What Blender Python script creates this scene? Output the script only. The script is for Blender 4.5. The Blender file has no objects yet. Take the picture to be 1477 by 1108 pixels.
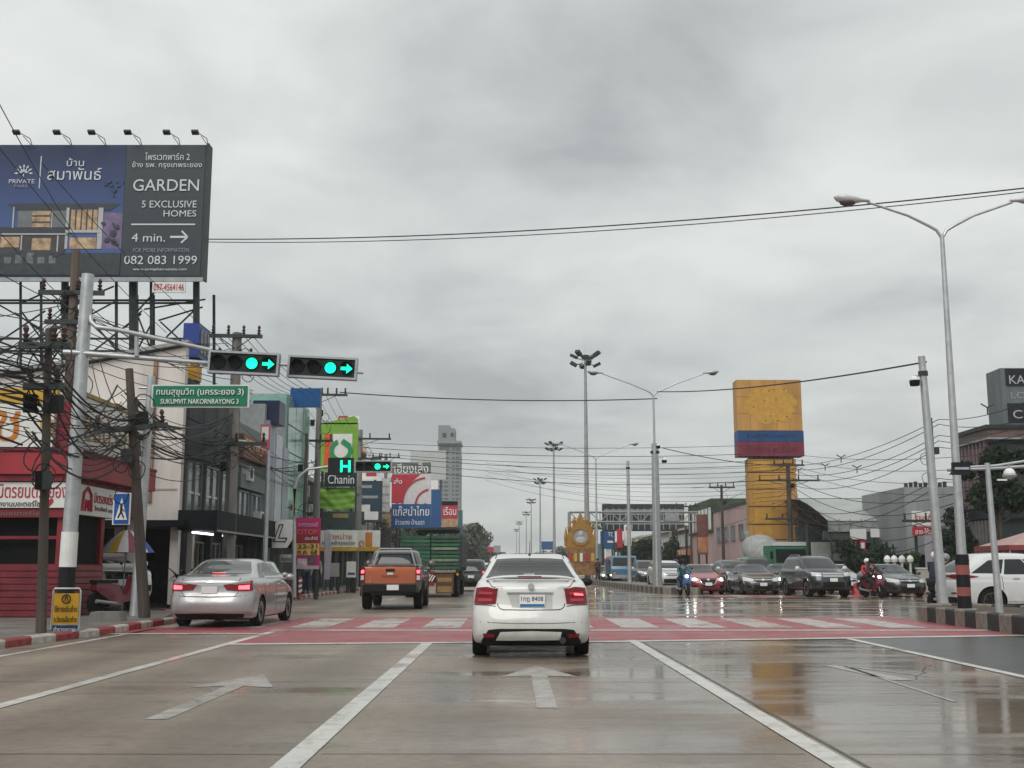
import bpy, bmesh, math, random
import numpy as np
from mathutils import Vector, Matrix
from mathutils.bvhtree import BVHTree
random.seed(7)
SC = bpy.context.scene
COL = SC.collection
R = math.radians
# ------------------------------------------------------------------ camera
F = 1650.0; CX = 738.5; CY = 554.0; HZ = 820.0; CAMH = 1.25
TH = math.atan((HZ - CY) / F)
cam = bpy.data.cameras.new('camera'); camo = bpy.data.objects.new('camera', cam); COL.objects.link(camo)
camo.location = (0, 0, CAMH); camo.rotation_euler = (math.pi / 2 + TH, 0, 0)
cam.sensor_width = 36; cam.lens = 36 * F / 1477.0; cam.clip_start = 0.1; cam.clip_end = 4000
SC.camera = camo
# ------------------------------------------------------------------ sky
world = bpy.data.worlds.new('World'); SC.world = world; world.use_nodes = True
nt = world.node_tree; nt.nodes.clear()
def N(nt, t, **kw):
    n = nt.nodes.new(t)
    for k, v in kw.items():
        if k == 'i':
            for a, b in v.items(): n.inputs[a].default_value = b
        else: setattr(n, k, v)
    return n
L = lambda nt, a, b: nt.links.new(a, b)
out = N(nt, 'ShaderNodeOutputWorld')
sky = N(nt, 'ShaderNodeTexSky', sky_type='NISHITA', sun_disc=False, sun_elevation=R(42), sun_rotation=R(200))
bg1 = N(nt, 'ShaderNodeBackground', i={'Strength': 0.05}); L(nt, sky.outputs[0], bg1.inputs[0])
tc = N(nt, 'ShaderNodeTexCoord'); sep = N(nt, 'ShaderNodeSeparateXYZ'); L(nt, tc.outputs['Generated'], sep.inputs[0])
zz = N(nt, 'ShaderNodeMath', operation='MAXIMUM', i={1: 0.0}); L(nt, sep.outputs[2], zz.inputs[0])
za = N(nt, 'ShaderNodeMath', operation='ADD', i={1: 0.16}); L(nt, zz.outputs[0], za.inputs[0])
dx = N(nt, 'ShaderNodeMath', operation='DIVIDE'); L(nt, sep.outputs[0], dx.inputs[0]); L(nt, za.outputs[0], dx.inputs[1])
dy = N(nt, 'ShaderNodeMath', operation='DIVIDE'); L(nt, sep.outputs[1], dy.inputs[0]); L(nt, za.outputs[0], dy.inputs[1])
cmb = N(nt, 'ShaderNodeCombineXYZ', i={2: 5.1}); L(nt, dx.outputs[0], cmb.inputs[0]); L(nt, dy.outputs[0], cmb.inputs[1])
n1 = N(nt, 'ShaderNodeTexNoise', i={'Scale': 0.72, 'Detail': 10.0, 'Roughness': 0.50, 'Distortion': 0.3}); L(nt, cmb.outputs[0], n1.inputs['Vector'])
n1b = N(nt, 'ShaderNodeTexNoise', i={'Scale': 2.3, 'Detail': 8.0, 'Roughness': 0.55, 'Distortion': 0.4}); L(nt, cmb.outputs[0], n1b.inputs['Vector'])
nmx = N(nt, 'ShaderNodeMix', data_type='FLOAT', i={0: 0.30}); L(nt, n1.outputs[0], nmx.inputs[2]); L(nt, n1b.outputs[0], nmx.inputs[3])
cr = N(nt, 'ShaderNodeValToRGB'); L(nt, nmx.outputs[0], cr.inputs[0])
e = cr.color_ramp.elements
e[0].position = 0.38; e[0].color = (0.37, 0.392, 0.392, 1)
e[1].position = 0.60; e[1].color = (0.70, 0.72, 0.70, 1)
m_ = e.new(0.48); m_.color = (0.54, 0.565, 0.555, 1)
# a plain overcast gradient: brighter towards the zenith
gr = N(nt, 'ShaderNodeMath', operation='MULTIPLY_ADD', i={1: 0.55, 2: 0.90}); L(nt, zz.outputs[0], gr.inputs[0])
bg2 = N(nt, 'ShaderNodeBackground'); L(nt, cr.outputs[0], bg2.inputs[0]); L(nt, gr.outputs[0], bg2.inputs[1])
add = N(nt, 'ShaderNodeAddShader'); 
sc1 = N(nt, 'ShaderNodeMixShader', i={0: 0.88}); L(nt, bg1.outputs[0], sc1.inputs[1]); L(nt, bg2.outputs[0], sc1.inputs[2])
L(nt, sc1.outputs[0], out.inputs[0])
# ------------------------------------------------------------------ sun (overcast: soft)
sl = bpy.data.lights.new('sun', 'SUN'); so = bpy.data.objects.new('sun', sl); COL.objects.link(so)
sl.energy = 1.5; sl.angle = R(40); sl.color = (1.0, 0.97, 0.93)
so.rotation_euler = (R(48), 0, R(-20))
SC.view_settings.view_transform = 'Standard'; SC.view_settings.look = 'None'
SC.view_settings.exposure = 0.22; SC.view_settings.gamma = 1; SC.view_settings.use_curve_mapping = False
SC.cycles.max_bounces = 6; SC.cycles.diffuse_bounces = 2; SC.cycles.glossy_bounces = 3; SC.cycles.transmission_bounces = 3
SC.cycles.use_denoising = True; SC.cycles.caustics_reflective = False; SC.cycles.caustics_refractive = False
# ------------------------------------------------------------------ pixel helpers
CT, ST = math.cos(TH), math.sin(TH)
def ray(px, py):
    u = (px - CX) / F; v = (CY - py) / F
    return Vector((u, CT - v * ST, ST + v * CT))
def P(px, py, D):                      # point at forward distance D
    d = ray(px, py); k = D / d.y
    return Vector((d.x * k, D, CAMH + d.z * k))
def G(px, py, z=0.0):                  # point on the ground
    d = ray(px, py); k = (z - CAMH) / d.z
    return Vector((d.x * k, d.y * k, z))
def FX(px, py, X):                     # point on the plane x = X
    d = ray(px, py); k = X / d.x
    return Vector((X, d.y * k, CAMH + d.z * k))
def XD(px, X): return X * F * 1.0 / (px - CX)
# ------------------------------------------------------------------ materials
_M = {}
def mat(name, col, rough=0.6, metal=0.0, coat=0.0, var=0.12, scale=3.0, bump=0.0, emit=None, es=1.0, trans=0.0, spec=0.32, bscale=None, streak=False):
    if name in _M: return _M[name]
    m = bpy.data.materials.new(name); m.use_nodes = True; t = m.node_tree; b = t.nodes['Principled BSDF']
    c = (*col, 1)
    b.inputs['Roughness'].default_value = rough; b.inputs['Metallic'].default_value = metal
    b.inputs['Coat Weight'].default_value = coat; b.inputs['Coat Roughness'].default_value = 0.06
    b.inputs['Specular IOR Level'].default_value = spec
    b.inputs['Transmission Weight'].default_value = trans
    tcn = N(t, 'ShaderNodeTexCoord')
    if var > 0:
        n = N(t, 'ShaderNodeTexNoise', i={'Scale': scale, 'Detail': 5.0, 'Roughness': 0.6})
        if streak:
            mp = N(t, 'ShaderNodeMapping'); mp.inputs['Scale'].default_value = (1, 1, 0.15); L(t, tcn.outputs['Object'], mp.inputs[0]); L(t, mp.outputs[0], n.inputs['Vector'])
        else: L(t, tcn.outputs['Object'], n.inputs['Vector'])
        r = N(t, 'ShaderNodeValToRGB'); L(t, n.outputs[0], r.inputs[0])
        r.color_ramp.elements[0].position = 0.3; r.color_ramp.elements[1].position = 0.7
        r.color_ramp.elements[0].color = (*[x * (1 - var) for x in col], 1)
        r.color_ramp.elements[1].color = (*[min(1, x * (1 + var)) for x in col], 1)
        L(t, r.outputs[0], b.inputs['Base Color'])
    else: b.inputs['Base Color'].default_value = c
    if bump > 0:
        n2 = N(t, 'ShaderNodeTexNoise', i={'Scale': bscale or scale * 6, 'Detail': 3.0}); L(t, tcn.outputs['Object'], n2.inputs['Vector'])
        bp = N(t, 'ShaderNodeBump', i={'Strength': bump, 'Distance': 0.02}); L(t, n2.outputs[0], bp.inputs['Height']); L(t, bp.outputs[0], b.inputs['Normal'])
    if emit:
        b.inputs['Emission Color'].default_value = (*emit, 1); b.inputs['Emission Strength'].default_value = es
    _M[name] = m; return m
def paint(name, col, metal=0.0): return mat(name, col, 0.38 if metal == 0 else 0.32, metal, 1.0, 0.04, 1.5)
M = dict(
    black=mat('black plastic', (.009, .009, .010), .55, spec=.25), rubber=mat('tyre rubber', (.010, .010, .011), .85, bump=.2, spec=.2),
    dark=mat('dark interior', (.006, .007, .008), .85, spec=.15), glass=mat('dark car glass', (.012, .016, .018), .06, spec=.5, var=.05),
    wglass=mat('window glass', (.10, .14, .15), .08, spec=.8), white=mat('white paint', (.72, .72, .70), .5),
    concrete=mat('weathered concrete', (.30, .285, .26), .8, var=.25, scale=2.5, bump=.4, streak=True),
    galv=mat('galvanised steel', (.44, .46, .47), .42, .55, var=.15, scale=5),
    steel=mat('grey steel', (.30, .315, .32), .5, .3, var=.15), dsteel=mat('dark steel', (.035, .045, .045), .55, .2, var=.3),
    chrome=mat('chrome', (.7, .7, .7), .12, 1.0, var=0), wood=mat('dark stained pole', (.075, .06, .052), .85, var=.35, scale=4, bump=.5, streak=True),
    red=mat('red paint', (.42, .035, .04), .5, var=.2), redlens=mat('red lens', (.20, .004, .010), .15, coat=.35, var=0, spec=.3),
    brake=mat('lit brake lamp', (.8, .02, .03), .2, var=0, emit=(1, .06, .08), es=5.0), clear=mat('clear lens', (.55, .56, .57), .08, coat=.8, var=.1, scale=20),
    headlit=mat('lit headlamp', (1, 1, .95), .2, var=0, emit=(1, .97, .85), es=14.0), headyel=mat('lit yellow headlamp', (1, 1, .6), .2, var=0, emit=(.9, 1, .35), es=8.0),
    amber=mat('amber lens', (.75, .22, .02), .2, var=0), wire=mat('black cable', (.022, .024, .026), .6, var=0),
    ins=mat('brown insulator', (.06, .035, .03), .25), sgreen=mat('sign green', (.005, .17, .085), .4, var=.06),
    letter=mat('sign white letters', (.78, .78, .78), .5, var=0), green_on=mat('lit green lamp', (.0, .8, .45), .3, var=0, emit=(0.0, 1.0, .46), es=1.25),
    unlit=mat('unlit lamp', (.02, .024, .026), .25), skin=mat('skin', (.36, .2, .13), .6), alu=mat('alloy wheel', (.45, .46, .47), .3, .8, var=.05),
    plate=mat('licence plate', (.75, .75, .74), .4, var=.05), blue=mat('sign blue', (.015, .07, .30), .45, var=.1),
    asphalt=None)
# ------------------------------------------------------------------ mesh builder
class MB:
    def __init__(s): s.v = []; s.f = []
    def add(s, v, f):
        k = len(s.v); s.v += [tuple(x) for x in v]; s.f += [tuple(i + k for i in q) for q in f]; return s
    def box(s, c, d, rz=0.0, rx=0.0, ry=0.0):
        x, y, z = d[0] / 2, d[1] / 2, d[2] / 2
        p = [Vector(q) for q in ((-x, -y, -z), (x, -y, -z), (x, y, -z), (-x, y, -z), (-x, -y, z), (x, -y, z), (x, y, z), (-x, y, z))]
        m = Matrix.Rotation(rz, 3, 'Z') @ Matrix.Rotation(ry, 3, 'Y') @ Matrix.Rotation(rx, 3, 'X')
        return s.add([m @ q + Vector(c) for q in p], [(0, 3, 2, 1), (4, 5, 6, 7), (0, 1, 5, 4), (1, 2, 6, 5), (2, 3, 7, 6), (3, 0, 4, 7)])
    def bb(s, x0, x1, y0, y1, z0, z1): return s.box(((x0 + x1) / 2, (y0 + y1) / 2, (z0 + z1) / 2), (abs(x1 - x0), abs(y1 - y0), abs(z1 - z0)))
    def cyl(s, a, b, r0, r1=None, n=10):
        r1 = r0 if r1 is None else r1; a = Vector(a); b = Vector(b); d = (b - a)
        q = d.to_track_quat('Z', 'Y')
        v = []
        for p, r in ((a, r0), (b, r1)):
            for i in range(n): v.append(p + q @ Vector((r * math.cos(2 * math.pi * i / n), r * math.sin(2 * math.pi * i / n), 0)))
        f = [(i, (i + 1) % n, n + (i + 1) % n, n + i) for i in range(n)] + [tuple(range(n - 1, -1, -1)), tuple(range(n, 2 * n))]
        return s.add(v, f)
    def tube(s, pts, r, n=8):
        pts = [Vector(p) for p in pts]; rs = r if isinstance(r, (list, tuple)) else [r] * len(pts)
        v = []; 
        for i, p in enumerate(pts):
            d = (pts[min(i + 1, len(pts) - 1)] - pts[max(i - 1, 0)]).normalized(); q = d.to_track_quat('Z', 'Y')
            for k in range(n): v.append(p + q @ Vector((rs[i] * math.cos(2 * math.pi * k / n), rs[i] * math.sin(2 * math.pi * k / n), 0)))
        f = []
        for i in range(len(pts) - 1):
            for k in range(n): f.append((i * n + k, i * n + (k + 1) % n, (i + 1) * n + (k + 1) % n, (i + 1) * n + k))
        m = len(pts) - 1
        f += [tuple(range(n - 1, -1, -1)), tuple(m * n + k for k in range(n))]
        return s.add(v, f)
    def lathe(s, prof, n=16, c=(0, 0, 0), axis='Z', sc=(1, 1, 1)):
        v = []
        for (r, z) in prof:
            for k in range(n):
                a = 2 * math.pi * k / n; q = (r * math.cos(a), r * math.sin(a), z)
                if axis == 'X': q = (q[2], q[0], q[1])
                elif axis == 'Y': q = (q[0], q[2], q[1])
                v.append((q[0] * sc[0] + c[0], q[1] * sc[1] + c[1], q[2] * sc[2] + c[2]))
        f = []
        for i in range(len(prof) - 1):
            for k in range(n): f.append((i * n + k, i * n + (k + 1) % n, (i + 1) * n + (k + 1) % n, (i + 1) * n + k))
        f += [tuple(range(n - 1, -1, -1)), tuple((len(prof) - 1) * n + k for k in range(n))]
        return s.add(v, f)
    def ball(s, c, r, n=12, m=8, sc=(1, 1, 1)):
        prof = [(max(1e-4, r * math.sin(math.pi * i / m)), -r * math.cos(math.pi * i / m)) for i in range(m + 1)]
        return s.lathe(prof, n, c, 'Z', sc)
    def prism(s, poly, fn, t):         # poly: 2d outline; fn(u, v, w) -> 3d ; t: (w0, w1)
        n = len(poly)
        v = [fn(u, w_, t[0]) for u, w_ in poly] + [fn(u, w_, t[1]) for u, w_ in poly]
        f = [tuple(range(n)), tuple(range(2 * n - 1, n - 1, -1))] + [(i, n + i, n + (i + 1) % n, (i + 1) % n) for i in range(n)]
        return s.add(v, f)
    def sheet(s, pts): return s.add(pts, [tuple(range(len(pts)))])
    def mesh(s, name, m, smooth=None, fix=True):
        me = bpy.data.meshes.new(name); me.from_pydata(s.v, [], s.f)
        if fix and len(s.f) < 30000:
            b = bmesh.new(); b.from_mesh(me); bmesh.ops.recalc_face_normals(b, faces=b.faces); b.to_mesh(me); b.free()
        me.update()
        if m: me.materials.append(m)
        if smooth:
            me.shade_smooth(); me.set_sharp_from_angle(angle=R(smooth if smooth is not True else 40))
        return me
    def obj(s, name, m, parent=None, smooth=None, loc=None, fix=True):
        return link(name, s.mesh(name, m, smooth, fix), parent, loc)
def link(name, me, parent=None, loc=None):
    o = bpy.data.objects.new(name, me); COL.objects.link(o)
    if parent: o.parent = parent
    if loc is not None: o.location = loc
    return o
def tag(o, label, cat, group=None):
    o['label'] = label; o['category'] = cat
    if group: o['group'] = group
    return o
def thing(name, label, cat, loc=(0, 0, 0), rz=0.0, group=None):
    o = bpy.data.objects.new(name, None); COL.objects.link(o); o.location = loc; o.rotation_euler = (0, 0, rz); o.empty_display_size = .3
    return tag(o, label, cat, group)
def struct(name, mb, m, parent=None, smooth=None):
    o = mb.obj(name, m, parent, smooth)
    if not parent: o['kind'] = 'structure'
    return o
def kids(o): return [c for c in bpy.data.objects if c.parent == o]
_tree = {}
def snap(o):                            # remember a finished thing's tree so that copies are cheap
    ch = [c for c in COL.objects if c.parent is o]; _tree[o.name] = (o, [(c, [g for g in COL.objects if g.parent is c]) for c in ch]); return o
def dup(o, loc, rz=None, label=None, group=None):
    if o.name not in _tree: snap(o)
    r = o.copy(); COL.objects.link(r); r.location = loc
    if rz is not None: r.rotation_euler = (0, 0, rz)
    if label: r['label'] = label
    if group: r['group'] = group
    for c, gs in _tree[o.name][1]:
        d = c.copy(); COL.objects.link(d); d.parent = r
        for g in gs: h = g.copy(); COL.objects.link(h); h.parent = d
    return r
# ------------------------------------------------------------------ lettering
def text_mesh(s, w=None, h=None, ext=0.006, align='CENTER', shear=0.0):
    cu = bpy.data.curves.new('lettering', 'FONT'); cu.body = s; cu.extrude = ext; cu.align_x = align; cu.align_y = 'CENTER'; cu.resolution_u = 3; cu.shear = shear
    o = bpy.data.objects.new('tmp', cu); me = bpy.data.meshes.new_from_object(o); bpy.data.objects.remove(o); bpy.data.curves.remove(cu)
    n = len(me.vertices)
    if n == 0: return me
    a = np.empty(n * 3); me.vertices.foreach_get('co', a); a = a.reshape(-1, 3)
    mn, mx = a.min(0), a.max(0); a[:, 0] -= (mn[0] + mx[0]) / 2; a[:, 1] -= (mn[1] + mx[1]) / 2
    sx = w / (mx[0] - mn[0]) if w else None; sy = h / (mx[1] - mn[1]) if h else None
    sx = sx or sy or 1; sy = sy or sx
    a[:, 0] *= sx; a[:, 1] *= sy
    me.vertices.foreach_set('co', a.ravel()); me.update(); return me
def text(s, m, parent, loc, w=None, h=None, face='-Y', bold=False, name='lettering', ext=.006, shear=0.0, rz=0.0):
    me = text_mesh(s, w, h, ext, shear=shear); me.materials.clear(); me.materials.append(m)
    o = link(name, me, parent, loc)
    o.rotation_euler = {'-Y': (R(90), 0, 0), '+X': (R(90), 0, R(90)), '-X': (R(90), 0, R(-90)), '+Y': (R(90), 0, R(180))}[face]
    if rz: o.rotation_euler[2] += rz
    return o
# ------------------------------------------------------------------ ground and road
def road_material():
    m = bpy.data.materials.new('wet concrete road'); m.use_nodes = True; t = m.node_tree; b = t.nodes['Principled BSDF']
    tcn = N(t, 'ShaderNodeTexCoord'); ob = tcn.outputs['Object']
    big = N(t, 'ShaderNodeTexNoise', i={'Scale': .22, 'Detail': 6.0, 'Roughness': .6}); L(t, ob, big.inputs['Vector'])
    fine = N(t, 'ShaderNodeTexNoise', i={'Scale': 9.0, 'Detail': 8.0, 'Roughness': .7}); L(t, ob, fine.inputs['Vector'])
    mp = N(t, 'ShaderNodeMapping'); mp.inputs['Scale'].default_value = (1.6, .12, 1); L(t, ob, mp.inputs[0])
    trk = N(t, 'ShaderNodeTexNoise', i={'Scale': 1.0, 'Detail': 4.0}); L(t, mp.outputs[0], trk.inputs['Vector'])
    r1 = N(t, 'ShaderNodeValToRGB'); L(t, big.outputs[0], r1.inputs[0])
    r1.color_ramp.elements[0].position = .3; r1.color_ramp.elements[0].color = (.125, .098, .076, 1)
    r1.color_ramp.elements[1].position = .72; r1.color_ramp.elements[1].color = (.262, .212, .165, 1)
    mx = N(t, 'ShaderNodeMix', data_type='RGBA', blend_type='OVERLAY'); mx.inputs[0].default_value = .55
    L(t, r1.outputs[0], mx.inputs[6]); L(t, fine.outputs[0], mx.inputs[7])
    mx2 = N(t, 'ShaderNodeMix', data_type='RGBA', blend_type='OVERLAY'); mx2.inputs[0].default_value = .35
    L(t, mx.outputs[2], mx2.inputs[6]); L(t, trk.outputs[0], mx2.inputs[7]); 
    # wheel tracks and oil drips run along each lane
    spx = N(t, 'ShaderNodeSeparateXYZ'); L(t, ob, spx.inputs[0])
    ph = N(t, 'ShaderNodeMath', operation='MULTIPLY_ADD', i={1: 2 * math.pi / 1.8, 2: -.35}); L(t, spx.outputs[0], ph.inputs[0]); sn = N(t, 'ShaderNodeMath', operation='SINE'); L(t, ph.outputs[0], sn.inputs[0])
    tk = N(t, 'ShaderNodeMath', operation='MULTIPLY'); L(t, sn.outputs[0], tk.inputs[0]); L(t, trk.outputs[0], tk.inputs[1])
    tm = N(t, 'ShaderNodeMapRange', i={1: -.45, 2: .45, 3: .84, 4: 1.10}); L(t, tk.outputs[0], tm.inputs[0])
    sp_ = N(t, 'ShaderNodeTexNoise', i={'Scale': 2.2, 'Detail': 6.0, 'Roughness': .65}); L(t, ob, sp_.inputs['Vector'])
    st = N(t, 'ShaderNodeMapRange', i={1: .28, 2: .42, 3: .62, 4: 1.0}); L(t, sp_.outputs[0], st.inputs[0])
    mu = N(t, 'ShaderNodeMath', operation='MULTIPLY'); L(t, tm.outputs[0], mu.inputs[0]); L(t, st.outputs[0], mu.inputs[1])
    mm = N(t, 'ShaderNodeVectorMath', operation='SCALE'); L(t, mx2.outputs[2], mm.inputs[0]); L(t, mu.outputs[0], mm.inputs['Scale']); L(t, mm.outputs[0], b.inputs['Base Color'])
    # wetness: water film pools more towards the kerbside lanes on the right
    sp = N(t, 'ShaderNodeSeparateXYZ'); L(t, ob, sp.inputs[0])
    xr = N(t, 'ShaderNodeMapRange', i={1: -4.0, 2: 3.5, 3: -.12, 4: .10}); L(t, sp.outputs[0], xr.inputs[0])
    mp2 = N(t, 'ShaderNodeMapping'); mp2.inputs['Scale'].default_value = (.35, 1.0, 1); L(t, ob, mp2.inputs[0])
    wn = N(t, 'ShaderNodeTexNoise', i={'Scale': .55, 'Detail': 7.0, 'Roughness': .62}); L(t, mp2.outputs[0], wn.inputs['Vector'])
    wa = N(t, 'ShaderNodeMath', operation='ADD'); L(t, wn.outputs[0], wa.inputs[0]); L(t, xr.outputs[0], wa.inputs[1])
    rr = N(t, 'ShaderNodeMapRange', i={1: .38, 2: .63, 3: .50, 4: .08}); L(t, wa.outputs[0], rr.inputs[0])
    L(t, rr.outputs[0], b.inputs['Roughness'])
    hs = N(t, 'ShaderNodeMapRange', i={1: .38, 2: .62, 3: .5, 4: .12}); L(t, wa.outputs[0], hs.inputs[0])
    bn = N(t, 'ShaderNodeTexNoise', i={'Scale': 14.0, 'Detail': 4.0}); L(t, ob, bn.inputs['Vector'])
    bp = N(t, 'ShaderNodeBump', i={'Distance': .006}); L(t, hs.outputs[0], bp.inputs['Strength']); L(t, bn.outputs[0], bp.inputs['Height'])
    mp3 = N(t, 'ShaderNodeMapping'); mp3.inputs['Scale'].default_value = (.6, 3.2, 1); L(t, ob, mp3.inputs[0])
    wv = N(t, 'ShaderNodeTexNoise', i={'Scale': 1.1, 'Detail': 3.0}); L(t, mp3.outputs[0], wv.inputs['Vector'])
    bp2 = N(t, 'ShaderNodeBump', i={'Distance': .010, 'Strength': .26}); L(t, wv.outputs[0], bp2.inputs['Height']); L(t, bp.outputs[0], bp2.inputs['Normal'])
    L(t, bp2.outputs[0], b.inputs['Normal'])
    b.inputs['Specular IOR Level'].default_value = .55
    return m
def marking_mat(name, c1, c2, pos=.42, rough=(.5, .14)):
    m = bpy.data.materials.new(name); m.use_nodes = True; t = m.node_tree; b = t.nodes['Principled BSDF']
    tcn = N(t, 'ShaderNodeTexCoord')
    n = N(t, 'ShaderNodeTexNoise', i={'Scale': 5.0, 'Detail': 9.0, 'Roughness': .72}); L(t, tcn.outputs['Object'], n.inputs['Vector'])
    r = N(t, 'ShaderNodeValToRGB'); L(t, n.outputs[0], r.inputs[0]); e = r.color_ramp.elements
    e[0].position = pos - .1; e[0].color = (*c2, 1); e[1].position = pos + .1; e[1].color = (*c1, 1); L(t, r.outputs[0], b.inputs['Base Color'])
    n2 = N(t, 'ShaderNodeTexNoise', i={'Scale': .8, 'Detail': 5.0}); L(t, tcn.outputs['Object'], n2.inputs['Vector'])
    q = N(t, 'ShaderNodeMapRange', i={1: .35, 2: .65, 3: rough[0], 4: rough[1]}); L(t, n2.outputs[0], q.inputs[0]); L(t, q.outputs[0], b.inputs['Roughness'])
    return m
ROAD = road_material()
WLINE = marking_mat('worn white road paint', (.54, .53, .50), (.27, .245, .215), .40)
FAINT = marking_mat('faded white road paint', (.36, .345, .32), (.19, .16, .135), .45)
ZEB = marking_mat('white zebra paint', (.44, .425, .40), (.27, .13, .12), .44)
REDL = marking_mat('red road surfacing', (.33, .050, .066), (.17, .068, .062), .47, (.6, .30))
PAVE = mat('paving concrete', (.16, .15, .135), .55, var=.35, scale=1.2, bump=.3)
GROUND = mat('ground asphalt', (.10, .10, .098), .45, var=.3, scale=.5)
struct('ground', MB().sheet([(-1500, -200, -.012), (1500, -200, -.012), (1500, 3000, -.012), (-1500, 3000, -.012)]), GROUND)
struct('road', MB().sheet([(-9.9, -12, 0), (70, -12, 0), (70, 62, 0), (26, 63, 0), (17.5, 69, 0), (17.5, 900, 0), (-8.8, 900, 0), (-8.8, 43, 0), (-9.9, 33, 0)]), ROAD)
ASPH = mat('dark patched asphalt', (.055, .056, .055), .30, var=.4, scale=2.5, bump=.3)
struct('right_lane_asphalt', MB().sheet([(5.5, 2, .002), (9.75, 2, .002), (9.7, 22.0, .002), (6.1, 21.1, .002), (5.72, 10, .002)]), ASPH)
def flat(name, pts, z, m): return struct(name, MB().sheet([(p[0], p[1], z) for p in pts]), m)
def strip(name, x0, y0, x1, y1, w, z, m):
    a = Vector((x0, y0)); b = Vector((x1, y1)); n = (b - a).normalized(); n = Vector((-n.y, n.x)) * w / 2
    return flat(name, [a + n, b + n, b - n, a - n], z, m)
# red crossing band, its white edge lines, the zebra field
g = lambda x, y: G(x, y)
xb = [(-4.75, 19.4), (2.0, 20.3), (6.0, 21.0), (9.7, 22.2)]
flat('red_crossing_marking', [(-4.75, 19.7), (2.0, 20.5), (6.0, 21.2), (9.75, 22.3), (9.9, 23.6), (-4.9, 23.6)], .004, REDL)
flat('red_crossing_marking', [(-4.9, 24.05), (9.9, 24.05), (9.9, 30.2), (-7.9, 30.2), (-7.9, 22.8), (-4.95, 22.8)], .004, REDL)
strip('stop_line_marking', -4.8, 19.45, 2.05, 20.25, .34, .008, WLINE)
strip('stop_line_marking', 2.05, 20.25, 9.75, 22.05, .34, .008, WLINE)
strip('stop_line_marking', -7.75, 22.55, -4.85, 22.6, .3, .008, WLINE)
strip('crossing_edge_marking', -4.9, 23.82, 9.9, 23.82, .34, .008, WLINE)
x = -7.6
k = 0
while x < 9.4:
    flat('zebra_stripe_marking', [(x, 24.8), (x + .82, 24.8), (x + .82, 29.3), (x, 29.3)], .008, ZEB); x += 1.42
# lane lines up to the stop line
strip('lane_line_marking', -1.435, -4, -1.435, 20.0, .19, .0065, WLINE)
strip('lane_line_marking', 2.14, -4, 2.10, 20.6, .17, .0065, WLINE)
strip('lane_line_marking', -4.6, -4, -4.78, 23.3, .16, .0065, WLINE)
strip('lane_line_marking', 5.75, -4, 6.05, 21.2, .14, .0065, WLINE)
strip('edge_line_marking', -7.2, 2, -7.45, 24.4, .12, .004, WLINE)
for xx in (-4.9, -1.5, 2.0, 5.4):       # broken lane lines beyond the junction
    yy = 62 if xx > 0 else 46
    while yy < 240:
        strip('lane_line_marking', xx, yy, xx, yy + 3, .15, .004, WLINE); yy += 9
for i in range(8): flat('dashed_guide_marking', [(3.4 + i * .9, 33.5 + i * 2.4), (3.65 + i * .9, 33.5 + i * 2.4), (4.0 + i * .9, 34.6 + i * 2.4), (3.75 + i * .9, 34.6 + i * 2.4)], .004, FAINT)
flat('red_crossing_marking', [(9.0, 51.6), (30, 50.6), (30, 54.8), (9.0, 55.2)], .004, REDL)
x = 10.0
while x < 28:
    flat('zebra_stripe_marking', [(x, 51.9), (x + .8, 51.9), (x + .8, 54.3), (x, 54.3)], .008, ZEB); x += 1.5
def arrow(name, cx, y0, y1, m):
    s = .19; hw = .45; yh = y1 - 1.5
    flat(name, [(cx - s / 2, y0), (cx + s / 2, y0), (cx + s / 2, yh + .15), (cx + hw, yh), (cx + .02, y1), (cx - .02, y1), (cx - hw, yh), (cx - s / 2, yh + .15)], .004, m)
arrow('arrow_marking', -2.98, 9.9, 14.0, FAINT)
arrow('arrow_marking', .32, 10.7, 15.2, FAINT)
# worn-out turning arrow in the right lane: only its outline is left
flat('arrow_marking', [(4.05, 15.3), (4.25, 15.3), (4.55, 13.3), (4.3, 13.3)], .004, FAINT)
strip('arrow_marking', 4.3, 15.3, 4.2, 11.2, .05, .004, FAINT)
strip('arrow_marking', 4.2, 15.4, 4.9, 13.7, .05, .004, FAINT)
# concrete slab joints (dark sealed lines)
JOINT = mat('joint sealant', (.055, .05, .045), .4, var=.3)
for yy in (8.1, 13.1, 18.1):
    for (xa, xb) in ((-7.4, -4.72), (-4.5, -1.55), (-1.3, 2.0), (2.3, 5.7), (5.95, 9.6)):
        strip('joint_marking', xa, yy + random.uniform(-.02, .02), xb, yy + random.uniform(-.02, .02), .014, .0035, JOINT)
def crack(x, y, n, dx, dy):
    pts = [(x, y)]
    for i in range(n): pts.append((pts[-1][0] + dx * random.uniform(.3, 1.2) + random.uniform(-.05, .05), pts[-1][1] + dy * random.uniform(.3, 1.2) + random.uniform(-.05, .05)))
    up = [(p[0] - .004, p[1] + .007) for p in pts]; dn = [(p[0] + .004, p[1] - .007) for p in pts]; q = MB()
    for i in range(len(pts) - 1): q.add([(*dn[i], .0035), (*dn[i + 1], .0035), (*up[i + 1], .0035), (*up[i], .0035)], [(0, 1, 2, 3)])
    struct('crack_marking', q, JOINT)
crack(-6.2, 9.2, 10, .12, .05); crack(-6.6, 12.5, 12, .15, .1); crack(.9, 12.4, 10, .12, -.05); crack(4.6, 13.4, 12, .07, .22)
strip('joint_marking', 2.28, -4, 2.25, 20.2, .03, .003, JOINT)
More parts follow.
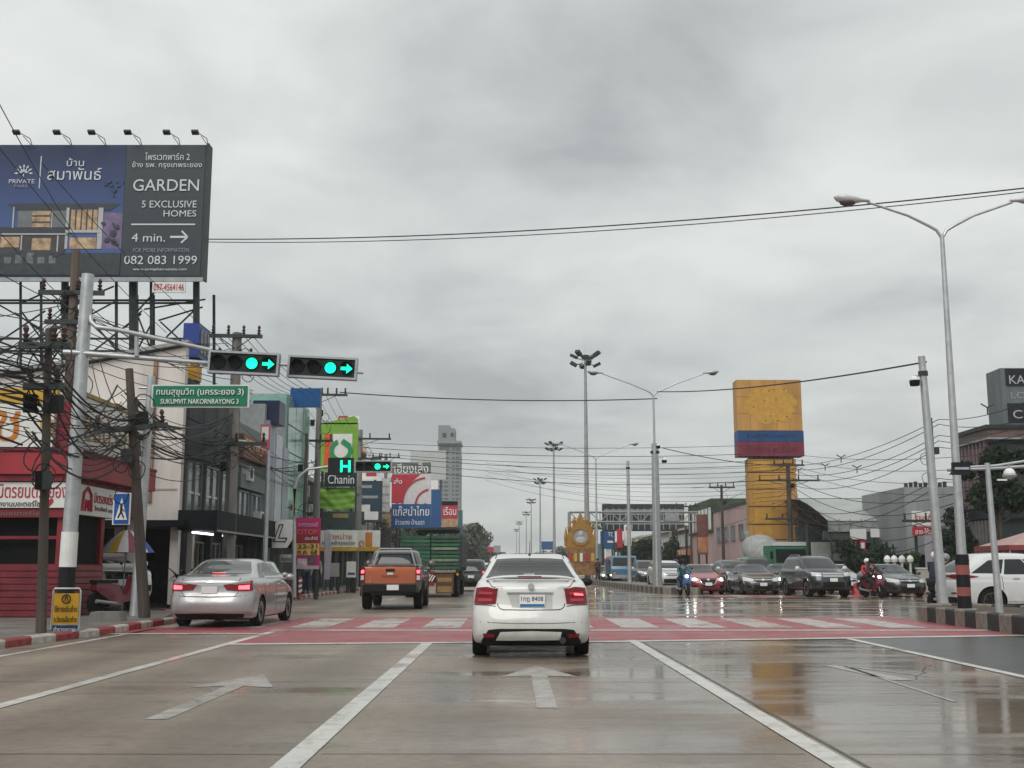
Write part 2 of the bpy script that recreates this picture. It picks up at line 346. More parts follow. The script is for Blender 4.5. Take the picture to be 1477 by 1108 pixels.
# ------------------------------------------------------------------ pavements and kerbs
PW = MB().sheet([(-40, -10, .13), (-8.6, -10, .13), (-8.25, 18.5, .13), (-8.0, 22, .13), (-8.05, 27, .13), (-8.9, 31, .13), (-11.2, 33, .13), (-40, 33, .13)])
struct('left_pavement', PW, PAVE)
struct('far_left_pavement', MB().sheet([(-40, 43.5, .13), (-10.2, 43.5, .13), (-9.0, 46, .13), (-8.95, 60, .13), (-9.1, 400, .13), (-40, 400, .13)]), PAVE)
struct('right_pavement', MB().sheet([(17.5, 500, .13), (17.4, 70, .13), (18.6, 66, .13), (26, 61, .13), (90, 58, .13), (90, 500, .13)]), PAVE)
KR = mat('red kerb paint', (.25, .045, .045), .65, var=.5, scale=6, bump=.3); KW = mat('white kerb paint', (.42, .39, .35), .65, var=.45, scale=6, bump=.3)
KB = mat('black kerb paint', (.03, .03, .032), .6, var=.4, scale=6, bump=.3); KC = mat('grimy kerb concrete', (.22, .20, .165), .75, var=.4, scale=4, bump=.4)
def kerb_run(name, label, path, ma, mbm, h=.16, w=.2, step=1.0, first=0):
    root = bpy.data.objects.new(name, None); COL.objects.link(root); root['kind'] = 'structure'
    pts = [Vector(p) for p in path]; i = first
    for a, b in zip(pts[:-1], pts[1:]):
        n = max(1, round((b - a).length / step)); 
        for k in range(n):
            p = a.lerp(b, k / n); q = a.lerp(b, (k + 1) / n); c = (p + q) / 2; d = q - p
            mb = MB(); l = d.length - .012; zt = h + random.uniform(-.006, .006)
            pr = [(-w / 2, 0), (-w / 2, zt - .03), (-w / 2 + .03, zt), (w / 2 - .03, zt), (w / 2, zt - .03), (w / 2, 0)]
            mb.prism(pr, lambda u, v, t_: (u, t_, v), (-l / 2, l / 2))
            o = mb.obj('kerb_stone', (ma, mbm)[i % 2], root); o.location = (c.x + random.uniform(-.008, .008), c.y, 0); o.rotation_euler = (0, 0, math.atan2(-d.x, d.y)); i += 1
    return root
kerb_run('left_kerb', '', [(-8.55, 4), (-8.3, 14), (-8.1, 19.5), (-7.85, 22), (-7.9, 27), (-8.6, 30.6), (-9.8, 32.6)], KR, KW, step=.9, h=.14)
kerb_run('far_left_kerb', '', [(-10.1, 43.6), (-8.9, 45.5), (-8.8, 60)], KR, KW, step=.55)
kerb_run('far_left_kerb', '', [(-8.8, 60.2), (-8.9, 110)], KR, KW, step=2.0)
SOIL = mat('median soil', (.085, .065, .05), .9, var=.4, scale=3, bump=.6)
# near right median: big black and white kerb blocks
mp_ = [(10.15, 4), (9.95, 22), (10.05, 28.3), (10.35, 29.6)]
kerb_run('right_median_kerb', '', [(9.9, 5), (9.78, 22), (9.95, 28.2), (10.6, 29.9), (11.9, 30.0), (12.4, 28.6)], KC, KB, h=.36, w=.24, step=.62)
kerb_run('right_median_kerb', '', [(12.5, 28.4), (12.5, 5)], KC, KB, h=.36, w=.24, step=.62)
struct('right_median_ground', MB().sheet([(9.95, 5, .31), (9.88, 22, .31), (10.0, 28.2, .31), (10.65, 29.8, .31), (11.85, 29.9, .31), (12.35, 28.5, .31), (12.4, 5, .31)]), SOIL)
# far median
kerb_run('far_right_kerb', '', [(40, 59.9), (26, 61), (18.6, 66), (17.4, 70), (17.4, 120)], KR, KW, step=1.6)
kerb_run('far_median_kerb', '', [(5.9, 140), (6.2, 100), (7.1, 66), (7.55, 57.4), (8.2, 56.2), (9.0, 56.3), (9.35, 57.6)], KC, mat('dark kerb concrete', (.085, .078, .068), .75, var=.4, scale=4), h=.34, w=.24, step=.7)
kerb_run('far_median_kerb', '', [(9.4, 58), (8.9, 80), (8.4, 140)], KC, KB, h=.34, w=.24, step=1.4)
struct('far_median_ground', MB().sheet([(4.9, 500, .3), (6.0, 140, .3), (6.3, 100, .3), (7.2, 66, .3), (7.65, 57.5, .3), (8.25, 56.35, .3), (8.95, 56.4, .3), (9.25, 57.7, .3), (8.3, 140, .3), (7.5, 500, .3)]), PAVE)
# ================================================================== vehicles
def catmull(rows, sub):
    out = []; n = len(rows)
    for i in range(n - 1):
        p0, p1, p2, p3 = rows[max(i - 1, 0)], rows[i], rows[i + 1], rows[min(i + 2, n - 1)]
        for k in range(sub):
            t = k / sub; o = []
            for a, b, c, d in zip(p0, p1, p2, p3):
                m1 = (c - a) / 2; m2 = (d - b) / 2
                lim = abs(c - b) * 1.6; m1 = max(-lim, min(lim, m1)); m2 = max(-lim, min(lim, m2))
                o.append((2 * t**3 - 3 * t**2 + 1) * b + (t**3 - 2 * t**2 + t) * m1 + (-2 * t**3 + 3 * t**2) * c + (t**3 - t**2) * m2)
            out.append(o)
    out.append(list(rows[-1])); return out
# rows: z, rear y, front y, half width, rear corner depth, front corner depth, squareness
def car_shell(rows, sub=4):
    rr = catmull(rows, sub); v = []; NQ, NS = 12, 14
    for (z, yr, yf, w, lr, lf, n) in rr:
        ring = []
        lr = min(lr, (yf - yr) * .45); lf = min(lf, (yf - yr) * .45)
        for i in range(NQ + 1):
            t = math.pi / 2 * i / NQ
            ring.append((w * max(0, math.sin(t)) ** (2 / n), yr + lr - lr * max(0, math.cos(t)) ** (2 / n)))
        for i in range(1, NS): 
            y = yr + lr + (yf - lf - yr - lr) * i / NS; ring.append((w, y))
        for i in range(NQ + 1):
            t = math.pi / 2 * (1 - i / NQ)
            ring.append((w * max(0, math.sin(t)) ** (2 / n), yf - lf + lf * max(0, math.cos(t)) ** (2 / n)))
        full = ring + [(-x, y) for x, y in reversed(ring[1:-1])]
        v.append([(x, y, z) for x, y in full])
    m = len(v[0]); V = [p for r in v for p in r]; Fs = []
    for i in range(len(v) - 1):
        for k in range(m): Fs.append((i * m + k, i * m + (k + 1) % m, (i + 1) * m + (k + 1) % m, (i + 1) * m + k))
    Fs.append(tuple(range(m - 1, -1, -1))); Fs.append(tuple((len(v) - 1) * m + k for k in range(m)))
    return V, Fs
def boolean(me, cutters):
    o = bpy.data.objects.new('tmp', me); COL.objects.link(o); tmp = [o]
    for c in cutters:
        co = bpy.data.objects.new('tmpc', c); COL.objects.link(co); tmp.append(co)
        md = o.modifiers.new('b', 'BOOLEAN'); md.operation = 'DIFFERENCE'; md.object = co; md.solver = 'EXACT'
    dg = bpy.context.evaluated_depsgraph_get(); dg.update()
    res = bpy.data.meshes.new_from_object(o.evaluated_get(dg))
    for t in tmp: bpy.data.objects.remove(t)
    return res
def shell_body(name, rows, paintm, wheels, wr, W, parent, sub=4, extra_cut=(), sill=.2, arch=1.16):
    V, Fs = car_shell(rows, sub)
    mb = MB(); mb.add(V, Fs); me = mb.mesh(name, None)
    cut = []
    for y in wheels:
        for s in (-1, 1):
            c = MB().cyl((s * (W / 2 - .30), y, wr), (s * (W / 2 + .2), y, wr), wr * arch, n=28); cut.append(c.mesh('c', None))
    for (a, b_, c_, d_, e_, f_) in extra_cut: cut.append(MB().bb(a, b_, c_, d_, e_, f_).mesh('c', None))
    me = boolean(me, cut); me.name = name
    bvh = BVHTree.FromPolygons([v.co[:] for v in me.vertices], [p.vertices[:] for p in me.polygons])
    me.materials.clear(); me.materials.append(paintm); me.materials.append(M['black'])
    for p in me.polygons:
        c = p.center; d = False
        for y in wheels:
            r = math.hypot(c.y - y, c.z - wr)
            if r < wr * arch * 1.02 and (abs(p.normal.x) < .5 or abs(c.x) < W / 2 - .2): d = True
        if c.z < sill and p.normal.z < -.6: d = True
        for (a, b_, c_, d_, e_, f_) in extra_cut:
            if a - .01 < c.x < b_ + .01 and c_ - .01 < c.y < d_ + .01 and e_ - .01 < c.z < f_ - .001 and p.normal.z < 2: d = True
        p.material_index = 1 if d else 0
    me.shade_smooth(); me.set_sharp_from_angle(angle=R(38))
    o = link(name, me, parent)
    return o, bvh
AX = dict(rear=((0, -6, 0), (0, 1, 0)), front=((0, 12, 0), (0, -1, 0)), right=((6, 0, 0), (-1, 0, 0)), left=((-6, 0, 0), (1, 0, 0)), top=((0, 0, 6), (0, 0, -1)))
def resample(pts, n):
    pts = [Vector(p) for p in pts]; ls = [0]
    for a, b in zip(pts[:-1], pts[1:]): ls.append(ls[-1] + (b - a).length)
    out = []
    for i in range(n + 1):
        s = ls[-1] * i / n; k = 0
        while k < len(ls) - 2 and ls[k + 1] < s: k += 1
        t = 0 if ls[k + 1] == ls[k] else (s - ls[k]) / (ls[k + 1] - ls[k]); out.append(pts[k].lerp(pts[k + 1], t))
    return out
def patch(name, bvh, view, top, bot, m, parent, off=.006, n=12, k=5, thick=.02, mirror=False):
    """a shaped piece laid on the body: the region between two polylines given in that view"""
    o0, d = AX[view]; d = Vector(d)
    T = resample(top, n); B = resample(bot, n); outs = []
    for sgn in ((1, -1) if mirror else (1,)):
        vs = {}; 
        for i in range(n + 1):
            for j in range(k + 1):
                q = T[i].lerp(B[i], j / k)
                if view in ('rear', 'front'): o = Vector((q[0] * sgn, o0[1], q[1]))
                elif view in ('right', 'left'): o = Vector((o0[0] * sgn, q[0], q[1]))
                else: o = Vector((q[0] * sgn, q[1], o0[2]))
                dd = Vector((d.x * sgn, d.y, d.z)) if view in ('right', 'left') else d
                h, nn, _, _ = bvh.ray_cast(o, dd)
                if h is None: continue
                if nn.dot(dd) > 0: nn = -nn
                vs[(i, j)] = (h + nn * off, h - nn * thick)
        idx = {}; V = []
        for key, (a, b) in vs.items(): idx[key] = len(V); V += [a, b]
        Fs = []; edges = {}
        for i in range(n):
            for j in range(k):
                q = [(i, j), (i + 1, j), (i + 1, j + 1), (i, j + 1)]
                if all(z in idx for z in q):
                    ii = [idx[z] for z in q]
                    if max((Vector(V[ii[a]]) - Vector(V[ii[(a + 1) % 4]])).length for a in range(4)) > .9: continue
                    Fs.append(tuple(ii)); Fs.append(tuple(z + 1 for z in reversed(ii)))
                    for a in range(4):
                        e_ = (ii[a], ii[(a + 1) % 4]); 
                        if (e_[1], e_[0]) in edges: edges.pop((e_[1], e_[0]))
                        else: edges[e_] = 1
        for a, b in edges: Fs.append((b, a, a + 1, b + 1))
        mb = MB(); mb.add(V, Fs)
        if not Fs: continue
        outs.append(mb.obj(name, m, parent, smooth=35))
    return outs
def line_patch(name, bvh, view, pts, w, m, parent, mirror=False, off=.003, n=None):
    """a thin groove or trim line following the body"""
    P_ = [Vector(p) for p in pts]; up = []; dn = []
    for i, p in enumerate(P_):
        d = (P_[min(i + 1, len(P_) - 1)] - P_[max(i - 1, 0)]).normalized(); q = Vector((-d.y, d.x)) * w / 2; up.append(p + q); dn.append(p - q)
    return patch(name, bvh, view, up, dn, m, parent, off, n or max(8, len(pts) * 3), 1, .006, mirror)
_wh = {}
def wheel_meshes(r, w, rimm, spokes=5):
    key = (r, w, rimm.name, spokes)
    if key in _wh: return _wh[key]
    ri = r * .66
    t = MB().lathe([(ri, -w * .42), (r * .93, -w * .5), (r * .985, -w * .40), (r, -w * .2), (r, w * .2), (r * .985, w * .40), (r * .93, w * .5), (ri, w * .42)], 32, axis='X').mesh('wheel', M['rubber'], 35)
    # rim: barrel + spokes, outer face at +x
    b = MB().lathe([(ri * .98, -w * .38), (ri * 1.01, w * .43), (ri * .93, w * .43), (ri * .90, w * .18)], 28, axis='X')
    b.lathe([(ri * .22, w * .15), (ri * .2, w * .38), (ri * .05, w * .40)], 12, axis='X')
    for i in range(spokes):
        a = 2 * math.pi * i / spokes; ca, sa = math.cos(a), math.sin(a)
        for dd in (-.5, .5):
            p0 = Vector((w * .34, ri * .18 * ca, ri * .18 * sa)); a2 = a + dd * .32
            p1 = Vector((w * .38, ri * .93 * math.cos(a2), ri * .93 * math.sin(a2))); b.cyl(p0, p1, ri * .075, ri * .06, 6)
    b = b.mesh('rim', rimm, 35)
    dk = MB().lathe([(ri * .9, w * .06), (ri * .9, w * .1)], 20, axis='X').mesh('brake_disc', M['dark'])
    _wh[key] = (t, b, dk); return _wh[key]
def add_wheels(root, ys, tr, r, w=.21, rimm=None, spokes=5):
    t, b, dk = wheel_meshes(r, w, rimm or M['alu'], spokes)
    for y in ys:
        for s in (-1, 1):
            o = link('wheel', t, root, (s * (tr - w / 2), y, r)); 
            if s < 0: o.rotation_euler = (0, 0, math.pi)
            link('rim', b, o); link('brake_disc', dk, o)
def mirror_mesh(side, h=.11, w=.2):
    mb = MB(); mb.ball((side * w * .5, 0, 0), 1, 10, 6, (w * .55, .07, h * .62)); mb.box((-side * .03, .01, -.03), (.10, .05, .04)); return mb
def under(root, W, L, z=.16):
    MB().bb(-W / 2 + .22, W / 2 - .22, .35, L - .5, z, z + .1).obj('underbody', M['black'], root)
def plate(root, loc, txt, face='-Y', w=.36, h=.17, prov=True):
    rz = 0 if face == '-Y' else math.pi
    p = MB().box((0, 0, 0), (w, .012, h)).obj('licence_plate', M['plate'], root, loc=loc); p.rotation_euler = (0, 0, rz)
    if txt: text(txt, mat('plate ink', (.02, .02, .03), .5, var=0), p, (0, -.008, .02), w=w * .86, h=h * .46, ext=.002)
    if prov: MB().box((0, -.0075, -h * .37), (w * .96, .004, h * .2)).obj('plate_strip', mat('plate blue', (.02, .16, .38), .4, var=0), p)
    return p
def sedan_rows(L=4.42, W=1.70, H=1.47, deck=1.05, trunk=.45, hood=1.17, belt=.93, nose=.70, rise=.0):
    w = W / 2; f = L
    return [(.17, .28, L - .30, w * .86, .5, .6, 4), (.22, .12, L - .12, w * .95, .5, .7, 4), (.34, .02, L - .02, w * .985, .5, .8, 3.6), (.50, .0, L, w, .55, .85, 3.4),
            (.62, .03, L - .03, w * .998, .5, .85, 3.4), (.74, .07, L - .13, w * .99, .5, .9, 3.3), (nose + .12, .08, L - .32, w * .98, .5, .9, 3.2), (.90, .085, L - hood * .62, w * .972, .5, .8, 3.4), (.965, .095, L - hood * .95, w * .955, .5, .6, 3.6),
            (1.015, .125, L - hood * 1.10, w * .925, .45, .6, 3.4), (deck, .20, L - hood * 1.17, w * .90, .45, .6, 3.4), (deck + .03, trunk * .78, L - hood * 1.22, w * .87, .4, .6, 3.2), (deck + .06, trunk * 1.12, L - hood * 1.28, w * .855, .45, .7, 3.2),
            (1.20, trunk * 1.12 + .24, L - hood - .62, w * .81, .5, .7, 3.2), (H - .14, trunk * 1.12 + .56, L - hood - .92, w * .745, .5, .7, 3.2), (H - .065, trunk * 1.12 + .78, L - hood - 1.10, w * .69, .5, .7, 3.0),
            (H - .025, trunk * 1.12 + .98, L - hood - 1.26, w * .61, .5, .6, 2.8), (H - .006, trunk * 1.12 + 1.16, L - hood - 1.42, w * .48, .4, .5, 2.6), (H, trunk * 1.12 + 1.3, L - hood - 1.56, w * .30, .3, .4, 2.4)]
SEAM = M['dark']
def side_glass(bvh, root, yr0, yf0, zb, zt, yr1, yf1, mirror=True, split=None, pill=.07):
    """side windows: lower edge yr0..yf0 at zb, upper edge yr1..yf1 at zt, cut by pillars at split"""
    cuts = [0] + (split or [.36, .66]) + [1]
    for a, b in zip(cuts[:-1], cuts[1:]):
        e_ = pill / 2 / (yf0 - yr0); a2 = a + (e_ if a > 0 else 0); b2 = b - (e_ if b < 1 else 0)
        l = lambda t: (yr0 + (yf0 - yr0) * t, zb + .0); u = lambda t: (yr1 + (yf1 - yr1) * t, zt - .035 * abs(2 * t - 1) ** 2)
        if a == 0: l = lambda t: (yr0 + (yf0 - yr0) * t, zb + .03 * (1 - t) )
        tt = [a2 + (b2 - a2) * i / 6 for i in range(7)]
        # pillars stand nearly upright: blend the upper row towards the lower one
        patch('side_window', bvh, 'right', [u(t) for t in tt], [l(t) for t in tt], M['glass'], root, .004, 10, 4, .01, mirror)
def doors(bvh, root, ys, z0, z1, mirror=True):
    for y in ys: line_patch('door_seam', bvh, 'right', [(y, z1), (y + .02, (z0 + z1) / 2), (y, z0)], .012, SEAM, root, mirror)
def handles(bvh, root, ys, z, m, mirror=True):
    for y in ys: patch('door_handle', bvh, 'right', [(y, z + .016), (y + .17, z + .018)], [(y, z - .014), (y + .17, z - .014)], m, root, .028, 6, 2, .0, mirror)

def mottled(m):  # mixes in an uneven brown tone, stronger towards the bottom, plus fine bumps
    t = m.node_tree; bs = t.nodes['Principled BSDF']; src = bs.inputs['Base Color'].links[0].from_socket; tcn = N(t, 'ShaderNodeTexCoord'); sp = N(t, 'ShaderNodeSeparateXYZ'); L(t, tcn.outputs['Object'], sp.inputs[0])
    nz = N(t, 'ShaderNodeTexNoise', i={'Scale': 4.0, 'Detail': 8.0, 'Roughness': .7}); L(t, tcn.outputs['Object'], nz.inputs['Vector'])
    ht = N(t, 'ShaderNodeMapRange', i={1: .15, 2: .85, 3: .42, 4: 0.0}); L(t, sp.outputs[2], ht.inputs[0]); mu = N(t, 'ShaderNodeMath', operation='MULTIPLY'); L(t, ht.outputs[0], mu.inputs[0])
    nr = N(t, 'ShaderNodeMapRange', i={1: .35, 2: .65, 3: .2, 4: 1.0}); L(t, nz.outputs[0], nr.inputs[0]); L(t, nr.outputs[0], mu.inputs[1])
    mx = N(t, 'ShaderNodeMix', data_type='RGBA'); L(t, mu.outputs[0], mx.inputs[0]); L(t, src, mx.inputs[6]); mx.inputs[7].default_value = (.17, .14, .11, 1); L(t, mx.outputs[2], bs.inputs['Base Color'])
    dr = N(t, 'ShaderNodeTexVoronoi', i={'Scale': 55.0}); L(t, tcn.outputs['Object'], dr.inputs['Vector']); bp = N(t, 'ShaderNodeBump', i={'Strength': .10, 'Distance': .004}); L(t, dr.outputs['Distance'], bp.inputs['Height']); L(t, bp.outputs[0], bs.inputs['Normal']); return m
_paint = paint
def paint(name, col, metal=0.0): return _M[name] if name in _M else mottled(_paint(name, col, metal))
# ---- the white sedan straight ahead ------------------------------------------------
def white_sedan():
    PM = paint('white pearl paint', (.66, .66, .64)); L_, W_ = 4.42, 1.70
    t = thing('parked_sedan', 'white sedan with a boot spoiler and roof aerial stopped straight ahead on the crossing', 'car', (.27, 16.35, 0))
    t.name = 'sedan_car'
    rows = sedan_rows(L_, W_, 1.48, 1.06, .46)
    b, bv = shell_body('body', rows, PM, (.86, 3.42), .30, W_, t, 5)
    add_wheels(t, (.86, 3.42), .845, .30, .20); under(t, W_, L_)
    patch('rear_window', bv, 'rear', [(-.50, 1.385), (-.25, 1.40), (.25, 1.40), (.50, 1.385)], [(-.635, 1.125), (-.3, 1.118), (.3, 1.118), (.635, 1.125)], M['glass'], t, .006, 14, 6)
    for k in range(9): line_patch('defogger_line', bv, 'rear', [(-.50 - .010 * k, 1.345 - k * .022), (.50 + .010 * k, 1.345 - k * .022)], .0035, mat('defogger brown', (.07, .055, .045), .4, var=0), t, off=.0075, n=14)
    line_patch('window_sticker', bv, 'rear', [(-.10, 1.155), (.06, 1.158)], .022, mat('pale sticker', (.32, .32, .32), .5, var=.6, scale=60), t, off=.009, n=4)
    line_patch('window_seal', bv, 'rear', [(-.645, 1.118), (-.3, 1.108), (.3, 1.108), (.645, 1.118)], .014, M['black'], t, off=.007, n=16)
    patch('windscreen', bv, 'front', [(-.50, 1.40), (.50, 1.40)], [(-.66, 1.09), (.66, 1.09)], M['glass'], t, .006, 14, 6)
    side_glass(bv, t, .80, 3.05, 1.02, 1.385, 1.30, 2.35)
    # lamps
    for s in (1, -1):
        o = patch('tail_light', bv, 'rear', [(s * .47, .955), (s * .62, .985), (s * .765, .972)], [(s * .50, .755), (s * .66, .748), (s * .80, .752)], M['redlens'], t, .016, 10, 6, .02)[0]
        patch('clear_lens', bv, 'rear', [(s * .535, .918), (s * .72, .925)], [(s * .545, .885), (s * .735, .888)], mat('pink lens', (.40, .06, .08), .2, var=0), o, .021, 6, 3, .0)
        patch('clear_lens', bv, 'rear', [(s * .545, .83), (s * .73, .83)], [(s * .55, .79), (s * .74, .79)], mat('pink lens', (.40, .06, .08), .2, var=0), o, .021, 6, 3, .0)
        patch('reflector', bv, 'rear', [(s * .51, .335), (s * .67, .35)], [(s * .52, .295), (s * .66, .31)], M['redlens'], t, .022, 6, 2, .0)
        line_patch('boot_seam', bv, 'rear', [(s * .475, .76), (s * .46, .70), (s * .40, .675), (0, .67)], .011, SEAM, t)
        line_patch('boot_seam', bv, 'rear', [(s * .47, .96), (s * .56, 1.0), (s * .60, 1.06)], .010, SEAM, t)
    patch('lit_brake_lens', bv, 'rear', [(.60, .905), (.72, .895)], [(.61, .875), (.73, .87)], M['brake'], t, .024, 5, 2, .0)
    line_patch('bumper_seam', bv, 'rear', [(-.80, .74), (-.6, .735), (-.50, .72)], .01, SEAM, t, True)
    line_patch('bumper_crease', bv, 'rear', [(-.72, .505), (-.3, .49), (.3, .49), (.72, .505)], .012, mat('crease shade grey', (.2, .2, .2), .5), t)  # no groove here: the shade along the crease is drawn as a grey line
    patch('number_plate_recess', bv, 'rear', [(-.33, .905), (.30, .905)], [(-.27, .705), (.30, .69)], paint('shaded recess white', (.46, .46, .45)), t, .003, 8, 4, .0)  # flat patch: the shade of the recess is put into this darker white
    line_patch('recess_edge', bv, 'rear', [(-.34, .908), (.31, .908)], .02, M['steel'], t, off=.02)
    plate(t, (.015, .055, .80), '1กฎ 8408')
    MB().lathe([(.046, -.006), (.046, .006)], 20, (0, .055, 1.0), 'Y').obj('badge', M['chrome'], t)
    text('CITY', M['chrome'], t, (-.48, .085, .985), w=.17, h=.032, ext=.003); text('i-VTEC', mat('grey emblem', (.25, .25, .25), .3, .5), t, (.44, .085, .985), w=.13, h=.028, ext=.003)
    # lower bumper: black diffuser with a painted bar
    patch('diffuser', bv, 'rear', [(-.70, .245), (-.60, .40), (-.45, .415), (.45, .415), (.60, .40), (.70, .245)], [(-.70, .20), (-.55, .19), (-.3, .19), (.3, .19), (.55, .19), (.70, .20)], M['black'], t, .008, 26, 6, .0)
    patch('diffuser_bar', bv, 'rear', [(-.43, .372), (0, .385), (.42, .372)], [(-.49, .272), (0, .275), (.40, .28)], PM, t, .035, 16, 4, .01)
    MB().cyl((.44, -.01, .255), (.44, .25, .26), .045, n=14).obj('exhaust_pipe', M['dsteel'], t)
    # spoiler
    sp = MB(); n = 16; V = []; 
    for i in range(n + 1):
        x = -.64 + 1.28 * i / n; a = abs(x) / .64; z = 1.135 - .045 * a ** 4 + .0; y = .19 + .10 * a ** 3
        V += [(x, y - .035, z), (x, y + .02, z + .022), (x, y + .12, z + .006), (x, y + .10, z - .014), (x, y - .01, z - .018)]
    Fs = [(i * 5 + k, i * 5 + (k + 1) % 5, (i + 1) * 5 + (k + 1) % 5, (i + 1) * 5 + k) for i in range(n) for k in range(5)] + [(4, 3, 2, 1, 0), tuple(n * 5 + k for k in range(5))]
    sp.add(V, Fs); sp.bb(-.60, -.54, .24, .34, 1.05, 1.12); sp.bb(.54, .60, .24, .34, 1.05, 1.12); spo = sp.obj('spoiler', PM, t, 40)
    MB().box((-.02, .146, 1.134), (.34, .016, .018)).obj('brake_lamp', M['redlens'], spo)
    ant = MB(); ant.cyl((0, 1.45, 1.44), (-.0, 1.39, 1.66), .006, .003, 6); ant.lathe([(.03, 0), (.012, .03)], 8, (0, 1.46, 1.44)); ant.obj('aerial', M['black'], t)
    doors(bv, t, (1.0, 2.05, 3.15), .3, .96); handles(bv, t, (1.35, 2.35), .88, PM)
    for s in (-1, 1):
        m_ = mirror_mesh(s); m_.obj('wing_mirror', M['black'], t, 40, loc=(s * .86, 2.88, 1.03))
    # roof rear-edge gutter lines
    for s in (1, -1): line_patch('roof_seam', bv, 'top', [(s * .52, 1.35), (s * .50, 1.8), (s * .50, 2.2)], .014, SEAM, t)
    return t
white_sedan()

# ---- silver sedan in the left lane ---------------------------------------------------
def silver_sedan(loc, rz, label, detail=True, nm='silver_sedan'):
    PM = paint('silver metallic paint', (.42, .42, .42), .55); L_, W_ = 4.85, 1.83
    t = thing(nm, label, 'car', loc, rz)
    rows = sedan_rows(L_, W_, 1.48, 1.07, .62, 1.2)
    b, bv = shell_body('body', rows, PM, (1.02, 3.85), .325, W_, t, 5)
    add_wheels(t, (1.02, 3.85), .905, .325, .21, spokes=10); under(t, W_, L_, .2)
    patch('rear_window', bv, 'rear', [(-.52, 1.395), (-.25, 1.41), (.25, 1.41), (.52, 1.395)], [(-.68, 1.135), (-.3, 1.125), (.3, 1.125), (.68, 1.135)], mat('tinted rear glass', (.07, .075, .075), .06, spec=.8), t, .006, 14, 6)
    patch('windscreen', bv, 'front', [(-.52, 1.40), (.52, 1.40)], [(-.70, 1.12), (.70, 1.12)], M['glass'], t, .006, 14, 6)
    side_glass(bv, t, .98, 3.55, 1.02, 1.385, 1.52, 2.55, split=[.22, .60])
    line_patch('chrome_trim', bv, 'right', [(1.0, 1.035), (2.0, 1.005), (3.55, 1.0)], .018, M['chrome'], t, True)
    MB().box((0, .80, 1.145), (.30, .06, .03)).obj('brake_lamp', M['brake'], t)
    for s in (1, -1):
        o = patch('tail_light', bv, 'rear', [(s * .28, .905), (s * .45, .925), (s * .62, .955), (s * .84, .99)], [(s * .36, .79), (s * .55, .775), (s * .70, .77), (s * .86, .775)], M['redlens'], t, .014, 14, 6, .02)[0]
        patch('clear_lens', bv, 'rear', [(s * .50, .935), (s * .60, .955), (s * .80, .98)], [(s * .48, .905), (s * .6, .915), (s * .82, .93)], mat('smoked lens', (.28, .2, .2), .12, var=0), o, .018, 8, 3, .0)
        patch('lit_brake_lens', bv, 'rear', [(s * .60, .885), (s * .80, .90)], [(s * .60, .81), (s * .80, .81)], M['brake'], o, .020, 8, 3, .0)
        line_patch('boot_seam', bv, 'rear', [(s * .62, 1.05), (s * .60, .96), (s * .60, .74), (s * .54, .66), (0, .655)], .012, SEAM, t)
    line_patch('boot_trim', bv, 'rear', [(-.45, .90), (.45, .90)], .022, M['chrome'], t, off=.012)
    patch('badge', bv, 'rear', [(-.06, .985), (.06, .985)], [(-.06, .935), (.06, .935)], M['chrome'], t, .012, 6, 3, .0)
    plate(t, (0, .055, .80), '', w=.34, h=.15, prov=False)
    patch('bumper_lower', bv, 'rear', [(-.74, .30), (0, .31), (.74, .30)], [(-.70, .19), (0, .19), (.70, .19)], M['black'], t, .006, 12, 3, .0)
    line_patch('bumper_seam', bv, 'rear', [(-.87, .70), (-.5, .655), (0, .645), (.5, .655), (.87, .70)], .010, SEAM, t)
    doors(bv, t, (1.28, 2.40, 3.62), .3, 1.0); handles(bv, t, (1.62, 2.72), .90, M['chrome'])
    line_patch('sill_trim', bv, 'right', [(1.5, .27), (3.4, .27)], .03, M['chrome'], t, True)
    for s in (-1, 1): mirror_mesh(s, .13, .2).obj('wing_mirror', PM, t, 40, loc=(s * .92, 3.3, 1.05))
    return t
silver_sedan((-6.42, 24.6, 0), R(-1), 'silver sedan with lit brake lights in the left lane beside the kerb')
silver_sedan((-7.32, 32.9, 0), R(14), 'second silver car, turning left ahead of the braking silver sedan and mostly hidden by it', nm='silver_car')

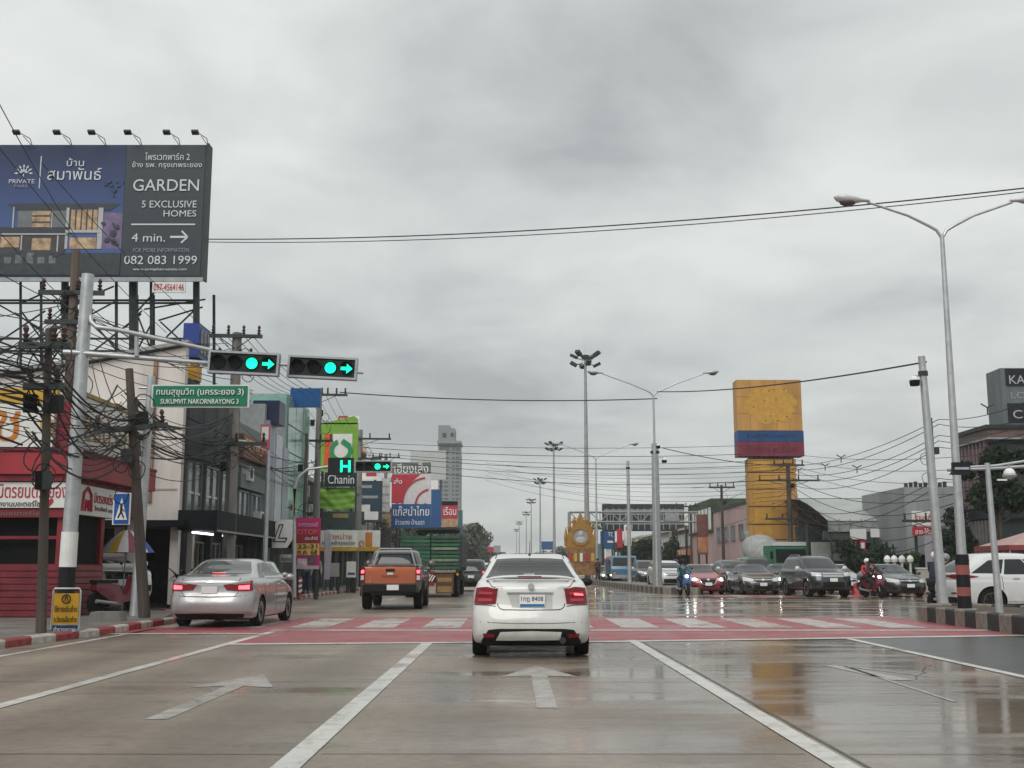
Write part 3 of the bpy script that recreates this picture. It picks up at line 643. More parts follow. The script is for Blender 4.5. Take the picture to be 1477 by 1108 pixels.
# ---- orange pickup -------------------------------------------------------------------
def pickup():
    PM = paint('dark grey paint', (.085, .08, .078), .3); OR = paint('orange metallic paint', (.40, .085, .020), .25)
    t = thing('pickup_truck', 'pickup truck with an orange tailgate and dark cab, brake lights on', 'pickup truck', (-3.72, 35.4, 0), R(1))
    W_ = 1.86; L_ = 5.35; w = W_ / 2; z0 = .12
    rows = [(.50, .12, L_ - .3, w * .9, .3, .6, 6), (.60, .06, L_ - .08, w * .97, .3, .7, 6), (.78, .05, L_, w, .3, .8, 5.5), (.98, .055, L_ - .04, w, .3, .8, 5.5), (1.12, .06, L_ - .25, w * .985, .3, .8, 5.5), (1.24, .07, L_ - .9, w * .965, .3, .7, 5.5),
            (1.30, .09, L_ - 1.25, w * .945, .3, .5, 5.5), (1.325, 1.30, L_ - 1.4, w * .93, .3, .5, 4.5), (1.36, 1.58, L_ - 1.45, w * .92, .25, .5, 4.5), (1.5, 1.66, L_ - 1.72, w * .88, .25, .5, 4.2), (1.7, 1.78, L_ - 2.05, w * .80, .28, .5, 4),
            (1.79, 1.88, L_ - 2.25, w * .75, .3, .5, 3.6), (1.825, 2.05, L_ - 2.45, w * .66, .3, .4, 3), (1.835, 2.3, L_ - 2.7, w * .4, .3, .3, 2.6)]
    b, bv = shell_body('body', rows, PM, (1.12, 4.35), .40, W_, t, 4, extra_cut=[(-w + .1, w - .1, .14, 1.42, .95, 1.9)], sill=.55)
    add_wheels(t, (1.12, 4.35), .93, .40, .26, M['alu'], 6)
    MB().bb(-.5, .5, .4, 4.9, .42, .56).obj('chassis', M['black'], t)
    o = patch('tailgate', bv, 'rear', [(-.76, 1.285), (0, 1.29), (.76, 1.285)], [(-.76, .80), (0, .79), (.76, .80)], OR, t, .03, 14, 6, .02)[0]
    patch('tailgate_handle', bv, 'rear', [(-.14, 1.235), (.14, 1.235)], [(-.14, 1.15), (.14, 1.15)], M['black'], o, .042, 4, 2, 0)
    text('RANGER', mat('embossed orange', (.40, .09, .02), .4), o, (0, .0, 1.03), w=.5, h=.06, ext=.012)
    patch('badge', bv, 'rear', [(-.09, 1.12), (.09, 1.12)], [(-.09, 1.06), (.09, 1.06)], M['chrome'], o, .04, 4, 2, 0)
    for s in (1, -1):
        l = patch('tail_light', bv, 'rear', [(s * .78, 1.27), (s * .90, 1.25)], [(s * .78, .84), (s * .91, .86)], M['redlens'], t, .02, 5, 8, .02)[0]
        patch('lit_brake_lens', bv, 'rear', [(s * .80, 1.20), (s * .88, 1.19)], [(s * .80, 1.11), (s * .88, 1.10)], M['brake'], l, .026, 4, 3, 0)
        patch('clear_lens', bv, 'rear', [(s * .80, 1.04), (s * .89, 1.03)], [(s * .80, .90), (s * .89, .90)], M['clear'], l, .026, 4, 3, 0)
    bm = MB(); bm.box((0, -.06, .66), (1.62, .2, .2)); bm.box((0, -.02, .52), (1.2, .14, .1)); bm.obj('rear_bumper', M['black'], t)
    plate(t, (.1, -.17, .68), '', w=.36, h=.16, prov=False)
    for s in (-1, 1): MB().bb(s * .68, s * .92, .78, .82, .18, .5).obj('mud_flap', M['rubber'], t)
    patch('rear_window', bv, 'rear', [(-.60, 1.72), (.60, 1.72)], [(-.72, 1.40), (.72, 1.40)], M['glass'], t, .006, 12, 5, .0)
    patch('windscreen', bv, 'front', [(-.60, 1.73), (.60, 1.73)], [(-.76, 1.37), (.76, 1.37)], M['glass'], t, .006, 12, 5, .0)
    side_glass(bv, t, 1.75, 3.8, 1.33, 1.70, 2.0, 3.05, split=[.45])
    r = MB(); 
    for s in (-1, 1): r.tube([(s * .66, 1.52, 1.33), (s * .55, 1.6, 1.72), (s * .5, 1.75, 1.86)], .03, 8)
    r.cyl((-.5, 1.72, 1.87), (.5, 1.72, 1.87), .03); r.obj('sports_bar', M['steel'], t, 40)
    for s in (-1, 1):
        mirror_mesh(s, .2, .22).obj('wing_mirror', PM, t, 40, loc=(s * .95, 3.7, 1.4))
        a = MB(); V = []; n = 14
        for i in range(n + 1):
            th = math.pi * i / n
            for rr_, xx in ((.46, w + .0), (.46, w + .045), (.53, w + .045), (.53, w)): V.append((s * xx, 1.12 + rr_ * math.cos(th), .40 + rr_ * math.sin(th)))
        a.add(V, [(i * 4 + k, i * 4 + (k + 1) % 4, i * 4 + 4 + (k + 1) % 4, i * 4 + 4 + k) for i in range(n) for k in range(4)]); a.obj('wheel_arch_flare', M['black'], t)
    handles(bv, t, (2.5, 3.4), 1.18, M['chrome']); doors(bv, t, (2.0, 3.0, 3.9), .6, 1.3)
    return t
pickup()

# ---- oncoming cars (they face the camera) ---------------------------------------------
def front_sedan(nm, label, loc, rz, PM, W_=1.77, L_=4.55, H_=1.47, lights='on', grp=None, grille='wide', cat='car', hat=None):
    t = thing(nm, label, cat, loc, rz, grp)
    rows = sedan_rows(L_, W_, H_, 1.05, .5, 1.12)
    b, bv = shell_body('body', rows, PM, (.9, L_ - .95), .315, W_, t, 3)
    add_wheels(t, (.9, L_ - .95), W_ / 2 - .01, .315, .20); under(t, W_, L_)
    front_face(bv, t, W_, H_, lights, PM, grille)
    patch('rear_window', bv, 'rear', [(-.50, H_ - .09), (.50, H_ - .09)], [(-.62, 1.12), (.62, 1.12)], M['glass'], t, .006, 8, 4, .0)
    side_glass(bv, t, .9, L_ - 1.3, 1.0, H_ - .09, 1.4, L_ - 2.15)
    doors(bv, t, (1.2, 2.2, 3.3), .3, .98)
    for s in (-1, 1): mirror_mesh(s, .12, .2).obj('wing_mirror', PM, t, 40, loc=(s * (W_ / 2 + .03), L_ - 1.45, 1.03))
    return t
def front_face(bv, t, W_, H_, lights, PM, grille, z=0.0):
    w = W_ / 2; k = w / .88
    patch('windscreen', bv, 'front', [(-.56 * k, H_ - .07), (-.3, H_ - .055), (.3, H_ - .055), (.56 * k, H_ - .07)], [(-.73 * k, 1.08 + z), (-.3, 1.06 + z), (.3, 1.06 + z), (.73 * k, 1.08 + z)], M['glass'], t, .006, 14, 6, .0)
    for s in (1, -1):
        o = patch('headlight', bv, 'front', [(s * .44 * k, .74 + z), (s * .62 * k, .79 + z), (s * .83 * k, .83 + z)], [(s * .45 * k, .64 + z), (s * .62 * k, .62 + z), (s * .85 * k, .66 + z)], M['clear'], t, .012, 10, 5, .01)[0]
        if lights != 'off':
            lm = M['headlit'] if lights == 'on' else M['headyel']
            MB().ball((0, 0, 0), .075, 10, 6).obj('lamp_glow', lm, o).location = (s * .64 * k, bv.ray_cast(Vector((s * .64 * k, 12, .71 + z)), Vector((0, -1, 0)))[0].y, .71 + z)
        patch('fog_light_recess', bv, 'front', [(s * .55 * k, .43 + z), (s * .76 * k, .45 + z)], [(s * .55 * k, .31 + z), (s * .72 * k, .31 + z)], M['black'], t, .008, 5, 3, 0)
    if grille == 'wide':
        patch('grille', bv, 'front', [(-.42 * k, .735 + z), (.42 * k, .735 + z)], [(-.36 * k, .62 + z), (.36 * k, .62 + z)], M['black'], t, .009, 10, 3, 0)
        line_patch('grille_trim', bv, 'front', [(-.42 * k, .70 + z), (.42 * k, .70 + z)], .03, M['chrome'], t, off=.02)
        patch('lower_grille', bv, 'front', [(-.46 * k, .47 + z), (.46 * k, .47 + z)], [(-.40 * k, .27 + z), (.40 * k, .27 + z)], M['black'], t, .009, 10, 3, 0)
    else:
        patch('grille', bv, 'front', [(-.40 * k, .72 + z), (.40 * k, .72 + z)], [(-.28 * k, .36 + z), (.28 * k, .36 + z)], M['black'], t, .009, 10, 4, 0)
        line_patch('grille_trim', bv, 'front', [(-.42 * k, .72 + z), (-.3 * k, .50 + z), (0, .42 + z), (.3 * k, .50 + z), (.42 * k, .72 + z)], .03, M['chrome'], t, off=.02, n=20)
    patch('badge', bv, 'front', [(-.06, .74 + z), (.06, .74 + z)], [(-.06, .66 + z), (.06, .66 + z)], M['chrome'], t, .03, 4, 2, 0)
    line_patch('bonnet_seam', bv, 'front', [(-.80 * k, .85 + z), (-.4, .77 + z), (.4, .77 + z), (.80 * k, .85 + z)], .012, SEAM, t, n=16)
    y = bv.ray_cast(Vector((0, 12, .50 + z)), Vector((0, -1, 0)))[0].y
    plate(t, (0, y + .03, .50 + z), '', '+Y', .34, .15, False)
def suv_rows(L=4.75, W=1.86, H=1.83, g=.28, hz=1.12, belt=1.15, slope=.35):
    w = W / 2
    return [(g, .3, L - .35, w * .86, .4, .6, 4.5), (g + .08, .1, L - .12, w * .96, .45, .7, 4.5), (g + .25, .0, L, w * .99, .45, .75, 4.2), (.70, .0, L, w, .45, .8, 4), (.88, .03, L - .06, w, .45, .8, 4), (hz - .08, .05, L - .16, w * .985, .45, .8, 4), (hz, .055, L - .62, w * .975, .45, .7, 4),
            (hz + .06, .06, L - 1.10, w * .955, .45, .6, 4), (hz + .12, .08, L - 1.25, w * .93, .45, .6, 4), (hz + .3, .08 + slope * .35, L - 1.55, w * .88, .45, .6, 4), (H - .2, .10 + slope * .8, L - 1.95, w * .82, .45, .6, 4), (H - .09, .14 + slope, L - 2.15, w * .77, .45, .6, 3.6), (H - .03, .28 + slope, L - 2.4, w * .68, .45, .6, 3.2), (H, .6 + slope, L - 2.8, w * .45, .4, .5, 2.8)]
def front_suv(nm, label, loc, rz, PM, W_=1.86, L_=4.75, H_=1.83, lights='off'):
    t = thing(nm, label, 'car', loc, rz)
    b, bv = shell_body('body', suv_rows(L_, W_, H_), PM, (.95, L_ - .95), .38, W_, t, 3, sill=.35)
    add_wheels(t, (.95, L_ - .95), W_ / 2, .38, .25, spokes=6)
    z = .28; k = W_ / 1.76; w = W_ / 2
    patch('windscreen', bv, 'front', [(-.62, H_ - .15), (.62, H_ - .15)], [(-.80, 1.26), (.80, 1.26)], M['glass'], t, .006, 12, 6, 0)
    patch('rear_window', bv, 'rear', [(-.55, H_ - .2), (.55, H_ - .2)], [(-.7, 1.25), (.7, 1.25)], M['glass'], t, .006, 8, 4, 0)
    side_glass(bv, t, .4, L_ - 1.45, 1.22, H_ - .17, .75, L_ - 2.2)
    for s in (1, -1):
        o = patch('headlight', bv, 'front', [(s * .50, 1.04), (s * .86, 1.08)], [(s * .50, .90), (s * .86, .92)], M['clear'], t, .012, 8, 4, .01)[0]
        if lights != 'off':
            yy = bv.ray_cast(Vector((s * .68, 12, .98)), Vector((0, -1, 0)))[0].y; MB().ball((s * .68, yy, .98), .08, 10, 6).obj('lamp_glow', M['headlit'], o)
        patch('fog_light_recess', bv, 'front', [(s * .60, .68), (s * .82, .68)], [(s * .60, .52), (s * .8, .52)], M['black'], t, .008, 4, 3, 0)
    patch('grille', bv, 'front', [(-.46, 1.02), (.46, 1.02)], [(-.44, .84), (.44, .84)], M['black'], t, .01, 8, 3, 0)
    for zz_ in (1.005, .945, .885): line_patch('grille_bar', bv, 'front', [(-.46, zz_), (.46, zz_)], .03, M['chrome'], t, off=.024)
    patch('lower_grille', bv, 'front', [(-.50, .66), (.50, .66)], [(-.46, .44), (.46, .44)], M['black'], t, .01, 8, 3, 0)
    yy = bv.ray_cast(Vector((0, 12, .75)), Vector((0, -1, 0)))[0].y; plate(t, (0, yy + .03, .76), '', '+Y', .34, .15, False)
    line_patch('bonnet_seam', bv, 'front', [(-.86, 1.10), (.86, 1.10)], .014, SEAM, t, n=14)
    for s in (-1, 1): mirror_mesh(s, .17, .22).obj('wing_mirror', M['clear'], t, 40, loc=(s * (W_ / 2 + .05), L_ - 1.5, 1.25))
    for s in (-1, 1): MB().tube([(s * .66, .9, H_ - .02), (s * .66, 1.1, H_ + .03), (s * .66, 2.2, H_ + .03), (s * .66, 2.4, H_ - .04)], .018, 6).obj('roof_rail', M['steel'], t)
    doors(bv, t, (1.1, 2.1, 3.2), .5, 1.18)
    return t
def at(px, D): return ((px - CX) / F * D, D, 0)
def face(px, D, L_, yaw=0):             # origin is the rear of the car, so set it L back from its nose
    p = Vector(at(px, D)); a = math.pi + R(yaw); return (p.x + L_ * math.sin(a), p.y - L_ * math.cos(a), 0), a
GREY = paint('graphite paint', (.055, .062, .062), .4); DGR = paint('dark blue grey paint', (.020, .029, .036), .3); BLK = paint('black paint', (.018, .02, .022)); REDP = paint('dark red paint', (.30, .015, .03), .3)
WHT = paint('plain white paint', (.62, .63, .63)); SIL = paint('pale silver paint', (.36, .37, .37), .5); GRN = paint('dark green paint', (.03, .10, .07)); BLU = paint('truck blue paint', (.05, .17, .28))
l, a = face(1018, 56.5, 4.4, 1); front_sedan('red_hatchback', 'dark red car with lit headlights waiting at the far median', l, a, REDP, 1.78, 4.4, 1.47, 'on', grille='shield')
l, a = face(1096, 55.5, 4.6, 1); front_sedan('grey_sedan', 'graphite grey sedan without lights, right of the dark red car', l, a, GREY, 1.80, 4.6, 1.47, 'off')
l, a = face(1196, 50.5, 4.75, 5); front_suv('dark_suv', 'tall dark blue grey sport utility vehicle with chrome grille bars', l, a, DGR, 1.86, 4.75, 1.83)
l, a = face(1305, 51, 4.55, 4); front_sedan('dark_blue_sedan', 'dark blue grey sedan at the right end of the waiting traffic', l, a, DGR, 1.77, 4.55, 1.46, 'off')
l, a = face(1140, 58, 4.5, 0); front_sedan('silver_green_sedan', 'grey green car with one dazzling headlight between the graphite sedan and the dark utility vehicle', l, a, paint('grey green paint', (.10, .11, .10), .5), 1.76, 4.5, 1.5, 'on')
l, a = face(1050, 63, 4.5, 3); front_sedan('white_sedan', 'white sedan with a black bonnet edge behind the dark red car', l, a, WHT, 1.77, 4.5, 1.5, 'off')
l, a = face(1070, 61, 4.6, 3); front_suv('black_suv', 'black utility vehicle half hidden behind the graphite sedan', l, a, BLK, 1.8, 4.6, 1.72, 'off')
l, a = face(967, 66, 4.6, 1); front_suv('white_suv', 'white utility vehicle just left of the dark red car beyond the median lamp post', l, a, WHT, 1.78, 4.5, 1.72, 'off')
l, a = face(936, 82, 4.6, 1); front_suv('charcoal_suv', 'charcoal utility vehicle beyond the median, right of the blue lorry', l, a, BLK, 1.85, 4.7, 1.85, 'off')
l, a = face(868, 104, 4.4, 0); front_sedan('small_white_sedan', 'small far white car with its headlights on beside the golden shrine', l, a, WHT, 1.75, 4.4, 1.5, 'on')
l, a = face(1222, 57, 4.4, 4); front_sedan('silver_sedan_behind', 'silver car with a yellow headlight half hidden behind the tall dark utility vehicle', l, a, SIL, 1.75, 4.4, 1.48, 'yel')
l, a = face(880, 92, 4.4, 0); front_sedan('yellow_lit_car', 'far dark car with a greenish yellow headlight left of the blue lorry', l, a, DGR, 1.72, 4.4, 1.45, 'yel')
l, a = face(1100, 68, 4.9, 2)
front_suv('green_suv', 'dark green tall vehicle behind the graphite grey sedan', l, a, GRN, 1.85, 4.8, 1.95, 'off')

# ---- white hatch on the right, behind the median, heading right -------------------------
def white_suv():
    PM = WHT; L_, W_, H_ = 4.6, 1.84, 1.68
    o = P(1363, 870, 33.4); t = thing('white_crossover', 'white crossover car with a pointed red tail light heading right behind the near median', 'car', (12.0, 32.3, 0), R(-88))
    rows = suv_rows(L_, W_, H_, .24, 1.02, 1.05, .55)
    b, bv = shell_body('body', rows, PM, (.95, 3.65), .36, W_, t, 5, sill=.3)
    add_wheels(t, (.95, 3.65), .90, .36, .24, mat('dark alloy', (.12, .11, .11), .35, .6), 7)
    side_glass(bv, t, .42, 3.30, 1.09, 1.50, .95, 2.45, split=[.30, .62])
    patch('rear_window', bv, 'rear', [(-.52, 1.48), (.52, 1.48)], [(-.70, 1.14), (.70, 1.14)], M['glass'], t, .006, 10, 5, 0)
    patch('windscreen', bv, 'front', [(-.55, 1.5), (.55, 1.5)], [(-.7, 1.15), (.7, 1.15)], M['glass'], t, .006, 10, 5, 0)
    for s in (1, -1):
        patch('tail_light', bv, 'rear', [(s * .30, 1.08), (s * .6, 1.09), (s * .90, 1.08)], [(s * .32, 1.0), (s * .6, .97), (s * .91, .94)], M['redlens'], t, .014, 12, 4, .01)
    patch('tail_light', bv, 'right', [(.06, 1.08), (.3, 1.075), (.60, 1.035)], [(.05, .94), (.3, .98), (.60, 1.02)], M['redlens'], t, .014, 12, 4, .01, True)
    patch('bumper_lower', bv, 'rear', [(-.8, .48), (.8, .48)], [(-.7, .26), (.7, .26)], M['black'], t, .008, 10, 3, 0)
    patch('reflector', bv, 'rear', [(.50, .60), (.72, .61)], [(.50, .56), (.72, .57)], M['redlens'], t, .014, 10, 3, 0, True)
    doors(bv, t, (1.25, 2.25, 3.3), .35, 1.05); handles(bv, t, (1.55, 2.55), .98, M['chrome'])
    line_patch('sill_trim', bv, 'right', [(1.4, .32), (3.2, .32)], .1, M['black'], t, True)
    for s in (-1, 1): mirror_mesh(s, .14, .2).obj('wing_mirror', PM, t, 40, loc=(s * .95, 3.0, 1.1))
    plate(t, (0, .0, .78), '', w=.34, h=.15, prov=False)
white_suv()
l = at(164, 35.5); t_ = front_suv('parked_white_suv', 'white utility vehicle parked under the canopy beside the red shop', (-13.2, 34.5, .13), math.pi + R(38), WHT, 1.85, 4.7, 1.75, 'off')

# ---- green slatted lorry ----------------------------------------------------------------
def lorry():
    t = thing('green_lorry', 'green slatted cargo lorry with a striped tail guard and brown mud flap', 'lorry', (-3.55, 50.5, 0))
    GM = mat('lorry green', (.03, .15, .07), .55, var=.35, scale=2); GD = mat('lorry dull green', (.04, .09, .06), .6, var=.4, scale=2); BL = mat('lorry blue side', (.04, .09, .16), .5, var=.3)
    w = 1.25
    MB().bb(-w + .06, w - .06, .05, 6.2, 1.12, 1.25).obj('cargo_floor', M['dsteel'], t)
    # rear: two slatted doors
    for sx in (-1, 1):
        for i in range(9):
            z = 1.28 + i * .165
            m = random.choice([GM, GM, GD, mat('lorry pale slat', (.20, .24, .16), .6, var=.3)]) if i < 8 else GD
            MB().box((sx * w * .49, 0, z), (w * .93, .05, .115)).obj('slat', m, t)
        for xx in (.04, .5, .96): MB().box((sx * w * xx, .04, 1.98), (.06, .06, 1.6)).obj('upright', GD, t)
    MB().box((0, .045, 1.98), (.05, .08, 1.62)).obj('door_gap', M['dark'], t)
    for sx in (-1, 1):
        for i in range(9): MB().box((sx * w, 3.1, 1.28 + i * .165), (.05, 6.1, .12)).obj('side_slat', BL if sx > 0 else GM, t)
        for k in range(5): MB().box((sx * (w + .03), .15 + k * 1.5, 2.0), (.06, .08, 1.7)).obj('upright', GD, t)
    MB().bb(-w + .05, w - .05, 6.05, 6.15, 1.25, 2.7).obj('headboard', GD, t)
    # canopy frame over the top
    c = MB(); 
    pr = [(-.75, 2.78), (-.72, 2.95), (-.6, 3.02), (1.1, 3.06), (1.25, 2.98), (1.33, 2.75), (1.34, 1.3), (1.28, 1.3), (1.27, 2.72), (1.2, 2.88), (1.08, 2.94), (-.58, 2.92), (-.66, 2.86), (-.68, 2.78)]
    c.prism(pr, lambda u, v, q: (u, q, v), (.3, 6.2)); c.obj('canopy', mat('lorry tarpaulin', (.03, .035, .04), .6, var=.3), t)
    MB().bb(-.6, 1.2, .32, .4, 2.76, 2.92).obj('canopy_flap', M['dark'], t)
    # tail guard with red and white chevrons
    gb = MB().box((-.45, -.03, .80), (1.25, .04, .62)).obj('tail_guard', mat('guard maroon', (.16, .02, .03), .5, var=.3), t)
    for k in range(5):
        for sx in (-1, 1):
            MB().box((-.45 + sx * (.1 + k * .12), -.056, .80 + .02), (.05, .012, .52 - .06 * k), ry=sx * R(32)).obj('chevron', M['white'], gb)
    plate(gb, (-.50, -.075, .74), '', w=.55, h=.22, prov=False)
    MB().box((-.45, -.05, .48), (1.3, .06, .06)).obj('guard_rail', mat('guard orange', (.5, .2, .04), .5), t)
    MB().box((.55, -.02, 1.13), (1.1, .05, .12)).obj('hazard_strip', mat('hazard strip', (.25, .2, .17), .6, var=.5, scale=12), t)
    fl = MB().box((.62, .02, .62), (.78, .03, .90)).obj('mud_flap', mat('brown flap', (.10, .055, .03), .7, var=.3), t)
    for zz_, hh in ((.76, .18), (.36, .26)): MB().box((.62, .0, zz_), (.62, .012, hh)).obj('flap_panel', mat('tan flap panel', (.30, .17, .07), .6, var=.3), fl)
    for s in (-1, 1):
        for y in (1.0, 2.1, 6.8):
            a = wheel_meshes(.48, .30, M['steel'], 6); o = link('wheel', a[0], t, (s * 1.02, y, .48)); 
            if s < 0: o.rotation_euler = (0, 0, math.pi)
            link('rim', a[1], o)
    MB().bb(-.45, .45, .1, 7.6, .62, .95).obj('chassis', M['black'], t)
    cab = MB().bb(-1.12, 1.12, 6.35, 7.9, .7, 2.7).obj('cab', GM, t)
    MB().bb(-.98, .98, 6.30, 6.34, 1.8, 2.5).obj('cab_window', M['glass'], cab)
    MB().box((1.18, -.03, 1.0), (.1, .05, .1)).obj('tail_light', M['amber'], t)
lorry()
def distant_car(nm, label, px, D, PM, rear=True, W_=1.75, L_=4.4, H_=1.5):
    if rear:
        t = thing(nm, label, 'car', at(px, D)); b, bv = shell_body('body', suv_rows(L_, W_, H_ + .2, .24, 1.05, 1.1, .25), PM, (.9, 3.5), .33, W_, t, 2)
        add_wheels(t, (.9, 3.5), W_ / 2, .33)
        patch('rear_window', bv, 'rear', [(-.52, H_ + .04), (.52, H_ + .04)], [(-.68, 1.18), (.68, 1.18)], M['glass'], t, .006, 8, 4, 0)
        patch('tail_light', bv, 'rear', [(.60, 1.12), (.82, 1.1)], [(.60, .95), (.84, .95)], M['redlens'], t, .012, 4, 3, .01, True)
        patch('lit_brake_lens', bv, 'rear', [(.64, 1.08), (.78, 1.08)], [(.64, 1.0), (.78, 1.0)], M['brake'], t, .018, 4, 3, 0, True)
        patch('bumper_lower', bv, 'rear', [(-.8, .5), (.8, .5)], [(-.7, .26), (.7, .26)], M['black'], t, .008, 6, 3, 0)
        plate(t, (0, .0, .8), '', w=.34, h=.15, prov=False)
    return t
distant_car('dark_van', 'dark car with red tail lights just right of the green lorry', 680, 64, BLK, W_=1.8, H_=1.55)
distant_car('far_white_car', 'far white car seen between the dark car and the white sedan ahead', 696, 92, WHT)
# ---- blue lorry, oncoming ------------------------------------------------------------------
def blue_truck():
    l, a = face(898, 88, 5.0, 0); t = thing('blue_lorry', 'small blue lorry with a wide windscreen coming along the far side of the median', 'lorry', l, a)
    c = MB(); c.prism([(3.4, .55), (4.95, .55), (5.0, 1.2), (4.9, 1.45), (4.75, 2.12), (4.6, 2.2), (3.4, 2.2)], lambda u, v, w_: (w_, u, v), (-.95, .95)); c.obj('cab', BLU, t)
    w_ = MB(); w_.add([(-.85, 4.915, 1.42), (.85, 4.915, 1.42), (.80, 4.78, 2.05), (-.80, 4.78, 2.05)], [(0, 1, 2, 3)]); w_.obj('windscreen', M['glass'], t)
    MB().bb(-.9, .9, 4.98, 5.08, .5, .78).obj('bumper', M['steel'], t)
    for s in (-1, 1):
        MB().lathe([(.09, 0), (.09, .03)], 12, (s * .72, 5.07, .88), 'Y').obj('headlight', M['amber'] if s > 0 else M['clear'], t)
        MB().box((s * 1.1, 4.85, 1.7), (.08, .06, .3)).obj('wing_mirror', M['black'], t)
    MB().bb(-1.0, 1.0, 0, 3.3, .8, 1.9).obj('cargo_box', mat('cargo blue', (.04, .10, .16), .5, var=.3), t); MB().bb(-.5, .5, .1, 4.8, .45, .75).obj('chassis', M['black'], t)
    add_wheels(t, (.9, 4.2), .92, .36, .22, M['steel'])
    text('ISUZU', M['chrome'], t, (0, 4.99, 1.2), w=.5, face='+Y', h=.1)
blue_truck()
# ---- concrete mixer lorry -----------------------------------------------------------------
def mixer():
    l, a = face(1137, 76, 7.0, 12); t = thing('concrete_mixer_lorry', 'concrete mixer lorry with a white and green cab and a tilted grey drum', 'mixer lorry', l, a)
    GW = mat('mixer cab green', (.04, .17, .10), .4, var=.1)
    c = MB(); c.prism([(5.3, .8), (6.95, .8), (7.0, 1.5), (6.9, 2.6), (6.7, 2.72), (5.3, 2.72)], lambda u, v, w_: (w_, u, v), (-1.2, 1.2)); c.obj('cab', GW, t)
    MB().bb(-1.22, 1.22, 5.28, 6.85, 2.724, 2.98).obj('cab_roof', WHT, t)
    w_ = MB(); w_.add([(-1.08, 7.0, 1.62), (1.08, 7.0, 1.62), (1.06, 6.93, 2.5), (-1.06, 6.93, 2.5)], [(0, 1, 2, 3)]); w_.obj('windscreen', M['glass'], t)
    MB().bb(-1.2, 1.2, 6.98, 7.1, .5, .95).obj('bumper', WHT, t)
    for s in (-1, 1): MB().box((s * 1.35, 6.9, 2.1), (.16, .08, .5)).obj('wing_mirror', M['black'], t); MB().box((s * .95, 7.12, .75), (.3, .03, .14)).obj('headlight', M['clear'], t)
    prof = [(.45, -2.3), (.8, -1.9), (1.15, -.7), (1.2, .2), (1.0, 1.3), (.55, 2.0)]
    d = MB().lathe(prof, 24, axis='Y').obj('drum', mat('mixer drum', (.33, .34, .33), .6, var=.25), t, 40, loc=(0, 2.6, 2.35)); d.rotation_euler = (R(-12), 0, 0)
    MB().bb(-.6, .6, .1, 6.9, .8, 1.1).obj('chassis', M['black'], t)
    ho = MB(); ho.prism([(-.5, 3.9), (.5, 3.9), (.25, 3.2), (-.25, 3.2)], lambda u, v, w_: (u, w_, v), (-.1, .5)); ho.obj('hopper', mat('mixer drum', (.33, .34, .33)), t)
    for s in (-1, 1):
        for y in (1.0, 2.1, 6.1):
            aa = wheel_meshes(.48, .30, M['steel'], 6); o = link('wheel', aa[0], t, (s * 1.02, y, .48)); link('rim', aa[1], o)
mixer()
# ================================================================== left side: buildings, billboard
BEIGE = mat('beige render', (.64, .60, .56), .8, var=.2, scale=1.1, bump=.15, streak=True); CREAM = mat('cream render', (.50, .47, .41), .8, var=.18, scale=.5, streak=True)
MAROON = mat('maroon paint', (.20, .018, .028), .5, var=.25, scale=1.5); REDB = mat('red band paint', (.33, .032, .042), .45, var=.2, scale=1.2, streak=True); BRICK = mat('red cladding', (.15, .018, .028), .6, var=.3, scale=2)
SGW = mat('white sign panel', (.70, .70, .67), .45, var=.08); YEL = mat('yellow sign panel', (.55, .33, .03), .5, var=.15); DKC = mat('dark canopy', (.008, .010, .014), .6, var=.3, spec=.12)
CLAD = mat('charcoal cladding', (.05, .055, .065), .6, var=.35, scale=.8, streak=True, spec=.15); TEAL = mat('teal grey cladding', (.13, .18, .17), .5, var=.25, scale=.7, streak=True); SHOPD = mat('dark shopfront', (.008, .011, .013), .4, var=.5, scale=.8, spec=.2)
TRED = mat('red letters', (.42, .02, .05), .5, var=0); TBLK = mat('black letters', (.02, .02, .025), .5, var=0); TGOLD = mat('gold letters', (.40, .26, .05), .4, .3, var=.1); TORG = mat('orange letters', (.52, .17, .02), .5, var=0); TGRY = mat('grey letters', (.16, .16, .16), .5, var=0)
def win_x(root, X, y0, y1, z0, z1, fm=None, n=2, sgn=1, gm=None):      # a window in a wall that faces +X (sgn=1) or -X
    f = MB(); t_ = .06; xx = X + sgn * .03
    f.box((xx, (y0 + y1) / 2, z1), (.10, y1 - y0 + t_, t_)); f.box((xx, (y0 + y1) / 2, z0), (.16, y1 - y0 + t_, t_))
    for k in range(n + 1):
        y = y0 + (y1 - y0) * k / n; f.box((xx, y, (z0 + z1) / 2), (.09, t_, z1 - z0 - t_ - .004))
    fo = f.obj('window', fm or M['white'], root)
    MB().box((X + sgn * .012, (y0 + y1) / 2, (z0 + z1) / 2), (.02, y1 - y0 - .01, z1 - z0 - .01)).obj('pane', gm or M['wglass'], fo)
    return fo
def win_y(root, Y, x0, x1, z0, z1, fm=None, n=2, gm=None):             # a window in a wall that faces the camera
    f = MB(); t_ = .06; yy = Y - .03
    f.box(((x0 + x1) / 2, yy, z1), (x1 - x0 + t_, .10, t_)); f.box(((x0 + x1) / 2, yy, z0), (x1 - x0 + t_, .16, t_))
    for k in range(n + 1):
        x = x0 + (x1 - x0) * k / n; f.box((x, yy, (z0 + z1) / 2), (t_, .09, z1 - z0 - t_ - .004))
    fo = f.obj('window', fm or M['white'], root)
    MB().box(((x0 + x1) / 2, Y - .012, (z0 + z1) / 2), (x1 - x0 - .01, .02, z1 - z0 - .01)).obj('pane', gm or M['wglass'], fo)
    return fo
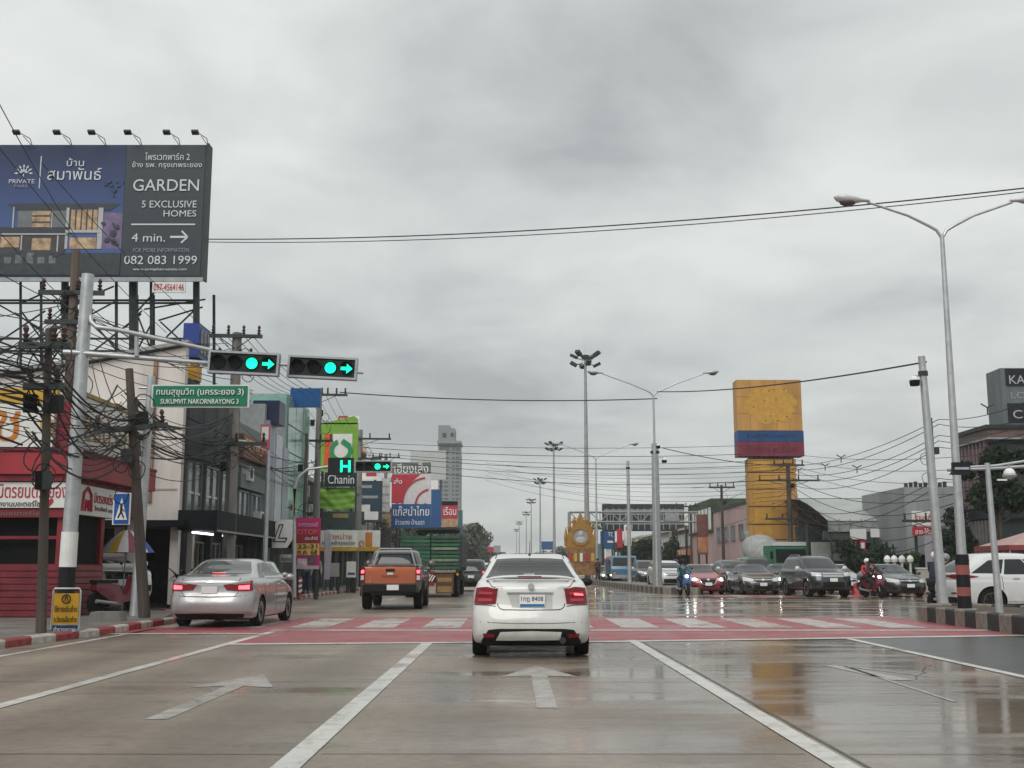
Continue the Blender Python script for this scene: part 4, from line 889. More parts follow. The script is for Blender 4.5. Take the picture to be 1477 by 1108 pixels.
# ---- red motorcycle shop at the corner ---------------------------------------------------
X0 = -10.5
def red_shop():
    t = thing('red_shop', 'red corner shop with white Thai sign boards and open bay on its right', 'shop', (0, 0, .13))
    Yf = 27.0
    MB().bb(-18, X0, Yf, 29.7, 0, 1.22).obj('lower_wall', BRICK, t)
    for i in range(8):
        MB().bb(X0 + .0005, X0 + .03, Yf + .02, 29.68, .02 + i * .15, .14 + i * .15).obj('cladding_board', mat('faded red board', (.26, .075, .075), .6, var=.2), t)
        MB().bb(-18, X0 - .02, Yf - .03, Yf - .0005, .02 + i * .15, .145 + i * .15).obj('cladding_board', BRICK, t)
    MB().bb(-18, X0 + .04, Yf - .06, 29.9, -.1, .0).obj('plinth', CREAM, t)
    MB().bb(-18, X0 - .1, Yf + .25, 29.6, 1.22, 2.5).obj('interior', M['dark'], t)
    for x in (-10.6, -12.3, -14.6): MB().bb(x - .06, x + .06, Yf, Yf + .12, 1.22, 2.5).obj('window_post', MAROON, t)
    MB().bb(-15.2, X0, Yf + .01, Yf + .09, 1.8, 1.87).obj('window_bar', MAROON, t)
    sh = MB().bb(-17, -13.35, Yf - .02, Yf + .02, 1.25, 2.3).obj('roller_shutter', CREAM, t)
    for i in range(8): MB().bb(-17, -13.34, Yf - .05, Yf - .021, 1.26 + i * .13, 1.37 + i * .13).obj('shutter_slat', CREAM, sh)
    MB().bb(X0 - .12, X0, 29.45, 29.7, 1.22, 2.5).obj('post', MAROON, t)
    # upper storey over the bay
    MB().bb(-18, X0, Yf + .05, 32.6, 2.5, 5.05).obj('upper_wall', MAROON, t)
    MB().bb(-18, -17.6, 29.7, 36.4, 0, 2.5).obj('back_wall', M['dark'], t)
    MB().bb(-10.75, X0, 32.3, 32.55, 0, 2.5).obj('post', BEIGE, t)
    MB().bb(-18, X0 + .25, Yf - .30, Yf + .04, 3.30, 3.82).obj('fascia', REDB, t); MB().bb(-18, X0 + .2, Yf - .22, Yf + .04, 3.14, 3.298).obj('fascia_lower_band', MAROON, t)  # second, darker band under the red one, in the maroon paint
    MB().bb(X0 + .001, X0 + .32, Yf + .045, 32.7, 3.28, 3.83).obj('fascia', REDB, t)
    MB().bb(-18, X0 + .35, Yf - .34, 32.7, 3.832, 3.90).obj('fascia_cap', MAROON, t)
    # white boards
    b = MB().bb(-18, X0 + .05, Yf - .16, Yf + .04, 2.52, 3.12).obj('sign_board', SGW, t)
    text('มิตรยนต์ระยอง', TRED, b, (-11.22, Yf - .17, 2.92), w=1.62, h=.34); text('รักงานมอเตอร์ไซค์', TBLK, b, (-11.5, Yf - .17, 2.62), w=1.15, h=.14)
    hrt = MB(); hp = [(.0, -.11), (.12, .03), (.11, .10), (.05, .13), (0, .08), (-.05, .13), (-.11, .10), (-.12, .03)]
    hrt.prism(hp, lambda u, v, w_: (u * .85 - 10.82, Yf - .165 - w_, v * .85 + 2.63), (0, .01)); hrt.obj('heart_emblem', TRED, b)
    b = MB().bb(-18, X0 + .02, Yf - .1, Yf + .04, 2.30, 2.50).obj('lower_sign_board', MAROON, t)
    text('จำหน่ายอะไหล่ซ่อมมอเตอร์ไซค์', TGRY, b, (-12.2, Yf - .11, 2.40), w=2.6, h=.11)
    b = MB().bb(X0 + .001, X0 + .14, Yf + .3, 30.7, 2.40, 3.12).obj('side_sign_board', SGW, t)
    lg = MB(); lg.tube([(X0 + .15, Yf + .65, 2.5), (X0 + .15, Yf + .72, 2.92), (X0 + .15, Yf + .98, 3.06), (X0 + .15, Yf + 1.2, 2.92), (X0 + .15, Yf + 1.25, 2.5)], .045, 6)
    lg.tube([(X0 + .15, Yf + .85, 2.5), (X0 + .15, Yf + .9, 2.75), (X0 + .15, Yf + .97, 2.6), (X0 + .15, Yf + 1.04, 2.75), (X0 + .15, Yf + 1.08, 2.5)], .04, 6); lg.obj('emblem', TRED, b)
    text('มิตรยนต์ระยอง', TRED, b, (X0 + .15, Yf + 2.45, 2.86), w=2.0, h=.26, face='+X'); text('โทรศัพท์ ๐๓๘', TGRY, b, (X0 + .15, Yf + 2.2, 2.60), w=1.4, h=.13, face='+X')
    MB().bb(X0 + .001, X0 + .08, 30.9, 32.3, 2.5, 3.0).obj('side_band', BRICK, t)
    # upper boards
    b = MB().bb(-18, X0 - .35, Yf - .12, Yf + .04, 3.95, 5.0).obj('upper_sign_board', SGW, t); MB().bb(-18, X0 - .3, Yf - .14, Yf + .04, 5.0, 5.35).obj('yellow_header', YEL, b)
    text('ธช', TORG, b, (-12.3, Yf - .13, 4.45), w=1.3, h=.72)
    dg = MB(); dg.ball((-11.0, Yf - .16, 4.5), .16, 10, 6, (1, .3, 1)); dg.ball((-10.95, Yf - .16, 4.3), .1, 8, 5, (1, .3, 1.2)); dg.obj('mascot_emblem', YEL, b)
    b = MB().bb(X0 + .001, X0 + .10, Yf + .35, 32.4, 3.95, 5.25).obj('side_upper_board', SGW, t)
    fr = MB(); fr.bb(X0, X0 + .14, Yf + .15, Yf + .345, 3.92, 5.35); fr.bb(X0, X0 + .14, 32.41, 32.6, 3.92, 5.35); fr.bb(X0, X0 + .14, Yf + .35, 32.4, 5.26, 5.36); fr.obj('board_frame', mat('ochre frame', (.36, .24, .06), .6, var=.3), b)
    text('ยนต์ระยอง', TGOLD, b, (X0 + .11, 29.9, 4.62), w=4.6, h=.78, face='+X')
    MB().bb(X0 + .101, X0 + .13, Yf + .4, 32.3, 3.97, 4.15).obj('tube_light_case', M['white'], b)
    MB().bb(-18, X0 + .0, Yf + .06, 32.5, 5.05, 5.12).obj('roof', GROUND, t)
red_shop()
# ---- grey shophouse with a tall pale side wall --------------------------------------------
def grey_shophouse():
    t = thing('grey_shophouse', 'charcoal clad shophouse with tall pale side wall and black canopy behind the red shop', 'building', (0, 0, .13))
    X = -10.6; Y0 = 36.6
    sw = MB(); sw.prism([(X, 2.5), (-19, 2.5), (-19, 6.9), (-13.6, 7.7), (X, 8.25)], lambda u, v, w_: (u, w_, v), (Y0, Y0 + .3)); sw.obj('side_wall', BEIGE, t)
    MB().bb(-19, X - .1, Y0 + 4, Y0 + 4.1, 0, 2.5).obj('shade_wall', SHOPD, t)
    for x in (-10.72, -12.5, -14.6): MB().bb(x - .13, x + .13, Y0 + .02, Y0 + .28, 0, 2.498).obj('column', BEIGE, t)
    MB().bb(-16, X + .3, Y0 - .5, Y0 - .001, 2.42, 2.62).obj('side_canopy', DKC, t)
    MB().bb(-11.62, -11.5, Y0 - .08, Y0 - .001, 3.2, 7.9).obj('drain_pipe', mat('rusty pipe', (.28, .17, .10), .7, var=.3), t)
    for z in (3.6, 5.6): MB().bb(-19, X - .1, Y0 - .03, Y0 - .001, z, z + .05).obj('string_course', CREAM, t)
    rf = MB(); rf.prism([(-19.2, 6.95), (-13.6, 7.78), (X + .1, 8.33), (X + .1, 8.45), (-13.6, 7.9), (-19.2, 7.07)], lambda u, v, w_: (u, w_, v), (Y0 - .2, Y0 + .6)); rf.obj('roof', mat('roof sheet', (.33, .33, .32), .5, var=.2), t)
    MB().bb(-19, X, Y0 + .3, 43.6, 2.6, 7.3).obj('block', CLAD, t)
    MB().bb(-19, X, 43.61, 48.6, 2.6, 6.75).obj('block', TEAL, t)
    # cladding panels, upper part
    for i in range(4):
        for j in range(2): MB().bb(X + .001, X + .10, Y0 + .35 + i * 1.72, Y0 + 2.03 + i * 1.72, 4.75 + j * 1.2, 5.92 + j * 1.2).obj('cladding_panel', CLAD, t)
    for i in range(3): win_x(t, X, Y0 + .6 + i * 2.25, Y0 + 2.3 + i * 2.25, 2.95, 4.6, mat('grey window frame', (.20, .19, .18), .5), 2)
    for i in range(3): MB().bb(X + .0005, X + .05, Y0 + .7 + i * 2.25, Y0 + 2.2 + i * 2.25, 3.55, 3.62).obj('transom', M['white'], t)
    for i in range(2): win_x(t, X, 44.3 + i * 2.1, 45.9 + i * 2.1, 2.95, 4.1, M['steel'], 2)
    MB().bb(X + .001, X + .22, 43.8, 48.5, 4.2, 4.75).obj('sign_band', TEAL, t)
    b = MB().bb(X + .001, X + .3, 43.75, 48.4, 5.35, 6.25).obj('letter_board', mat('brown board', (.20, .10, .06), .6), t)
    text('NEST|CAFE', mat('peach letters', (.62, .36, .22), .5, var=0), b, (X + .32, 46.1, 5.8), w=4.2, h=.62, face='+X', ext=.03)
    # black canopy and dark shopfront
    c = MB(); c.bb(X + .001, X + 1.25, Y0 - .1, 53.3, 2.32, 2.95); c.obj('canopy', DKC, t)
    MB().bb(X + 1.26, X + 1.30, Y0 - .1, 53.3, 2.27, 2.33).obj('canopy_edge', M['steel'], t)
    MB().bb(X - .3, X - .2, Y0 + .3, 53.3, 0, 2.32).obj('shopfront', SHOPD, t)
    for y in (38.2, 40.5, 43.6, 46.2, 48.6, 51): MB().bb(X - .12, X + .06, y - .12, y + .12, 0, 2.32).obj('column', CREAM if y < 39 else CLAD, t)
    MB().box((X + .5, 37.7, 2.25), (.10, 2.3, .06)).obj('strip_light', mat('lit strip light', (1, 1, 1), .4, var=0, emit=(.92, .97, 1), es=2.5), t)
    MB().box((X + .5, 41.2, 2.25), (.10, 1.6, .06)).obj('strip_light', _M['lit strip light'], t)
    for y in (38.9, 41.2, 44.5): win_x(t, X - .2, y, y + 1.3, .2, 2.0, M['steel'], 2, gm=M['glass'])
    # tall pale tower panels past the orange letters
    PB = mat('pale blue panel', (.30, .36, .42), .4, var=.25, scale=.8, streak=True)
    MB().bb(-19, X, 48.61, 53.3, 2.6, 8.1).obj('block', mat('light grey render', (.40, .42, .43), .7, var=.15), t)
    for k, (a, b_) in enumerate(((48.7, 50.1), (50.3, 51.7), (51.9, 53.2))): MB().bb(X + .001, X + .2, a, b_, 3.0, 7.4 - k * .4).obj('blue_panel', PB if k != 1 else mat('bright white panel', (.6, .62, .65), .4), t)
    MB().bb(X - .6, X + .55, 49.0, 50.3, 7.3, 8.3).obj('air_box', mat('navy box', (.02, .03, .08), .4), t)
grey_shophouse()
def mint_tower():
    t = thing('mint_glass_shop', 'narrow mint green glass fronted building left of the green tyre sign', 'building', (0, 0, .13))
    X = -10.6; MB().bb(-18, X - .05, 53.6, 59.5, 0, 9.3).obj('block', mat('mint render', (.30, .42, .38), .5, var=.15, streak=True), t)
    MG = mat('mint glass', (.22, .42, .37), .12, spec=.8, var=.25, scale=.7)
    for i in range(3):
        for j in range(5): MB().bb(X - .049, X + .02, 53.8 + i * 1.9, 55.6 + i * 1.9, 2.7 + j * 1.3, 3.93 + j * 1.3).obj('glass_panel', MG, t)
    for j in range(5): MB().bb(-12.4, X - .06, 53.52, 53.6, 2.7 + j * 1.3, 3.93 + j * 1.3).obj('glass_panel', MG, t)
    MB().bb(X - .04, X + .5, 53.6, 59.5, 2.1, 2.55).obj('canopy', DKC, t); MB().bb(X - .1, X - .04, 53.7, 59.4, 0, 2.1).obj('shopfront', SHOPD, t)
mint_tower()
# ---- generic shophouses further along -------------------------------------------------------
def shophouse(nm, label, Y0, Y1, H, wall, sign, stext, side=1, X=-10.8, floors=2, fm=None, depth=9, tm=None, bays=None):
    t = thing(nm, label, 'building', (0, 0, .13)); s = side
    MB().bb(X - s * depth, X, Y0, Y1, 0, H).obj('block', wall, t)
    MB().bb(X - s * depth, X + s * .25, Y0 - .15, Y1 + .15, H, H + .22).obj('parapet', CREAM, t)
    n = bays or max(2, int((Y1 - Y0) / 2.6)); w = (Y1 - Y0) / n; fh = (H - 3.1) / max(1, floors - 1)
    for f in range(floors - 1):
        for i in range(n):
            z = 3.2 + f * fh; win_x(t, X, Y0 + i * w + .45, Y0 + (i + 1) * w - .45, z + .3, z + min(1.5, fh - .5), fm or M['white'], 2, s)
    for f in range(floors - 1):       # windows on the wall that faces the junction
        z = 3.2 + f * fh
        for k in range(2): win_y(t, Y0, *sorted((X - s * (1.2 + k * 2.6), X - s * (2.6 + k * 2.6))), z + .3, z + min(1.5, fh - .5), fm or M['white'], 2)
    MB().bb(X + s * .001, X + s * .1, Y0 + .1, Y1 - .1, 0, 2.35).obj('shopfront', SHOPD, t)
    MB().bb(X + s * .001, X + s * 1.1, Y0, Y1, 2.36, 2.46).obj('canopy', DKC, t)
    b = MB().bb(X + s * .002, X + s * .35, Y0 + .2, Y1 - .2, 2.47, 3.15).obj('sign_board', sign, t)
    if stext: text(stext, tm or M['letter'], b, (X + s * .36, (Y0 + Y1) / 2, 2.81), w=(Y1 - Y0) * .7, h=.42, face='+X' if s > 0 else '-X')
    for i in range(n + 1): MB().bb(X + s * .101, X + s * .25, Y0 + i * w - .12 + (.12 if i == 0 else 0) - (.12 if i == n else 0), Y0 + i * w + .12 + (.12 if i == 0 else 0) - (.12 if i == n else 0), 0, 2.35).obj('pillar', wall, t)
    return t
GRW = mat('grey stained render', (.24, .24, .23), .85, var=.3, scale=.4, streak=True); BRN = mat('brown render', (.20, .14, .11), .8, var=.25, scale=.4); DGN = mat('dark green grey render', (.05, .07, .065), .7, var=.3)
SB = mat('sign blue panel', (.02, .08, .22), .5, var=.15); SR = mat('sign red panel', (.42, .03, .05), .5, var=.15); SO = mat('sign orange panel', (.55, .20, .04), .5, var=.15); SGN = mat('sign lime panel', (.22, .38, .06), .5, var=.2)
shophouse('dark_shophouse', 'dark shophouse under the lime green tarpaulin with a white and orange sign', 61, 76, 5.9, DGN, SGW, 'จำหน่าย อะไหล่ กรองน้ำทุกชนิด', X=-11.4, floors=2, tm=TORG)
shophouse('grey_row_shop', 'grey shophouse with an orange sign beyond the dark shophouse', 77, 92, 6.3, GRW, SO, 'สมบูรณ์', X=-11.6, floors=2)
shophouse('blue_sign_shop', 'grey shophouse with a blue shop sign under the big red and white hoarding', 93, 112, 6.6, GRW, SB, 'แก๊สนำไทย', X=-11.6, floors=2)
shophouse('brown_row_shop', 'brown shophouse far along the left pavement beyond the blue sign', 113, 136, 6.5, BRN, SR, 'เรือนแพ', X=-11.6, floors=2)
shophouse('cream_row_shop', 'far cream shophouse on the left behind the roadside trees', 138, 170, 6.2, CREAM, SGN, '', X=-11.6, floors=2)
shophouse('last_grey_shop', 'farthest grey shophouse of the left row', 173, 230, 7.2, GRW, SB, '', X=-12.5, floors=2)
# ---- roadside hoardings (frontal) -----------------------------------------------------------
def hoard(nm, label, box, D, panel, texts=(), frame=None, legs=True, t_=.25, to=0.0, cat='sign', rects=(), lname='sign_panel'):
    x0, y0, x1, y1 = box; a = P(x0, y0, D); b = P(x1, y1, D); cx_ = (a.x + b.x) / 2; w = b.x - a.x; h = a.z - b.z
    t = thing(nm, label, cat, (cx_, D, to)); zc = (a.z + b.z) / 2 - to
    p = MB().box((0, t_ / 2, zc), (w, t_, h)).obj(lname, panel, t)
    if frame:
        f = MB(); q = .06 * max(1, h * .25)
        f.box((0, t_ / 2, zc + h / 2 + q / 2), (w + 2 * q, t_ + .06, q)); f.box((0, t_ / 2, zc - h / 2 - q / 2), (w + 2 * q, t_ + .06, q))
        for s in (-1, 1): f.box((s * (w / 2 + q / 2), t_ / 2, zc), (q, t_ + .058, h))
        f.obj('frame', frame, t)
    X_ = lambda px: (P(px, (y0 + y1) / 2, D).x - cx_); Z_ = lambda py: P((x0 + x1) / 2, py, D).z - to
    for k, (u0, v0, u1, v1, m) in enumerate(rects):
        xa, xb, za, zb = X_(u0), X_(u1), Z_(v1), Z_(v0); MB().bb(xa, xb, -.02 - .004 * k, -.001, za, zb).obj('printed_panel', m, p)
    for (s, m, u0, v0, u1, v1) in texts:
        text(s, m, p, ((X_(u0) + X_(u1)) / 2, -.05, (Z_(v0) + Z_(v1)) / 2), w=X_(u1) - X_(u0), h=Z_(v0) - Z_(v1), ext=.01)
    if legs:
        zb = zc - h / 2
        for s in (-.36, .36): MB().cyl((s * w, t_ / 2 + .1, 0), (s * w, t_ / 2 + .1, zb + .05), .09, n=8).obj('post', M['dsteel'], t)
    return t, p, X_, Z_
def ring(mb, cx_, y, cz, r0, r1, a0=0, a1=360, n=26, t_=.03):
    v = []
    for i in range(n + 1):
        a = R(a0 + (a1 - a0) * i / n)
        for r in (r0, r1):
            for yy in (y, y - t_): v.append((cx_ + r * math.cos(a), yy, cz + r * math.sin(a)))
    f = []
    for i in range(n):
        k = i * 4; f += [(k, k + 1, k + 5, k + 4), (k + 2, k + 6, k + 7, k + 3), (k + 1, k + 3, k + 7, k + 5), (k, k + 4, k + 6, k + 2)]
    f += [(0, 2, 3, 1), (n * 4, n * 4 + 1, n * 4 + 3, n * 4 + 2)]
    return mb.add(v, f)
LIME = mat('lime panel', (.18, .36, .045), .5, var=.15)
t, p, X_, Z_ = hoard('tyre_sign', 'tall lime green framed sign with a red strip and round green arrow emblem', (458, 610, 515, 680), 66, LIME, rects=[(468, 626, 479, 676, mat('orange red strip', (.60, .10, .03), .5)), (480, 626, 508, 672, SGW)])
mb = MB(); ring(mb, X_(492), -.05, Z_(650), .42, .66, 110, 400); mb.obj('ring_emblem', mat('emblem green', (.02, .26, .09), .4), p)
mb = MB(); mb.box((X_(499), -.07, Z_(640)), (.55, .03, .3), ry=R(35)); mb.obj('arrow_emblem', mat('emblem green', (.02, .26, .09)), p)
pr = MB(); pr.prism([(X_(458), Z_(612)), (X_(510), Z_(600)), (X_(515), Z_(604)), (X_(515), Z_(612))], lambda u, v, w_: (u, w_, v), (.0, .25)); pr.obj('slanting_cap', LIME, t)
hoard('red_white_sign', 'small red and white sign on a thin pole behind the lime green sign', (488, 600, 518, 630), 86, SGW, [('MK', M['letter'], 491, 603, 502, 609)], rects=[(488, 600, 502, 613, SR)], t_=.12)
hoard('script_sign', 'dark green shop sign with white handwritten lettering Chanin', (468, 681, 514, 702), 64, mat('bottle green sign', (.012, .04, .035), .45), [('Chanin', M['letter'], 473, 685, 511, 698)], legs=False)
tp = thing('lime_tarpaulin', 'creased lime green tarpaulin hung on the front below the handwritten sign', 'tarpaulin', (0, 64.2, 0))
a = P(462, 703, 64.2); b = P(511, 733, 64.2); mb = MB(); V = []; nx, nz = 30, 16
for i in range(nx + 1):
    for j in range(nz + 1):
        u, v = i / nx, j / nz; V.append((a.x + (b.x - a.x) * u, .05 * math.sin(7 * u + 4 * v + 2 * math.sin(5 * v)) + .02 * math.sin(17 * u - 11 * v) + .02 * math.sin(23 * v + 3 * u), a.z + (b.z - a.z) * v - .12 * math.sin(math.pi * u) * v))
mb.add(V, [(i * (nz + 1) + j, (i + 1) * (nz + 1) + j, (i + 1) * (nz + 1) + j + 1, i * (nz + 1) + j + 1) for i in range(nx) for j in range(nz)]); mb.obj('cloth', mat('lime cloth', (.20, .42, .05), .55, var=.12), tp, True)
hoard('kiosk_board', 'dark boxed balcony sign beneath the lime green tarpaulin', (466, 738, 512, 764), 63.5, DGN, rects=[(480, 741, 502, 747, mat('tan strip', (.35, .26, .12), .6))], legs=False)
hoard('white_orange_sign', 'white sign with orange and black Thai letters above the yellow strip', (462, 765, 515, 792), 60.5, SGW, [('จำหน่าย', TORG, 472, 769, 508, 777), ('กรองน้ำทุกชนิด', TBLK, 465, 780, 512, 787)], rects=[(462, 789, 515, 795, YEL)], t_=.15)
hoard('orange_banner', 'white banner with an orange block between the white Thai sign and the lorry', (516, 765, 548, 790), 68, SGW, [('ด', TORG, 518, 780, 525, 788)], rects=[(527, 768, 537, 792, SO), (516, 789, 548, 795, YEL)], t_=.12)
hoard('dark_billboard', 'dark framed billboard with white lettering right of the handwritten sign', (514, 695, 549, 752), 78, mat('billboard navy', (.03, .06, .09), .4), [], frame=M['dsteel'], rects=[(518, 700, 536, 704, M['steel']), (518, 715, 545, 719, M['steel']), (518, 728, 534, 738, SGW), (526, 738, 546, 750, SGW)])
hoard('white_red_billboard', 'white board with a red triangle between the green lights and the dark billboard', (515, 676, 545, 692), 92, SGW, rects=[(528, 679, 543, 687, SR)])
t, p, X_, Z_ = hoard('red_white_hoarding', 'big red and white hoarding topped by grey board with white Thai letters', (565, 684, 621, 726), 98, mat('hoarding white', (.58, .55, .54), .5), [('ส่ง', M['letter'], 568, 690, 580, 698)], rects=[(565, 684, 582, 726, SR)])
MB().box((0, .1, Z_(675)), (X_(621) - X_(565), .2, Z_(667) - Z_(683))).obj('top_board', mat('grey top board', (.12, .135, .12), .6), t)
text('เฮียงเส็ง', M['letter'], t, ((X_(567) + X_(619)) / 2, -.03, Z_(675)), w=X_(617) - X_(568), h=Z_(668) - Z_(683))
q = MB(); ring(q, X_(616), -.05, Z_(724), 2.0, 2.12, 95, 180); ring(q, X_(622), -.05, Z_(728), 1.25, 1.38, 100, 180); q.obj('curved_stripe', SR, p)
q = MB(); q.prism([(X_(582), Z_(684)), (X_(606), Z_(684)), (X_(592), Z_(697)), (X_(585), Z_(710)), (X_(582), Z_(724))], lambda u, v, w_: (u, w_, v), (-.03, -.001)); q.obj('printed_panel', SR, p)
hoard('blue_text_hoarding', 'long dark blue hoarding with white Thai letters below the red and white one', (565, 727, 621, 762), 97, SB, [('แก๊สนำไทย', M['letter'], 567, 730, 619, 744), ('ข้าวแกง บ้านเรา', M['letter'], 570, 749, 612, 757)])
hoard('blank_white_hoarding', 'blank white hoarding in front of the tall grey tower', (592, 650, 643, 692), 128, mat('blank hoarding', (.42, .44, .43), .5, var=.06), t_=.4)
hoard('blue_column_sign', 'narrow dark blue upright sign right of the red and white hoarding', (622, 706, 636, 762), 112, SB)
hoard('red_thai_sign', 'red sign with white Thai letters and dark cap in front of the tower base', (637, 729, 660, 748), 140, SR, [('เรือน', M['letter'], 640, 731, 658, 743)], rects=[(637, 723, 660, 729, M['dark'])])
hoard('tan_sign', 'tan food picture board beneath the red Thai sign', (637, 749, 660, 768), 139, mat('tan print', (.42, .27, .15), .6, var=.5, scale=1.5))
hoard('teal_strip_sign', 'thin dark teal sign edge right of the tan board', (661, 736, 667, 778), 150, mat('teal sign', (.04, .12, .13), .5))
hoard('brown_slant_board', 'brown wooden coloured board hung between poles left of the blue hoarding', (547, 742, 563, 762), 84, mat('brown board print', (.25, .17, .08), .6, var=.3))
hoard('blue_overhead_sign', 'plain blue sign board high on a pole above the mint building', (419, 560, 462, 587), 55, mat('plain sign blue', (.008, .085, .26), .45, var=.12), legs=False)
t, p, X_, Z_ = hoard('fair_banner', 'magenta fair banner with OTOP letters and yellow date strip by the kerb', (427, 747, 461, 821), 47.5, mat('magenta print', (.42, .02, .13), .5, var=.12), [('เทศกาลของดี', mat('lilac letters', (.6, .4, .5), .5, var=0), 430, 753, 458, 760), ('OTOP', TORG, 429, 764, 458, 771), ('ประจำปี', M['letter'], 440, 774, 458, 779), ('22-31', TBLK, 430, 785, 458, 791), ('ก.ค. 68', TBLK, 430, 793, 458, 800)],
      rects=[(427, 772, 461, 784, mat('dark red print', (.26, .02, .04), .5)), (427, 784, 461, 801, mat('yellow print', (.60, .38, .10), .5)), (430, 806, 444, 818, mat('pale print', (.5, .42, .45), .5, var=.5, scale=4)), (444, 804, 457, 812, mat('dark print', (.08, .1, .12), .5, var=.6, scale=4)), (427, 816, 461, 821, mat('grey print', (.4, .36, .38), .5))], frame=None, t_=.04)
# hexagon sign with the outlined L
def hex_sign():
    D = 45.5; c = P(405, 770, D); t = thing('hexagon_sign', 'white hexagonal hanging sign with a black outlined letter L', 'sign', (c.x, D, 0)); k = D / F
    pts = [(-14, -6), (-5, -20), (16, -20), (16, 8), (9, 20), (-12, 20)]
    m = MB(); m.prism([(x * k, c.z - y * k) for x, y in pts], lambda u, v, w_: (u, w_, v), (0, .15)); p = m.obj('sign_panel', SGW, t)
    m = MB(); P_ = [(-.5, 12), (8, -12), (-8, 8), (8, 12)]
    def seg(a, b, r=.022): m.cyl((a[0] * k, -.01, c.z - a[1] * k), (b[0] * k, -.01, c.z - b[1] * k), r, n=6)
    o = [(-2, -13), (3, -13), (-3, 6), (9, 6), (7, 11), (-10, 11), (-2, -13)]
    for a, b in zip(o[:-1], o[1:]): seg(a, b)
    m.obj('letter_outline', TBLK, p)
    MB().cyl((.45, .1, c.z + .3), (-1.2, .1, c.z + .3), .03).obj('bracket', M['dsteel'], t)
hex_sign()
# ---- distant tower -------------------------------------------------------------------------------
def tower():
    D = 430; k = D / F; c = P(645, 820, D); t = thing('tower_block', 'tall grey high rise with stepped top far behind the signs', 'tower', (c.x, D, 0)); TM = mat('tower concrete', (.20, .215, .22), .8, var=.12, scale=.05)
    z = lambda py: P(645, py, D).z
    MB().bb(-15 * k, 17.5 * k, 0, 14, 0, z(652)).obj('main_block', TM, t)
    MB().bb(-15 * k, 2 * k, 1, 13, z(652) + .02, z(613)).obj('upper_block', TM, t); MB().bb(2 * k + .02, 9 * k, 1, 13, z(652) + .02, z(617)).obj('upper_block', TM, t)
    MB().bb(-16 * k, 18.5 * k, -.6, 14.6, z(636) - 1, z(636)).obj('crown_ledge', TM, t); MB().bb(9 * k + .02, 17 * k, 1, 13, z(652) + .02, z(636) - 1.01).obj('upper_block', TM, t)
    for (u0, u1, v0, v1) in ((-9, -3, 624, 631), (3, 7.5, 624, 630)): MB().bb(u0 * k, u1 * k, .9, 1 - .001, z(v1), z(v0)).obj('window', M['glass'], t)
    for i in range(26):
        zz_ = 8 + i * 1.55
        for (u0, u1) in ((-13, -7), (-5.5, .5), (6, 9), (11, 16)): MB().bb(u0 * k, u1 * k, -.08, -.002, zz_, zz_ + .75).obj('window', mat('tower window', (.06, .075, .08), .2), t)
tower()
